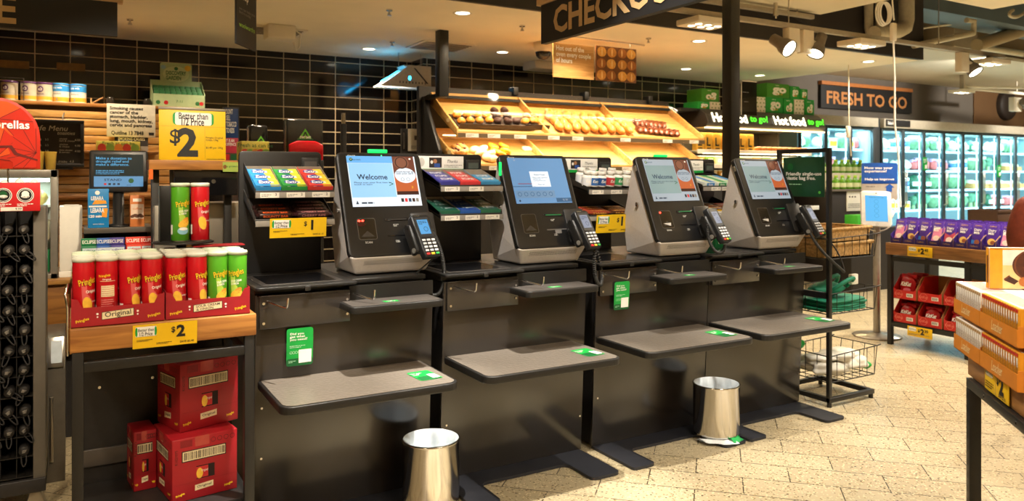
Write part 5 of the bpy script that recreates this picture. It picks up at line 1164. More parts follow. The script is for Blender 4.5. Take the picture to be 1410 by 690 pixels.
# sweets cartons on the counter below the gantry
for k, (u_, c, nm, l2) in enumerate(((112, '1f7a4a', 'green', 'left end'), (132, '2f5fae', 'blue', 'second'), (151, '4a3f8c', 'violet', 'middle'), (174, 'd8402c', 'red', 'fourth'), (194, 'c03a2c', 'dark red', 'right end'))):
    a = PY(u_, 348, 4.8); t = thing('mint_carton', '%s mint carton, %s of the row under the donation screen' % (nm, l2), 'carton', (a.x, 4.80, 1.0385+.02), 0, 'mint cartons on the service counter')
    cm = mat('carton_'+c, c, .45); m = MB(); m.box((0,0,0), (.078, .10, .05), cm, .002); m.box((.0, .08, .05), (.078, .10, .09), cm, .002); m.face((0,0,0),(1,0,0),(0,0,1)); m.rect(.005,.073,.008,.042,mat('pack_silver2','c9d4dc',.4)); m.text('eclipse', .039, .025, .02, cm, .0016, .02, wid=.06); m.build('tray', t)
    m = MB().face((0,.0795,0),(1,0,0),(0,0,1)); m.text('ECLIPSE', .039, .07, .02, white, .0012, .02, wid=.066); m.build('lettering', t)
p = PY(108, 345, 4.79); t = tag(MB().box((0,0,0),(PY(212,345,4.79).x-p.x,.045,.012),blk,.002).box((0,.046,-.142),(PY(212,345,4.79).x-p.x,.19,.012),blkm).build('counter_step', loc=(p.x, 4.79, 1.045)), 'black step on the service counter holding the mint cartons', 'shelf')
t.location = (p.x, 4.795, 1.0455)
# plank shelf with the two dollar sign
a = PY(205, 225, 4.6); b = PY(328, 228, 4.6)
t = thing('plank_shelf', 'timber plank shelf on black posts carrying the yellow two dollar sign', 'shelf', (a.x, 4.6, 0)); PW = b.x-a.x; pz = a.z+.02
MB().box((0, 0, pz-.055), (PW, .16, pz), woodw, .003).build('plank', t)
for x in (.02, PW-.06): MB().box((x, .09, 0), (x+.04, .13, pz-.055), blk, .002).build('post', t)
m = MB().box((.13, .02, pz-.20), (PW, .14, pz-.058), gloss, .004); m.cyl((PW*.72, .018, pz-.12), (PW*.72, .022, pz-.12), .012, steel, 14); m.build('drawer_unit', t)
m = MB().face((PW-.085, -.001, pz-.065), (1,0,0), (0,0,1)); m.rect(0, .085, 0, .055, mat('produce_green','9db552',.5)); m.text('by growers', .05, .03, .014, dgreen, .0012, .01); m.disc(.012,.028,.01,.012,mat('produce_brown','8a5a2c',.5),.0012,12); m.build('shelf_card', t)
s0 = PY(219, 223, 4.63); s1 = PY(311, 150, 4.63); t = thing('price_sign', 'large yellow sign reading two dollars better than half price on the plank', 'sign', (s0.x, 4.63, pz)); sw_ = s1.x-s0.x; sh_ = s1.z-pz
M0 = Matrix.Rotation(R(-3), 4, 'X')
m = MB(); m.M = M0; m.box((0, 0, 0), (sw_, .004, sh_*.95), yellow, .001); m.build('card', t)
m = MB(); m.M = M0; m.box((-.002, -.003, 0), (sw_+.004, -.001, sh_), acryl); m.box((-.002, .005, 0), (sw_+.004, .007, sh_), acryl); m.box((-.002,-.0035,sh_*.955),(sw_+.004,.0075,sh_),mat('holder_edge','8d8678',.3),.001); m.box((-.002,-.03,0),(sw_+.004,.04,.004),acryl); m.build('holder', t)
m = MB(); m.M = M0; m.face((0,-.0003,0), (1,0,0), (0,0,1)); W, H = sw_, sh_*.95
m.rrect(.20*W, .82*W, .70*H, .955*H, .02, green, .0003); m.rrect(.235*W, .785*W, .70*H, .955*H, .012, white, .0006); m.text('Better than', .51*W, .885*H, .036, black, .001, .015, wid=.44*W); m.text('1/2 Price', .5*W, .77*H, .046, black, .001, .02, wid=.34*W)
for xx in (.0, .68): m.rect(xx*W, (xx+(.68 if xx == 0 else .32))*W, .672*H, .676*H, mat('line_ochre','9c8618',.5), .0004)
m.rect(.678*W, .682*W, .02*H, .672*H, MATS['line_ochre'], .0004); m.rect(.7*W, .98*W, .02*H, .03*H, black, .0005)
m.text('$', .235*W, .45*H, .095, black, .0006, .012); m.text('2', .42*W, .36*H, .165, black, .0006, .04); m.text('Pringles Original\nCrisps 134g', .955*W, .43*H, .016, black, .0006, .008, 'r', wid=.26*W); m.text('$1.49 per 100g', .955*W, .25*H, .015, black, .0006, .008, 'r', wid=.26*W)
m.build('print', t)
# steel till housing and the grey arm
a = PY(287, 345, 4.75); b = PY(334, 279, 4.75); t = tag(MB().box((0,0,0), (b.x-a.x+.12, .3, b.z), mat('till_steel', '9a948a', .3, .85, var=.1, scale=6), .004).build('steel_till_housing', loc=(a.x-.02, 4.78, 0)), 'brushed steel housing under the plank, right of the raised cans', 'housing')
p = PY(246, 252, 4.72); o = tag(MB().box((0,0,0), (.10,.02,.075), mat('till_screen_back','8c877e',.35), .003).box((.01,.02,-.05),(.09,.1,.0),blk,.003).build('till_display', loc=(p.x-.045, 4.73, p.z)), 'small grey till display under the plank', 'till')
o.parent = None
# arm
A = [PY(212, 340, 4.5), PY(211, 300, 4.5), PY(214, 283, 4.5), PY(224, 276, 4.5)]
m = MB(); m.prism([(A[0].x, .0), (A[0].x+.13, .0), (A[0].x+.13, A[2].z-.10), (A[0].x+.03, A[2].z), (A[0].x, A[2].z)], 'y', 4.5, 4.56, mat('arm_steel', '8d8a82', .3, .7), .006); tag(m.build('steel_end_panel'), 'grey steel end panel behind the raised crisp cans', 'panel')
m = MB(); p = PY(212, 252, 4.55); q = PY(232, 239, 4.55)
m.box((0,0,0), (.02,.01,.055), mat('orange_card', 'e0641c', .5)); tag(m.build('orange_tag', loc=(PY(204,247,4.645).x, 4.5895, PY(204,247,4.6).z)), 'small orange card hanging at the left end of the plank', 'card')
# ================================================================ SLATTED BACK CABINET
cab = thing('slatted_cabinet', 'tall cabinet faced with pale timber slats at the back left', 'cabinet', (-1.9, 8.0, 0)); CW = 3.0
MB().box((0, .03, 0), (CW, .5, 2.13), mat('cabinet_dark', '6e4a24', .6)).build('carcass', cab); MB().box((-.01, -.02, 2.131), (CW+.01, .52, 2.165), woodw, .003).build('top', cab)
m = MB(); k = 0
while .6+k*.075 < 2.08: m.box((0, 0, .6+k*.075), (CW, .03, .6+k*.075+.066), wood('slat_timber', 'b8823e', 'dcae68', .45), .003); k += 1
m.build('slats', cab)
m = MB().box((.0, 0, .05), (CW, .03, .58), cpan); m.box((0,-.25,1.30),(CW,0,1.33),woodw,.003); m.box((1.5,-.25,1.70),(2.6,0,1.725),woodw,.003); m.box((0,-.25,1.02),(CW,0,1.05),woodw,.003); m.build('lower_shelves', cab)
tin_w = mat('tin_silver', 'cfc5ae', .35, .3); tin_b = mat('tin_blue', '2f86c4', .4); tin_p = mat('tin_purple', '5a2f62', .4); tin_g = mat('tin_gold', 'd8a83a', .4)
TZ = 2.1655
def tin(kind):
    t = thing('formula_tin', 'x', 'tin'); r, h = .066, .165; b = tin_w if kind == 'p' else mat('tin_white', 'dad4c4', .4)
    m = MB().lathe([(0,0), (r,0), (r+.001,.004), (r,.008), (r,h-.008), (r+.001,h-.003), (r-.004,h), (0,h)], b, 28)
    wr = lambda X, Y, h_: (math.sin(X/r)*(r+.001+h_), -math.cos(X/r)*(r+.001+h_), Y)
    if kind == 'p':
        m.lathe([(r+.0006,.02), (r+.0008,.05)], tin_g, 28); 
        n = 16; m.add([wr(.0, .115, .0)]+[wr(.028*math.cos(2*math.pi*i/n), .115+.028*math.sin(2*math.pi*i/n), .0) for i in range(n)], [(0, 1+i, 1+(i+1) % n) for i in range(n)], tin_p); m.text('a2', 0, .115, .026, white, .001, .03, wrap=wr); m.text('Platinum', 0, .072, .014, tin_p, .001, .02, wrap=wr)
    else:
        m.lathe([(r+.0006,h*.62), (r+.0008,h-.01)], tin_b, 28); m.lathe([(r+.0006,.012), (r+.0008,.05)], tin_g, 28); m.text('Baby milk', 0, h*.8, .02, white, .002, .02, wrap=wr); m.text('formula', 0, h*.5, .016, mat('tin_ink','4a5a6a',.5), .001, .01, wrap=wr); m.text('1', 0, .03, .022, tin_b, .0016, .04, wrap=wr)
    m.build('can', t); MB().lathe([(0,h+.012), (r-.004,h+.012), (r+.002,h+.009), (r+.002,h-.004), (0,h-.004)], tin_p if kind == 'p' else tin_b, 28).build('lid', t); return t
tp, tb_ = tin('p'), tin('b'); fst = {'p': 1, 'b': 1}
for k, (u_, kd, lb) in enumerate(((13, 'p', 'silver and purple formula tin at the left edge, behind a clear sheet'), (40, 'p', 'silver and purple formula tin, second from the left on the slatted cabinet'), (61, 'p', 'silver and purple formula tin next to the blue tins on the slatted cabinet'), (84, 'b', 'blue topped formula tin, left of the two on the slatted cabinet'), (108, 'b', 'blue topped formula tin, right of the two on the slatted cabinet'))):
    p = PY(u_, 142, 8.12); s = {'p': tp, 'b': tb_}[kd]; o = s if fst[kd] else dup(s, (0,0,0)); fst[kd] = 0
    o.location = (p.x, 8.12, TZ); o.rotation_euler = (0, 0, R(-28)); o['label'] = lb; o['group'] = 'formula tins on the slatted cabinet'
p = PY(16, 142, 8.02); tag(MB().box((-.09,0,0),(.09,.004,.2),acryl).box((.088,-.002,0),(.094,.006,.2),mat('frame_dark','3a3026',.5)).box((-.09,-.002,.196),(.094,.006,.2),MATS['frame_dark']).build('acrylic_stand', loc=(p.x, 8.02, TZ)), 'clear acrylic stand before the leftmost formula tin', 'stand')
p = PY(134, 143, 8.1); m = MB(); m.M = Matrix.Rotation(R(-32), 4, 'Y'); m.box((-.06,0,0),(.06,.1,.008),card,.001); m.M = Matrix(); m.box((-.055,.02,-.03),(-.045,.08,.02),card); tag(m.build('angled_card', loc=(p.x, 8.1, TZ+.035)), 'small tilted timber card between the blue tins and the quit sign', 'card')
for k, (u_, lb) in enumerate(((152, 'small dark glass jar left of the green garden box'), (203, 'small dark glass jar touching the green garden box'))):
    p = PY(u_, 143, 8.1); tag(MB().lathe([(0,0), (.035,0), (.038,.01), (.038,.05), (.03,.065), (.028,.075), (0,.078)], mat('jar_dark', '2b2620', .1), 20).build('glass_jar', loc=(p.x, 8.1, TZ)), lb, 'jar', 'dark jars on the slatted cabinet')
# green garden display box
a = PY(210, 147, 8.06); b = PY(282, 85, 8.06); t = thing('garden_display_box', 'pale green card display box lettered Discovery Garden on the slatted cabinet', 'display box', (a.x, 8.06, TZ)); W = b.x-a.x; H = b.z-TZ
pg = mat('garden_pale_green', 'a9bd8e', .5, var=.05); gd = mat('garden_green', '2b6e3a', .5, var=.1)
m = MB(); m.prism([(0,0), (W,0), (W,.27*H), (0,.27*H)], 'y', -.02, -.015, pg); m.box((0,.25,0), (W,.255,.62*H), pg)
for x in (0, W-.004): m.prism([(-.02,0), (.25,0), (.25,.62*H), (-.02,.27*H)], 'x', x, x+.004, pg)
m.prism([(.19*W,.5*H), (.81*W,.5*H), (.81*W,.97*H), (.77*W,H), (.23*W,H), (.19*W,.97*H)], 'y', .245, .25, pg); m.build('carton', t)
m = MB()
for r_ in range(3):
    for c in range(9): m.box((.015+c*(W-.03)/9, .02+.075*r_, .006), (.012+(c+1)*(W-.03)/9, .08+.075*r_, (.34+.075*r_)*H), gd, .003)
m.build('seed_packs', t)
m = MB().face((0,.2445,0), (1,0,0), (0,0,1)); m.disc(.5*W,.76*H,.26*W,.17*H,mat('garden_disc','c7d3a6',.5)); m.disc(.5*W,.88*H,.018,.018,dgreen,.0012,14); m.text('DISCOVERY\nGARDEN', .5*W, .73*H, .052, gd, .002, .03, wid=.4*W)
m.disc(.25*W,.9*H,.025,.02,mat('garden_sky','8fb7c9',.5),.0012,12); m.disc(.73*W,.9*H,.03,.03,mat('garden_sun','e0b43c',.5),.0012,14); m.face((0,-.0205,0),(1,0,0),(0,0,1)); 
for x in (.1, .25, .85, .93): m.disc(x*W,.09*H,.02,.02,(redp if x in (.25,.93) else gd),.001,12)
m.text('7-11', .5*W, .12*H, .025, gd, .001, .02); m.build('print', t)
# wall cards, menu board, quit sign, posters
m = MB().box((0,0,0),(.33,.006,.075),mat('timber_card','8a6226',.5,var=.15)); p = PY(-12, 92, 8.89); tag(m.build('wall_card', loc=(p.x-.02, 8.893, p.z)), 'plain tan strip card on the tiles at the left edge', 'card', 'tan strip cards on the tiles')
m = MB().box((0,0,0),(.25,.006,.075),MATS['timber_card']); p = PY(78, 96, 8.89); tag(m.build('wall_card', loc=(p.x, 8.893, p.z)), 'plain tan strip card on the tiles above the formula tins', 'card', 'tan strip cards on the tiles')
a = PY(56, 230, 7.66); b = PY(116, 166, 7.66); t = thing('menu_board', 'black framed chalk menu board leaning before the slats', 'menu board', (a.x-.10, 7.66, a.z)); W = b.x-a.x+.10; H = b.z-a.z
fr = mat('board_frame', '1f1b18', .5)
m = MB().box((0,0,0), (W,.03,.03), fr, .004); m.box((0,0,H-.03), (W,.03,H), fr, .004); m.box((0,0,.03), (.03,.03,H-.03), fr, .004); m.box((W-.03,0,.03), (W,.03,H-.03), fr, .004); m.build('frame', t); MB().box((.03,.012,.03), (W-.03,.025,H-.03), mat('chalkboard','2c2825',.8,var=.15)).build('slate', t)
m = MB().face((0,.0115,0), (1,0,0), (0,0,1)); ch = mat('chalk','d8d0c0',.8); m.text('Cafe Menu', .38*W, .82*H, .045, ch, .001, 0, shear=.2); m.text('toasties', .68*W, .72*H, .028, ch, .001, 0, shear=.2)
for k, s in enumerate(('cheese\nham & cheese', 'chicken\n& cheese', 'ham cheese\n& tomato')): m.text(s, .56*W, (.58-.12*k)*H, .019, ch, .001, 0, 'l', shear=.1); m.text('4.00', .88*W, (.58-.12*k)*H, .018, ch, .001, 0); m.text('tea', .2*W, (.58-.12*k)*H, .019, ch, .001, 0); m.text('3.5', .34*W, (.58-.12*k)*H, .016, ch, .001, 0)
m.text('hot drinks  4.5', .62*W, .12*H, .02, ch, .001, 0, shear=.1); m.build('chalk_writing', t)
MB().tube([(W*.62,.015,H), (W*.62,.015,H+.03), (W*.64,.3,H+.08)], .006, steel).build('hook', t)
MB().box((W*.2,.045,-.02),(W*.8,.07,H-.1),fr).box((W*.2,.03,-.02),(W*.8,.07,-.005),fr).build('easel', t)
def sheet(name, u0, u1, v0, v1, Y, c, label, cat, draw, th=.006):
    a = PY(u0, v1, Y); b = PY(u1, v0, Y); W = b.x-a.x; H = b.z-a.z; m = MB().box((0,0,0), (W, th, H), c, .001); m.face((0,0,0), (1,0,0), (0,0,1)); draw(m, W, H); return tag(m.build(name, loc=(a.x, Y, a.z)), label, cat)
def drq(m, W, H):
    m.text('Smoking causes\ncancer of the\nstomach, bladder,\nlung, mouth, kidney,\ncervix and pancreas', .5*W, .60*H, .042, black, .001, .025, wid=.88*W); m.text('Quitline 13 7848', .42*W, .11*H, .045, black, .001, .02, wid=.66*W); m.rect(.86*W, .97*W, .06*H, .15*H, black)
sheet('quit_smoking_sign', 147, 214, 145, 188, 7.965, mat('sign_offwhite','cfc6b0',.5), 'white smoking warning sign hung on the slatted cabinet', 'sign', drq)
sheet('smoking_notice', 158, 204, 189, 222, 7.975, mat('notice_dark','2b2724',.5), 'dark smoking notice below the white warning sign', 'sign', lambda m, W, H: (m.text('SMOKING CAUSES\nEMPHYSEMA', .5*W, .84*H, .034, white, .001, .02, wid=.8*W), m.rect(.0, W, .0, .62*H, mat('notice_grey','8a857c',.5))))
sheet('tobacco_poster', 309, 328, 150, 190, 7.2, mat('poster_blue','1d3f78',.5), 'dark blue poster against selling tobacco, right of the yellow sign', 'poster', lambda m, W, H: m.text('DON\'T\nSELL\nTOBACCO\nTO KIDS', .5*W, .58*H, .058, white, .001, .025, wid=.75*W))
sheet('warning_poster', 308, 328, 190, 222, 7.2, mat('poster_red','b52540',.5), 'crimson poster directly below the dark blue poster', 'poster', lambda m, W, H: (m.text('IT IS AN\nOFFENCE', .5*W, .80*H, .035, white, .001, .02, wid=.7*W), m.rect(0, W, 0, .35*H, mat('poster_brown','5a3a30',.5)), m.rect(.1*W,.4*W,.05*H,.3*H,redp,.0012), m.rect(.5*W,.9*W,.05*H,.3*H,dgreen,.0012)))
p = PY(308, 222, 7.205); tag(MB().box((0,0,0),(PY(330,222,7.2).x-p.x,.06,PY(308,150,7.2).z+.02),blkm,.002).build('poster_panel', loc=(p.x, 7.207, 0)), 'narrow dark panel carrying the two tobacco posters', 'panel')
def drp(m, W, H): m.text('Fresh as can be', .5*W, .78*H, .03, dgreen, .001, .01); [m.disc((.12+.19*k)*W, .3*H, .035, .04, mat(('veg_a','veg_b','veg_c')[k % 3], ('c23a22','7f9c3a','d8842c')[k % 3], .5), .0012+.0002*k, 12) for k in range(5)]
sheet('produce_card', 133, 193, 195, 207.5, 7.77, mat('produce_yellow','c9b84a',.5), 'yellow vegetable box card behind the donation screen', 'box', drp, .2)
bench = PY(331, 214, 6.0)
b2 = PY(446, 214, 6.0); tag(MB().box((0,0,0), (b2.x-bench.x-.03, .5, bench.z-.03), blkm, .004).build('back_bench', loc=(bench.x+.03, 6.0, 0)), 'dark tall bench behind the first sweets rack', 'bench'); bz = bench.z-.03
a = PY(333, 213, 6.02); b = PY(371, 195, 6.02); m = MB().box((0,0,0), (b.x-a.x, .2, b.z-bz), mat('produce_yellow','c9b84a',.5), .002); m.face((0,0,0),(1,0,0),(0,0,1)); drp(m, b.x-a.x, b.z-bz); tag(m.build('produce_box', loc=(a.x, 6.03, bz)), 'yellow vegetable printed box behind the first sweets rack', 'box')
def tri(m, x, z, s):
    m.fpoly([(x-s, z), (x+s, z), (x, z+1.5*s)], mat('safe_green','5fae2c',.5)); m.fpoly([(x-.45*s, z+.25*s), (x-.25*s, z+.25*s), (x, z+.8*s), (x+.25*s, z+.25*s), (x+.45*s, z+.25*s), (x+.1*s, z+1.05*s), (x-.1*s, z+1.05*s)], black, .0014)
a = PY(345, 205, 6.2); b = PY(371, 172, 6.2); m = MB().box((0,0,0), (b.x-a.x, .12, b.z-bz), gloss, .02); m.face((0,-.0005,0),(1,0,0),(0,0,1)); tri(m, (b.x-a.x)*.62, .12, .05); tag(m.build('towel_dispenser', loc=(a.x, 6.25, bz)), 'glossy black dispenser with a green triangle sticker', 'dispenser')
a = PY(396, 210, 6.1); b = PY(446, 165, 6.1); W = b.x-a.x; H = b.z-bz; t = thing('sanitiser_station', 'black and red sanitiser station with a green stay safe triangle', 'dispenser', (a.x, 6.1, bz))
m = MB(); m.box((0,.02,.0), (W,.16,H), mat('smoke_black','2a2a28',.2), .012); m.build('cover', t)
m = MB(); m.prism([(.01,.0), (W-.01,.0), (W-.01,H*.38), (W*.75,H*.47), (W*.25,H*.47), (.01,H*.38)], 'y', -.02, .019, mat('lid_red','c41420',.25), .008); m.build('red_tray', t)
m = MB().face((0,.0192,0),(1,0,0),(0,0,1)); tri(m, .5*W, .52*H, .055); m.rect(.28*W,.72*W,.49*H,.53*H,dgreen,.001); m.text('STAY SAFE', .5*W, .56*H, .02, white, .002, .02, wid=.3*W); m.build('sticker', t)
p = PY(473, 207, 7.0); q = PY(474, 156, 7.0); t = thing('slim_pole', 'slim black pole with a bright chrome top before the tiles', 'pole', (p.x, 7.0, 0)); MB().cyl((0,0,0), (0,0,q.z-.1), .028, blk).build('shaft', t); MB().cyl((0,0,q.z-.1), (0,0,q.z), .022, chrome).build('chrome_top', t); MB().cyl((0,0,0),(0,0,.012),.12,blk,24).build('foot', t)
# notices by the return wall
def drn(m, W, H): m.text('Customer\nNotice', .5*W, .8*H, .05, black, .001, .02, wid=.7*W); m.text('please', .5*W, .62*H, .03, black, .001, .01); m.lines(.15*W, .85*W, .3*H, .55*H, 5, grey, .001)
sheet('customer_notice', 582, 597, 131, 180, 7.6, paper, 'tall white customer notice left of the bread display', 'notice', drn)
sheet('green_notice', 582, 597, 179, 207, 7.6, dgreen, 'dark green panel below the white customer notice', 'notice', lambda m, W, H: m.lines(.15*W, .85*W, .3*H, .8*H, 4, white, .001))
sheet('framed_notice', 562, 581, 178, 208, 7.5, paper, 'white notice with a small black square, left of the green panel', 'notice', lambda m, W, H: (m.rect(.45*W,.8*W,.5*H,.7*H,mat('lock_grey','55504a',.5)), m.lines(.2*W,.9*W,.1*H,.25*H,3,grey,.001)))
sheet('dark_notice', 553, 561, 180, 208, 7.52, mat('notice_black','26221f',.5), 'narrow dark panel left of the white framed notice', 'notice', lambda m, W, H: m.rect(.3*W,.5*W,.1*H,.9*H,steel))
p = PY(582, 208, 7.607); q = PY(597.5, 131, 7.607); tag(MB().box((0,0,0), (q.x-p.x, .03, q.z), mat('notice_stand','2b2723',.5), .003).build('notice_stand', loc=(p.x, 7.607, 0)), 'tall narrow panel holding the white and green notices left of the bread', 'panel')
p = PY(553, 208, 7.53); q = PY(581, 178, 7.53); tag(MB().box((0,0,0), (q.x-p.x, .03, q.z), mat('notice_stand','2b2723',.5), .003).build('notice_stand', loc=(p.x, 7.53, 0)), 'low panel holding the white framed notice', 'panel')
# ================================================================ BREAD DISPLAY
bk = thing('bread_display', 'timber bread display with two tiers of sloping trays under clear covers', 'bread display', (3.16, 6.6, 0)); BW = 3.25
MB().box((0, .10, 0), (BW, .75, 1.55), blkm, .004).build('base', bk)
m = MB(); m.box((-.08, .64, 1.55), (BW+.02, .70, 2.42), mat('display_back', '2a231c', .5)); m.prism([(.2,1.2),(.64,1.2),(.64,2.30),(.58,2.30),(.2,1.75)], 'x', -.06, -.02, blk, .004); m.build('back_frame', bk)
m = MB()
for x in (1.05, 2.0, 2.95): m.box((x-.03, .60, 2.38), (x+.03, .72, 2.47), blk, .004)
m.build('brackets', bk)
ZF = [1.905, 1.59]; SLB = [.355/.6, .30/.6]
XD = [PY(629, 180, 6.6).x-3.16, PY(755, 180, 6.6).x-3.16, PY(871, 180, 6.6).x-3.16, PY(968, 186, 6.6).x-3.16]
def tier(k):
    z0, sl = ZF[k], SLB[k]; y0 = 0 if k == 0 else -.03; D = .6
    tr = MB().prism([(y0, z0-.012), (y0, z0), (y0+D, z0+sl*D), (y0+D, z0+sl*D-.012)], 'x', XD[0], XD[3], beech).build('tray', bk)
    m = MB(); m.box((XD[0]-.01, y0-.022, z0-.035), (XD[3]+.01, y0-.002, z0+.03), beech, .003); m.box((XD[0], y0+D, z0+sl*D-.02), (XD[3], y0+D+.02, z0+sl*D+.10), beech); m.build('tray_rails', tr)
    for x in XD:
        m = MB().prism([(y0-.02, z0-.03), (y0-.02, z0+.05), (y0+D, z0+sl*D+.10), (y0+D, z0+sl*D-.03)], 'x', x-.01, x+.01, beech, .003)
        if x == XD[0]: m.disc if False else m.face((x-.0105, 0, 0), (0,-1,0), (0,0,1)); m.disc(-y0-.17, z0+.14, .045, .022, mat('hand_hole', 'f0d49a', .6), .001, 16)
        m.build('divider', bk)
    m = MB().box((XD[0], y0-.03, z0-.036), (XD[3], y0-.0225, z0+.006), mat('ticket_strip', '5a4a36', .5)); ts = m.build('ticket_strip', bk)
    m = MB().face((0, y0-.0305, 0), (1,0,0), (0,0,1))
    for x in (.08, .32, .62, 1.02, 1.32, 1.95, 2.55, 2.95): m.rect(XD[0]+x, XD[0]+x+.14, z0-.034, z0+.004, ticket_t, .001); m.lines(XD[0]+x+.01, XD[0]+x+.09, z0-.028, z0-.006, 2, grey, .0016); 
    m.build('price_tickets', ts)
    m = MB()
    for a, b in zip(XD, XD[1:]):
        zt = z0+sl*D+.13
        m.prism([(y0-.018, z0+.05), (y0+.10, z0+.24 if k == 0 else z0+.2), (y0+D, zt), (y0+D, zt-.004), (y0+.103, (z0+.236 if k == 0 else z0+.196)), (y0-.014, z0+.05)], 'x', a+.015, b-.015, acryl)
    m.build('clear_cover', bk)
    m = MB(); m.box((XD[0], .30, z0+sl*D+.16 if k == 0 else z0+.31), (XD[3], .32, z0+sl*D+.175 if k == 0 else z0+.318), mat('led_strip', 'ffe0a8', .4, var=0, es=6 if k else 7, eh='ffd490')); 
    if k == 1: m.build('light_strip', bk)
for k in (0, 1): tier(k)
MB().box((0, .55, 2.30), (BW, .64, 2.33), blk).build('top_rail', bk)
# added ceiling strip brightens the bread; the display's own lamp sits under the upper tier
area(4.8, 6.45, 2.915, 3.0, .12, 92, (1, .82, .56), (R(20), 0, 0), R(110)); area(4.8, 6.72, 1.90, 2.9, .10, 26, (1, .84, .60), (R(10), 0, 0))
def slope_pt(k, u, v, lift):
    a = (u-705)/F_; b = (242-v)/F_; c = C_-a*S_; z0, sl = ZF[k], SLB[k]; y0 = 6.6 if k == 0 else 6.57
    t = (z0+lift-sl*y0-1.5)/(b-sl*c); return Vector(((S_+a*C_)*t, c*t, 1.5+b*t))
def bun(kind):
    m = MB()
    if kind == 'muffin': m.lathe([(0,-.03),(.03,-.03),(.038,.008)], mat('muffin_case','8a5a24',.6),14); m.blob((0,0,.012),(.045,.045,.03),mat('muffin_top','c5801f',.5,var=.35,scale=45),.10,3); m.blob((0,0,.03),(.026,.026,.016),mat('muffin_sugar','f2d69a',.6,var=.2,scale=60),.12,4,1)
    elif kind == 'choc': m.lathe([(0,-.03),(.03,-.03),(.038,.008)], mat('muffin_case_dark','3a2010',.6),14); m.blob((0,0,.012),(.046,.046,.034),mat('muffin_choc','3a1a0a',.55,var=.35,scale=45),.14,5)
    elif kind == 'berry': m.lathe([(0,-.03),(.03,-.03),(.038,.008)], mat('muffin_case_dark','3a2010',.6),14); m.blob((0,0,.012),(.046,.046,.034),mat('muffin_berry','c98a2a',.5,var=.6,scale=30),.12,6)
    elif kind == 'roll': m.blob((0,0,0),(.048,.085,.040),mat('roll_crust','c07a28',.45,var=.25,scale=14),.04,7); m.blob((0,-.004,.030),(.008,.055,.012),mat('roll_split','f2d592',.6),.05,8,1)
    elif kind == 'pastry': m.blob((0,0,0),(.04,.09,.032),mat('pastry_brown','6e3516',.35,var=.25,scale=18),.06,9); m.tube([(-.03,-.03,.028),(.03,.0,.03),(-.03,.03,.03)],.006,mat('pastry_glaze','5a2a12',.3))
    elif kind == 'bun': m.blob((0,0,0),(.058,.06,.035),mat('bun_pale','ead2a2',.55,var=.12,scale=14),.05,10)
    elif kind == 'donut':
        vs = []; n, q = 20, 8
        for i in range(n):
            for j in range(q):
                a = 2*math.pi*i/n; b = 2*math.pi*j/q; vs.append(((.04+.02*math.cos(b))*math.cos(a), (.04+.02*math.cos(b))*math.sin(a), .02*math.sin(b)))
        m.add(vs, [(i*q+j, ((i+1) % n)*q+j, ((i+1) % n)*q+(j+1) % q, i*q+(j+1) % q) for i in range(n) for j in range(q)], mat('donut_iced','f0b432',.35,var=.1), True)
    elif kind == 'knot': m.blob((0,0,0),(.05,.055,.035),mat('knot_gold','d8a860',.5,var=.3,scale=22),.2,11); m.blob((.01,0,.035),(.018,.018,.014),mat('knot_berry','6a2a24',.4),.1,12,1)
    return m.build({'muffin':'muffin','choc':'chocolate_muffin','berry':'berry_muffin','roll':'bread_roll','pastry':'pastry','bun':'bread_bun','donut':'iced_donut','knot':'fruit_bun'}[kind])
buns = {}
def put_bun(kind, k, u, v, lift, label, group, rz=0, tilt=True):
    first = kind not in buns
    if first: buns[kind] = bun(kind); o = buns[kind]
    else: o = buns[kind].copy(); COL.objects.link(o)
    o.location = slope_pt(k, u, v, lift); o.rotation_euler = (math.atan(SLB[k]) if tilt else .2, 0, rz); tag(o, label, {'muffin':'muffin','choc':'muffin','berry':'muffin','roll':'bread roll','pastry':'pastry','bun':'bun','donut':'donut','knot':'bun'}[kind], group)
Z7 = lambda x, y: (590+x/6.9, 130+y/6.9)
def series(kind, k, pts, lift, text, group, conv=Z7, rr=.3):
    rn = random.Random(len(pts)); n = len(pts)
    for i, p in enumerate(pts):
        u, v = conv(*p); put_bun(kind, k, u, v, lift, text % (ORD[i % 14]), group, rn.uniform(-rr, rr))
series('muffin', 0, [(265,203),(360,200),(460,203),(545,208)], .05, 'golden sugared muffin, %s from the left in the back row of the upper tier', 'golden muffins')
series('muffin', 0, [(310,258),(395,252),(482,254),(575,252)], .045, 'golden sugared muffin, %s from the left in the front row of the upper tier', 'golden muffins')
series('choc', 0, [(620,165),(715,162)], .085, 'dark chocolate muffin on top of the pile, %s from the left', 'chocolate muffins', rr=2)
series('choc', 0, [(640,207),(742,212)], .06, 'dark chocolate muffin in the middle of the pile, %s from the left', 'chocolate muffins', rr=2)
series('choc', 0, [(660,258),(752,262),(838,262)], .045, 'dark chocolate muffin in the front row, %s from the left', 'chocolate muffins', rr=2)
series('berry', 0, [(930,215),(1008,212)], .06, 'dark speckled muffin at the back right of the muffins, %s from the left', 'speckled muffins', rr=2)
series('berry', 0, [(920,262),(985,255),(1055,262)], .045, 'dark speckled muffin at the front right of the muffins, %s from the left', 'speckled muffins', rr=2)
m = MB().box((0,0,0),(.86,.28,.012),mat('tray_liner_dark','3a2c22',.5),.003).box((0,-.004,0),(.86,.0,.05),MATS['tray_liner_dark']); p = slope_pt(0, 632, 176, .012); o = tag(m.build('muffin_tray', loc=p), 'dark shallow tray under the golden and chocolate muffins', 'tray'); o.rotation_euler = (math.atan(SLB[0]), 0, 0)
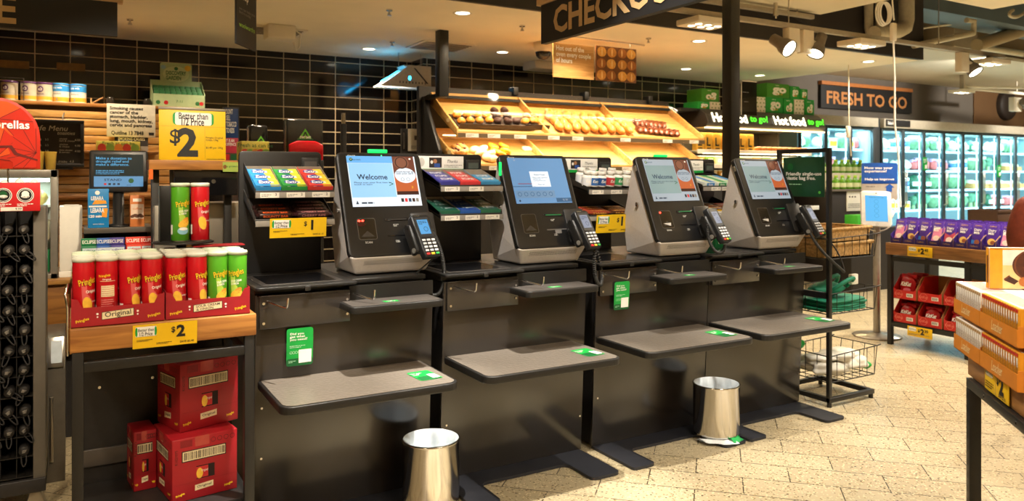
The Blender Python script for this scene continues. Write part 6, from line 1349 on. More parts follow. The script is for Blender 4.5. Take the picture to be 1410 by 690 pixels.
m = MB().box((0,0,0),(.30,.24,.012),MATS['tray_liner_dark'],.003).box((0,-.004,0),(.30,.0,.05),MATS['tray_liner_dark']); p = slope_pt(0, 722, 177, .012); o = tag(m.build('muffin_tray', loc=p), 'dark shallow tray under the speckled muffins', 'tray'); o.rotation_euler = (math.atan(SLB[0]), 0, 0)
for r_, (v0, v1, n, ua, ub, nm) in enumerate(((155.5, 163, 8, 757, 838, 'top'), (160, 168, 9, 757, 852, 'third'), (167, 173, 9, 764, 860, 'second'), (173.5, 179, 9, 770, 866, 'front'))):
    for i in range(n):
        f = i/(n-1); put_bun('roll', 0, ua+(ub-ua)*f, v0+(v1-v0)*f+(i % 2)*1.2, .045+.012*(r_ % 2), 'crusty golden bread roll, %s from the left in the %s row' % (ORD[i], nm), 'crusty bread rolls', random.Random(r_*10+i).uniform(-.5, .1))
for r_, (v0, v1, n, ua, ub, nm) in enumerate(((168, 172, 7, 876, 913, 'back'), (177.5, 183, 8, 880, 931, 'front'))):
    for i in range(n):
        f = i/(n-1); put_bun('pastry', 0, ua+(ub-ua)*f, v0+(v1-v0)*f, .035, 'glazed brown pastry, %s from the left in the %s row' % (ORD[i], nm), 'glazed pastries', -.35)
series('knot', 1, [(260,510),(318,500),(250,545),(345,540),(300,560),(215,545)], .035, 'golden fruit bun at the left end of the lower tier, %s counted', 'fruit buns on the lower tier', rr=2)
series('bun', 1, [(440,525),(515,515),(530,560),(590,565),(560,600),(610,610),(490,560)], .035, 'pale round bun on the lower tier, %s counted from the left', 'pale buns on the lower tier', rr=2)
series('donut', 1, [(615,490),(715,487),(640,540),(735,540),(690,560)], .04, 'yellow iced donut on the lower tier, %s counted', 'iced donuts on the lower tier', rr=2)
p = slope_pt(1, 722, 208, .004); o = tag(MB().box((0,0,0),(.16,.06,.03),paper,.004).build('paper_bag', loc=p), 'small white paper bag on the lower bread tier', 'bag'); o.rotation_euler = (math.atan(SLB[1]), 0, .1)
for o in [x for x in COL.objects if x.get('group') and 'lower tier' in str(x.get('group'))]: pass
# loose bags by the right end of the bread display
p = PY(960, 212, 6.5); m = MB(); rn = random.Random(3)
for k in range(5): m.blob((.03+.04*k, rn.uniform(.1,.3), .05+rn.uniform(0,.05)), (.08,.08,.06), mat('bag_dark_clear','4a443c',.15,var=.3,scale=25), .2, k)
t = tag(m.build('bagged_rolls', loc=(6.45, 6.75, 1.52)), 'pile of dark wrapped loaves at the right end of the bread display', 'bread', kind='stuff')
tag(MB().box((0,0,0),(.28,.55,1.50),blkm,.004).build('loaf_stand', loc=(6.43, 6.60, 0)), 'low dark stand under the wrapped loaves', 'stand')
# ================================================================ HOT FOOD CASE
HX0, HX1 = 6.72, 8.9; hf = thing('hot_food_case', 'open hot food case with lit canopy lettered hot food to go', 'food case', (HX0, 7.30, 0)); HW = HX1-HX0
def hy(u, v): return PY(u, v, 6.75)
MB().box((0, .0, 0), (HW, .75, .85), blkm, .004).build('base', hf); MB().box((0, .70, .85), (HW, .75, 2.12), mat('case_back','3a352e',.5)).build('back', hf)
for x in (0, HW/2-.015, HW-.03): MB().box((x, .35, .85), (x+.03, .70, 2.12), mat('case_side','57514a',.4)).build('side', hf)
cano = mat('canopy_dark', '35302b', .35)
m = MB(); m.prism([(-.40,2.10),(-.44,2.16),(-.40,2.26),(-.30,2.33),(.75,2.33),(.75,2.12),(-.30,2.10)], 'x', 0, HW, cano, .006); cn = m.build('canopy', hf)
m = MB(); m.box((0,-.42,2.085),(HW,-.38,2.10),mat('canopy_light','ffe2a0',.4,var=0,es=5,eh='ffd890')); m.build('light_edge', cn)
m = MB(); neonw = mat('sign_lit_white','fff6d8',.4,var=0,es=2.2); neong = mat('sign_lit_green','4be02a',.4,var=0,es=1.6)
up_ = Vector((0, .04, .10)).normalized()
for x in (.02, HW/2+.02):
    m.face((x, -.445, 2.155), (1,0,0), up_); m.text('Hot food', .36, .065, .13, neonw, .012, .035, wid=.60); m.text('to go!', .87, .06, .12, neong, .012, .025, wid=.32, shear=.25)
m.build('lit_lettering', cn)
hs = [1.82, 1.64, 1.46, 1.28, 1.08]; shm = mat('shelf_white', 'dcd2b8', .45)
for k, z in enumerate(hs):
    m = MB(); m.box((0.03, -.22-.05*k*.6, z-.012), (HW-.03, .70, z), shm); m.box((.03, -.235-.05*k*.6, z-.045), (HW-.03, -.22-.05*k*.6, z+.012), white, .003); m.build('shelf', hf)
area(HX0+HW/2, 7.25, 2.08, HW*.9, .3, 30, (1,.78,.42)); area(HX0+HW/2, 7.10, 1.79, HW*.9, .15, 10, (1,.8,.5))
kb = mat('kraft_yellow', 'd9a83a', .6, var=.1)
for k in range(7):
    m = MB(); m.box((0,0,0), (.13,.08,.21), kb, .004); m.box((.0,.01,.21),(.13,.07,.225),kb,.003); m.face((0,0,0),(1,0,0),(0,0,1)); m.text('L', .06, .11, .11, black, .001, .03); m.rect(.03,.10,.02,.035,black)
    tag(m.build('hot_chicken_bag', loc=(HX0+.06+.148*k, 7.12, hs[0]+.0005)), 'yellow kraft food bag, %s from the left on the top shelf of the hot case' % ORD[k], 'bag', 'kraft bags on the hot food shelf')
pn = None
for k in range(10):
    if pn is None: pn = MB().blob((0,0,0),(.055,.08,.035),mat('pie_brown','b56a24',.45,var=.3,scale=25),.08,20).build('pastry_pie'); o = pn
    else: o = pn.copy(); COL.objects.link(o)
    o.location = (HX0+HW/2+.10+.1*k, 7.16, hs[0]+.036); tag(o, 'brown baked pie, %s from the left on the top right shelf of the hot case' % ORD[k], 'pie', 'pies on the hot food shelf')
tubm = [mat('tub_amber','c9932e',.3,var=.15), mat('tub_green','6f9c3a',.4,var=.15), mat('tub_cream','d8c79a',.4,var=.1)]
tubs = []
for q in range(3):
    m = MB(); m.prism([(-.06,0),(.06,0),(.07,.10),(-.07,.10)],'y',-.06,.06,tubm[q],.008); m.box((-.073,-.065,.10),(.073,.065,.112),lidw,.004); m.face((0,-.0605,0),(1,0,0),(0,0,1)); m.rect(-.04,.04,.03,.075,white); m.lines(-.03,.03,.04,.065,2,black,.0014); tubs.append(m.build('food_tub'))
n = 0
for k, z in enumerate(hs[1:4]):
    for c in range(12):
        o = tubs[n] if n < 3 else tubs[(c+k) % 3].copy()
        if n >= 3: COL.objects.link(o)
        n += 1; o.location = (HX0+.15+.17*c, 7.30-.10-.05*k, z+.0005); tag(o, '%s lidded food tub, %s from the left on the %s shelf of the hot case' % (('amber','green','cream')[tubs.index(o) if o in tubs else (c+k) % 3], ORD[c], ORD[k+1]), 'food tub', 'lidded tubs in the hot food case')
# green go cartons on top
gog = mat('carton_go_green','3f8c24',.5,var=.05); gob = mat('carton_go_bright','1f9a3c',.5,var=.05)
def gobox(u0, u1, v0, v1, kind, label, z=2.331, Y=7.05, txt='go', flip=False):
    a = PY(u0, v1, Y); b = PY(u1, v0, Y); W = b.x-a.x; H = b.z-a.z
    m = MB().box((0,0,0), (W,.26,H), paper if kind == 'dots' else (gog if kind == 'dark' else gob), .003); m.face((0,0,0),(1,0,0),(0,0,1))
    if kind == 'dots':
        nx = max(3, int(W/.05)); nz = max(2, int(H/.045))
        for i in range(nx):
            for j in range(nz): m.disc((i+.5+.25*(j % 2))*W/nx, (j+.5)*H/nz, .011, .011, mat('dot_green','6a8f4a',.5), .001, 8)
    else:
        m.text('ready to', .45*W, .86*H, .10*H, white, .001, .01); m.text(txt, .55*W, .44*H, .58*H, white, .001, .05, rot=180 if flip else 0, wid=.62*W)
        for k in range(3): m.disc((.45+.1*k)*W,.24*H,.012,.012,mat('go_fruit','c9a03a',.5),.0016,8)
    m.face((0,.26,0),(0,-1,0),(0,0,1)); 
    return tag(m.build('go_carton', loc=(a.x, Y, z)), label, 'carton', 'green and white go cartons on the food case'), H
zc0 = 2.331
def two(us, low, up):
    pass
_, h1 = gobox(1040, 1054, 137.5, 158, 'dots', 'dotted white carton at the left of the lower carton row on the hot case')
_, h2 = gobox(1055, 1078, 137.5, 158, 'bright', 'bright green go carton in the middle of the lower carton row on the hot case')
gobox(1079, 1093, 137.5, 158, 'bright', 'bright green carton with upside down go on the hot case', flip=True)
gobox(1094, 1107, 138.5, 158.5, 'dots', 'dotted white carton right of the upside down go carton')
gobox(1108, 1121, 138, 158.5, 'bright', 'bright green carton at the right end of the carton row', flip=True)
gobox(1056, 1087, 120.5, 137.2, 'dark', 'dark green go carton stacked on top at left', 2.331+h2+.001)
gobox(1088, 1101, 121, 137.2, 'bright', 'bright green go carton stacked on top in the middle', 2.331+h2+.001)
gobox(1102, 1112, 124, 137.6, 'bright', 'smaller bright green go carton stacked on top at right', 2.331+h2+.001)
_, h3 = gobox(961, 977, 141, 150.5, 'bright', 'green go carton half hidden left of the tall post, bottom of its pair')
_, h3 = gobox(978, 992, 141, 151, 'dots', 'dotted white carton left of the tall post')
gobox(966, 990, 125, 140.7, 'dark', 'dark green carton with upside down go left of the tall post', 2.331+h3+.001, flip=True)
# shelf under the cartons where they overhang the bread display
tag(MB().box((6.42, 7.0, 2.30), (6.715, 7.4, 2.33), blk).build('carton_shelf'), 'short dark shelf carrying the cartons left of the tall post', 'shelf')
# hanging clear sheet by the tall post
a = PY(1020, 158, 4.16); b = PY(1042, 112, 4.16); t = thing('hanging_sheet', 'hanging clear sheet with a grey print beside the tall post', 'sheet', (a.x, 4.16, a.z)); W = b.x-a.x; H = b.z-a.z
MB().box((0,0,0),(W,.003,H),glass('clear_sheet','a8a296',.15,.75)).build('sheet', t); m = MB().face((0,-.0005,0),(1,0,0),(0,0,1)); m.lines(.1*W,.9*W,.62*H,.7*H,1,grey,.0006,.3); m.lines(.2*W,.8*W,.35*H,.42*H,1,grey,.0006,.3); m.rect(0,.01,0,H,mat('sheet_edge','cfc9bc',.3)); m.rect(0,W,H-.01,H,MATS['sheet_edge']); m.build('print', t)
MB().box((-(a.x-4.3645), -.002, H-.02), (.012, .006, H-.008), steel).build('bracket', t)
# ================================================================ JUICE COUNTER
jc = thing('juice_counter', 'dark counter with tiers of green topped bottles right of the hot food case', 'counter', (9.0, 6.9, 0))
MB().box((0, 0, 0), (1.35, .7, 1.28), mat('counter_black_brown','2b241f',.5), .004).build('body', jc); MB().box((-.02, -.04, 1.281), (1.37, .72, 1.31), mat('counter_edge_grey','6a6158',.4), .003).build('top', jc); m = MB().box((.0,.30,1.311),(1.35,.70,1.54),shm,.003); m.build('riser', jc)
a = PY(1165, 289, 6.9); b = PY(1188, 259, 6.9); m = MB().box((a.x-9.0,-.012,a.z-.02),(b.x-9.0,-.001,b.z-.02),paper,.002); m.face((0,-.0122,0),(1,0,0),(0,0,1)); 
for k in range(3): m.disc(a.x-9.0+.06+.06*k,(a.z+b.z)/2+.03,.02,.012,black,.001,10)
m.lines(a.x-9.0+.03,b.x-9.03,a.z+.02,a.z+.09,3,grey,.001); m.build('notice', jc)
jb = None; gj = mat('juice_green','5f9a22',.25,var=.2)
for r_, (y, z) in enumerate(((.06, 1.3105), (.38, 1.5405))):
    for c in range(9):
        if jb is None:
            jb = thing('juice_bottle', 'x', 'bottle'); MB().lathe([(0,0),(.045,0),(.048,.01),(.048,.11),(.025,.16),(.022,.165)],gj,16).build('bottle', jb); MB().lathe([(.0,.195),(.024,.195),(.025,.165),(0,.165)],mat('juice_cap','a9d23a',.4),14).build('cap', jb); MB().lathe([(.0487,.03),(.0488,.09)],mat('juice_label','d9e0b0',.5),16).build('label_band', jb); o = jb
        else: o = dup(jb, (0,0,0))
        o.location = (9.0+.10+.14*c, 6.9+y, z); o['label'] = 'green juice bottle, %s from the left in the %s tier' % (ORD[c], ('lower', 'upper')[r_]); o['group'] = 'green juice bottles'
p = PY(1181, 325, 6.5); q = PY(1196, 296, 6.5); tag(MB().box((0,0,0),(q.x-p.x+.12,.2,q.z),mat('crate_bright_green','3fae2c',.5),.004).build('green_bin', loc=(p.x-.0, 6.5, 0)), 'bright green upright box below the survey tablet', 'box')
tag(MB().box((0,0,0),(1.9,.15,.82),mat('low_front_black','201c1a',.5),.003).build('low_counter', loc=(8.6, 6.25, 0)), 'low black counter front behind the bag rack', 'counter')
# ================================================================ FRIDGES
fgr = mat('fridge_frame', '4f5a5e', .35, .5); fin = mat('fridge_inside', 'a9c2c8', .5, var=.03); fgl = glass('fridge_glass', 'f2fdff', .05); fhd = mat('fridge_header', 'b3aa98', .5)
fsh = mat('fridge_shelf', 'c9dcdf', .4)
FY = 8.35; SH = [.50, .87, 1.24, 1.60, 1.97]
def fridge(x0, n, pitch, label, from_s):
    W = n*pitch; t = thing('upright_fridge', label, 'fridge', (x0, FY, 0))
    m = MB(); m.box((0,.76,.0),(W,.80,2.34),fin); m.box((0,.06,0),(.03,.76,2.34),fin); m.box((W-.03,.06,0),(W,.76,2.34),fin); m.box((.03,.06,0),(W-.03,.76,.30),fgr); m.box((.03,.06,2.30),(W-.03,.76,2.34),fin); m.build('cabinet', t)
    m = MB(); m.prism([(-.06,2.345),(-.06,2.50),(.80,2.56),(.80,2.345)],'x',-.02,W+.02,fhd,.006); m.build('header', t)
    for z in SH: m = MB(); m.box((.03,.20,z-.014),(W-.03,.76,z),fsh); m.box((.03,.19,z-.04),(W-.03,.20,z+.002),fsh); m.build('shelf', t)
    for k in range(n):
        a, b = k*pitch+.006, (k+1)*pitch-.006
        m = MB(); m.box((a,0,.12),(a+.035,.045,2.34),fgr,.004); m.box((b-.035,0,.12),(b,.045,2.34),fgr,.004); m.box((a+.035,0,2.29),(b-.035,.045,2.34),fgr); m.box((a+.035,0,.12),(b-.035,.045,.20),fgr); d = m.build('door', t)
        MB().box((a+.035,.015,.20),(b-.035,.022,2.29),fgl).build('pane', d)
        hx = b-.018 if k % 2 == 0 else a+.018; MB().tube([(hx,-.001,.95),(hx,-.045,.97),(hx,-.045,1.55),(hx,-.001,1.57)],.010,steel).build('handle', d)
        MB().cyl((b+.004,.10,.3),(b+.004,.10,2.25),.006,mat('fridge_led','d8fbff',.4,var=0,es=5,eh='c8f6ff')).build('light_tube', d)
    area(x0+W/2, FY+.22, 2.29, W*.95, .2, 9*n, COOL); area(x0+W/2, FY+.10, 1.35, W*.95, 1.5, 11*n, COOL, (R(90), 0, 0))
    return t
F1 = fridge(10.2, 3, .64, 'upright glass door fridge behind the hot food case and juice counter', 0)
F2 = fridge(12.32, 9, .63, 'long upright glass door fridge filled with salads on the right', 0)
tag(MB().box((0,0,0),(.16,.8,2.5),mat('fridge_end','2f3335',.5),.004).build('fridge_end_panel', loc=(12.14, 8.37, 0)), 'dark end panel between the two fridges', 'panel')
p = PY(1214, 176, 8.27); q = PY(1247, 167, 8.27); m = MB().box((0,0,0),(q.x-p.x,.015,.115),signk,.002); m.face((0,0,0),(1,0,0),(0,0,1)); m.text('Salads', .12, .058, .055, white, .001, .02); tag(m.build('salads_sign', loc=(12.34, FY-.078, 2.37)), 'small dark Salads sign on the fridge header', 'sign')
for k, (x, z) in enumerate(((12.32+.63*2-.06, 1.60), (12.32+.63*6-.09, 1.47))):
    m = MB().box((0,0,0),(.14,.006,.24),green,.002); m.face((0,0,0),(1,0,0),(0,0,1)); m.rect(.06,.12,.03,.10,white); m.lines(.02,.12,.13,.21,3,white,.001); tag(m.build('door_sticker', loc=(x, FY-.0065, z)), ('green sticker on a fridge door, nearer the survey sign', 'green sticker on a fridge door, farther right above the chocolates')[k], 'sticker')
prod = []
def pr(name, cat, desc, f): m = MB(); f(m); o = m.build(name); prod.append([o, cat, desc, True])
pr('salad_bag', 'salad bag', 'green salad bag', lambda m: (m.blob((0,0,.10),(.10,.06,.10),mat('leaf_green','5f8f62',.4,var=.5,scale=18),.14,30), m.box((-.08,-.03,.17),(.08,.03,.215),mat('bag_clear_pale','c9dcc4',.3))))
pr('salad_bag', 'salad bag', 'dark green leaf bag', lambda m: (m.blob((0,0,.10),(.10,.06,.10),mat('leaf_dark','1f6a48',.4,var=.5,scale=18),.14,31), m.rect if False else m.box((-.07,-.065,.05),(.07,-.05,.11),white,.003)))
pr('veg_pack', 'vegetable pack', 'pale wrapped vegetable pack', lambda m: (m.blob((0,0,.08),(.11,.07,.08),mat('veg_pale','d8dcc0',.4,var=.25,scale=14),.10,32), m.box((-.05,-.075,.04),(.05,-.06,.10),mat('lab_white','eef2ee',.4),.003)))
pr('dip_tub', 'tub', 'stack of white dip tubs', lambda m: [m.lathe([(0,.06*k),(.06,.06*k),(.065,.05+.06*k),(0,.052+.06*k)],mat(('tub_white','tub_blue','tub_white')[k],('e6ecee','4a86c4','e6ecee')[k],.4),16) for k in range(3)])
pr('berry_pack', 'fruit pack', 'red and pink wrapped pack', lambda m: (m.blob((0,0,.08),(.10,.06,.08),mat('pack_redpink','c8605c',.4,var=.4,scale=20),.12,33), m.box((-.08,-.02,.13),(.08,.02,.18),mat('pack_lilac','c4a9d0',.4))))
pr('herb_bunch', 'herbs', 'upright bunch of green herbs', lambda m: (m.blob((0,0,.15),(.09,.06,.08),mat('herb_green','4f8a68',.5,var=.5,scale=30),.22,34), m.cyl((0,0,0),(0,0,.12),.03,mat('herb_stem','a9c48a',.5))))
pr('produce_basket', 'basket', 'tan basket of cream coloured produce', lambda m: (m.box((-.15,-.10,0),(.15,.12,.08),wood('basket_tan','a9793c','c99a58',.6),.01), m.blob((-.05,0,.09),(.07,.06,.05),mat('produce_cream','e4dcc4',.5,var=.1),.1,35), m.blob((.07,0,.09),(.06,.06,.05),MATS['produce_cream'],.1,36)))
pr('yellow_pack', 'pack', 'yellow labelled pack', lambda m: (m.box((-.08,-.05,0),(.08,.05,.14),mat('pack_steelwhite','c9d4d0',.4),.012), m.box((-.06,-.054,.03),(.06,-.0505,.10),yellow)))
def stock(si, x, z, lab, y=None):
    e = prod[si]; o = e[0] if e[3] else e[0].copy()
    if not e[3]: COL.objects.link(o)
    e[3] = False; o.location = (x, FY+.30 if y is None else y, z+.0008); o.rotation_euler = (0, 0, rn.uniform(-.3,.3)); k = rn.uniform(1.1,1.35); o.scale = (k,k,k); tag(o, e[2]+lab, e[1], 'chilled goods in the fridges')
rn = random.Random(77)
plan = [[2,3,0,0,2,1,2,0,5], [3,2,4,4,3,0,5,6,6], [0,3,1,0,0,6,6,6,2], [7,7,5,0,0,5,1,4,4]]
for si, z in enumerate((SH[4], SH[3], SH[2], SH[1])):
    for d in range(8):
        for c in range(3):
            kk = plan[si][d] if c != 1 else plan[si][(d+1) % 9] if rn.random() < .5 else plan[si][d]
            if kk == 6 and c == 1: continue
            stock(kk, 12.32+.63*d+.13+.18*c, z, ', %s, %s shelf, %s door of the long fridge' % (('left','middle','right')[c], ('top','second','third','fourth')[si], ORD[d]))
for si, z in enumerate((SH[4], SH[3], SH[2])):
    for d in range(3):
        for c in range(3): stock((3,2,0,7,4)[(si+d+c) % 5], 10.2+.64*d+.14+.18*c, z, ', %s, %s shelf, %s door of the short fridge' % (('left','middle','right')[c], ('top','second','third')[si], ORD[d]))
# ================================================================ BAG RACK
br = thing('bag_rack', 'tall black frame rack with wire baskets at the far end of the checkouts', 'rack', (4.235, 3.25, 0))
for y in (0, .40): MB().box((0, y-.012, .03), (.028, y+.014, 1.68), blk, .002).build('post', br)
m = MB(); m.box((0,.014,1.652),(.028,.388,1.68),blk,.002); m.build('top_bar', br)
m = MB(); m.box((0,-.015,.03),(.46,.015,.06),blk,.002); m.box((0,.385,.03),(.46,.415,.06),blk,.002); m.box((.43,.015,.03),(.46,.385,.06),blk); m.box((0,.015,.03),(.028,.385,.06),blk); m.build('base_frame', br)
m = MB()
for (x, y) in ((.44,0),(.44,.40),(.014,0),(.014,.40)): m.cyl((x,y,0),(x,y,.03),.015,blk)
m.build('feet', br)
def basket(z, h, nm):
    m = MB(); w0, w1, d0, d1 = .032, .50, .015, .385; r = .0028
    for zz, fl in ((z, .0), (z+h, .03)): m.tube([(w0,d0,zz),(w1+fl,d0,zz+(.02 if fl else 0)),(w1+fl,d1,zz+(.02 if fl else 0)),(w0,d1,zz),(w0,d0,zz)], r*1.4, wire)
    for i in range(7):
        x = w0+(w1-w0)*i/6; m.tube([(x,d0,z+h+.02*i/6),(x,d0,z),(x,d1,z),(x,d1,z+h+.02*i/6)], r, wire)
    for i in range(5): y = d0+(d1-d0)*i/4; m.tube([(w0,y,z+h),(w0,y,z),(w1,y,z),(w1+.03,y,z+h+.02)], r, wire)
    m.tube([(w1+.03,d0,z+h+.02),(w1+.07,d0,z+h+.025)], r*1.6, wire); m.tube([(w1+.03,d1,z+h+.02),(w1+.07,d1,z+h+.025)], r*1.6, wire)
    return m.build('wire_basket', br)
basket(.955, .13, 'a'); basket(.595, .13, 'b'); basket(.15, .17, 'c')
m = MB(); m.box((.0,.0,.70),(.026,.386,.74),blk); m.build('cross_bar', br)
# green sign hung in the frame
sg = thing('bag_free_sign', 'dark green hanging sign about being single-use plastic bag free', 'sign', (4.245, 3.285, 1.36)); SW = .33; SHH = .265
MB().box((0, 0, 0), (.008, SW, SHH), mat('sign_deep_green','0f4427',.45), .001).build('board', sg)
m = MB().face((-.0005, SW, 0), (0,-1,0), (0,0,1)); m.text('Friendly single-use\nplastic bag free.', SW-.02, .135, .034, white, .001, .02, 'r', wid=.285); m.lines(.05, SW-.06, .075, .088, 1, mat('pale_green','a8dcb2',.5), .001, .5); m.disc(SW-.035, .03, .010, .010, mat('leaf_mark','4fae3c',.5), .001, 10); m.disc(.06, .20, .025, .025, dgreen, .001, 14); m.build('lettering', sg)
m = MB(); 
for y in (.05, SW-.05): m.tube([(.004,y,SHH-.004),(.004,y,1.651-1.36)], .002, wire)
m.build('hangers', sg)
# goods in the baskets
wick = mat('cane_weave', 'b8925a', .7, var=.35, scale=55, bump=.6)
def cane(z, label, x1=.52):
    m = MB(); pr_ = [(.0,.0),(.05,.0)]; a, b = .05, .34
    m.box((.045,.03,0),(x1-.02,.37,.01),wick); 
    m.prism([(.045,0),(x1-.03,0),(x1,.085),(.04,.085)],'y',.03,.045,wick); m.prism([(.045,0),(x1-.03,0),(x1,.085),(.04,.085)],'y',.355,.37,wick); m.prism([(.03,0),(.37,0),(.37,.085),(.03,.085)],'x',.04,.052,wick); m.prism([(.03,0),(.37,0),(.37,.085),(.03,.085)],'x',x1-.035,x1-.02,wick)
    m.tube([(.04,.03,.088),(x1+.01,.03,.094),(x1+.01,.37,.094),(.04,.37,.088),(.04,.03,.088)],.011,wick,8); o = tag(m.build('cane_basket', loc=(4.235,3.25,z)), label, 'basket', 'woven cane baskets'); return o
cane(.9590, 'lower woven cane basket in the top wire basket of the bag rack', .50); cane(1.058, 'upper woven cane basket stacked in the top wire basket of the bag rack', .48)
teal = mat('bag_teal_green', '0d7a5c', .6, var=.12, scale=8)
def slab(z, k):
    rn = random.Random(k); m = MB(); n = 10; vs = []
    outl = [(.05,.04),(.25,.03),(.46,.05),(.49,.12),(.48,.30),(.44,.36),(.24,.365),(.06,.36),(.045,.2)]
    outl = [(x+rn.uniform(-.012,.012), y+rn.uniform(-.012,.012)) for x, y in outl]; m.prism(outl, 'z', 0, .013, teal, .005); return m.build('green_bag', loc=(4.235,3.25,z))
for k in range(5): tag(slab(.5990+.0150*k, k), 'folded green fabric bag, %s from the bottom in the middle wire basket' % ORD[k], 'shopping bag', 'folded green bags')
m = MB(); m.blob((.25,.2,.05),(.16,.10,.05),teal,.12,41); m.tube(bez((.18,.1,.06),(.22,.0,.15),(.42,.05,.17),(.40,.16,.06)),.014,teal); m.tube(bez((.2,.22,.06),(.26,.14,.17),(.44,.2,.16),(.42,.28,.05)),.014,teal); m.box((.38,.10,.08),(.45,.13,.15),white,.005)
tag(m.build('green_bag', loc=(4.235,3.25,.675)), 'crumpled green bag with handles and white tag on top of the folded ones', 'shopping bag', 'folded green bags')
wb = mat('bag_white_cotton', 'd6d1c4', .6, var=.08, scale=10)
for k, (x, y, z, sx, sy, sz, gx, nm) in enumerate(((.27,.10,.05,.23,.07,.035,.53,'white bag with green end, at the front of the bottom wire basket'), (.29,.24,.05,.24,.08,.035,.56,'white bag with green end, in the middle of the bottom wire basket'), (.26,.33,.05,.22,.06,.04,.50,'white bag with green end, at the back of the bottom wire basket'), (.28,.18,.105,.24,.12,.03,.53,'white bag with green end, lying on top in the bottom wire basket'))):
    m = MB(); rk = random.Random(k)
    for q in range(5): m.blob((x-.16+.08*q, y+rk.uniform(-.02,.02), z+rk.uniform(-.008,.02)),(.085,sy*.8,sz*rk.uniform(.9,1.35)),wb,.24,50+5*k+q,3)
    m.blob((gx-.02,y-.01,z-.008),(.05,.035,.026),green,.16,60+k); tag(m.build('white_bag', loc=(4.235,3.25,.1535)), nm, 'shopping bag', 'white bags in the bottom wire basket')
m = MB(); m.blob((.08,.3,.02),(.06,.05,.035),green,.15,71); tag(m.build('green_pouch', loc=(4.225,3.25,.33)), 'small green bag end poking above the white bags', 'shopping bag')
# ================================================================ SURVEY TABLET STAND
sv = thing('survey_stand', 'grey pole stand with round base holding a white tablet', 'stand', (6.52, 4.47, 0), R(-38))
MB().lathe([(0,0),(.21,0),(.213,.004),(.21,.012),(.07,.02),(.04,.035),(0,.035)], mat('base_silver','b3aca0',.3,.8), 40).build('base', sv); MB().cyl((0,0,.03),(0,0,1.06),.032,mat('pole_silver','a9a297',.3,.6),20).build('pole', sv)
wt = mat('tablet_white','cfccc6',.3); T0 = Matrix.Translation((-.02,-.07,1.03)) @ Matrix.Rotation(R(-12), 4, 'X') @ Matrix.Rotation(R(2), 4, 'Y')
m = MB(); m.M = T0; m.M = T0 @ Matrix.Rotation(R(90), 4, 'X'); m.rplate(-.135,.135,0,.335,-.03,0,.03,wt,.006); tb = m.build('tablet_case', sv)
m = MB(); m.M = T0; m.face((0,-.0005,0),(1,0,0),(0,0,1)); m.rect(-.098,.098,.048,.29,mat('tablet_screen','58b4ee',.3,var=0,es=.85),.0006); m.disc(0,.312,.006,.006,black,.0006,12); m.ring(0,.022,.009,.011,grey,.0006,14)
m.text('Tell us about your visit', 0, .272, .012, scr_i, .001, 0, wid=.13)
for k in range(4): m.ring(.0,.235-.045*k,.017,.020,mat('tablet_ring','2f86c8',.4),.001,16)
m.build('tablet_screen', tb)
MB().tube(bez((.03,.0,1.13),(.16,.0,1.16),(.14,.0,1.06),(.12,.0,1.24),20)+bez((.12,0,1.24),(.16,.02,1.35),(.2,.02,1.2),(.13,.01,1.1)),.006,white).build('cable', sv); MB().tube(bez((-.1,-.04,1.05),(-.1,-.02,.96),(.1,-.02,.96),(.13,0,1.06)),.006,white).build('cable', sv)
sb = mat('survey_blue','1f52a8',.4); m = MB(); m.M = Matrix.Translation((.03,.02,1.28)) @ Matrix.Rotation(R(90), 4, 'X'); m.rplate(-.16,.16,-.01,.34,-.006,0,.02,mat('survey_grey','b3aca4',.45),.001); sgn = m.build('survey_sign', sv)
m = MB().face((.03,.0195,1.28),(1,0,0),(0,0,1)); m.rrect(-.16,.16,.145,.34,.02,sb,.001); m.rect(-.16,.16,.145,.17,sb,.001); m.text('How was your\nexperience?', -.135, .275, .036, white, .002, .02, 'l', wid=.25); m.text('Help us improve', 0, .185, .03, white, .002, .02, wid=.26); m.lines(-.12,.05,.11,.125,1,grey,.001,.5); m.fpoly([(.06,.07),(.11,.07),(.11,.11),(.13,.11),(.09,.145),(.045,.11),(.06,.11)],sb,.0014); m.build('sign_print', sgn)
MB().cyl((.03,.03,1.02),(.03,.03,1.32),.012,steel).build('sign_post', sv)
# ================================================================ CHOCOLATE STAND
cs = thing('chocolate_stand', 'black steel stand with a timber edge carrying purple chocolate blocks and red cartons', 'display stand', (6.30, 4.22, 0), R(-90)); CL = 1.5
# local x runs towards the viewer, local y away into the aisle
for (x, y) in ((0,0),(.68,0),(CL-.04,0),(0,.56),(.68,.56),(CL-.04,.56)): MB().box((x,y,0),(x+.04,y+.04,.80),blk,.002).build('leg', cs)
m = MB(); m.box((.04,.004,.745),(CL-.04,.036,.785),blk); m.box((.04,.564,.745),(CL-.04,.596,.785),blk); m.box((.004,.04,.745),(.036,.56,.785),blk); m.box((.04,.004,.165),(CL-.04,.036,.20),blk); m.box((.04,.564,.165),(CL-.04,.596,.20),blk); m.box((.004,.04,.165),(.036,.56,.20),blk); m.build('frame', cs)
MB().box((.036,.01,.2005),(CL-.036,.56,.208),blkm).build('lower_shelf', cs); MB().box((-.01,-.006,.8005),(CL+.01,.60,.905),wood('stand_timber','6e4a26','98693a',.45),.003).build('timber_top', cs)
m = MB().face((0,-.0065,0),(1,0,0),(0,0,1))
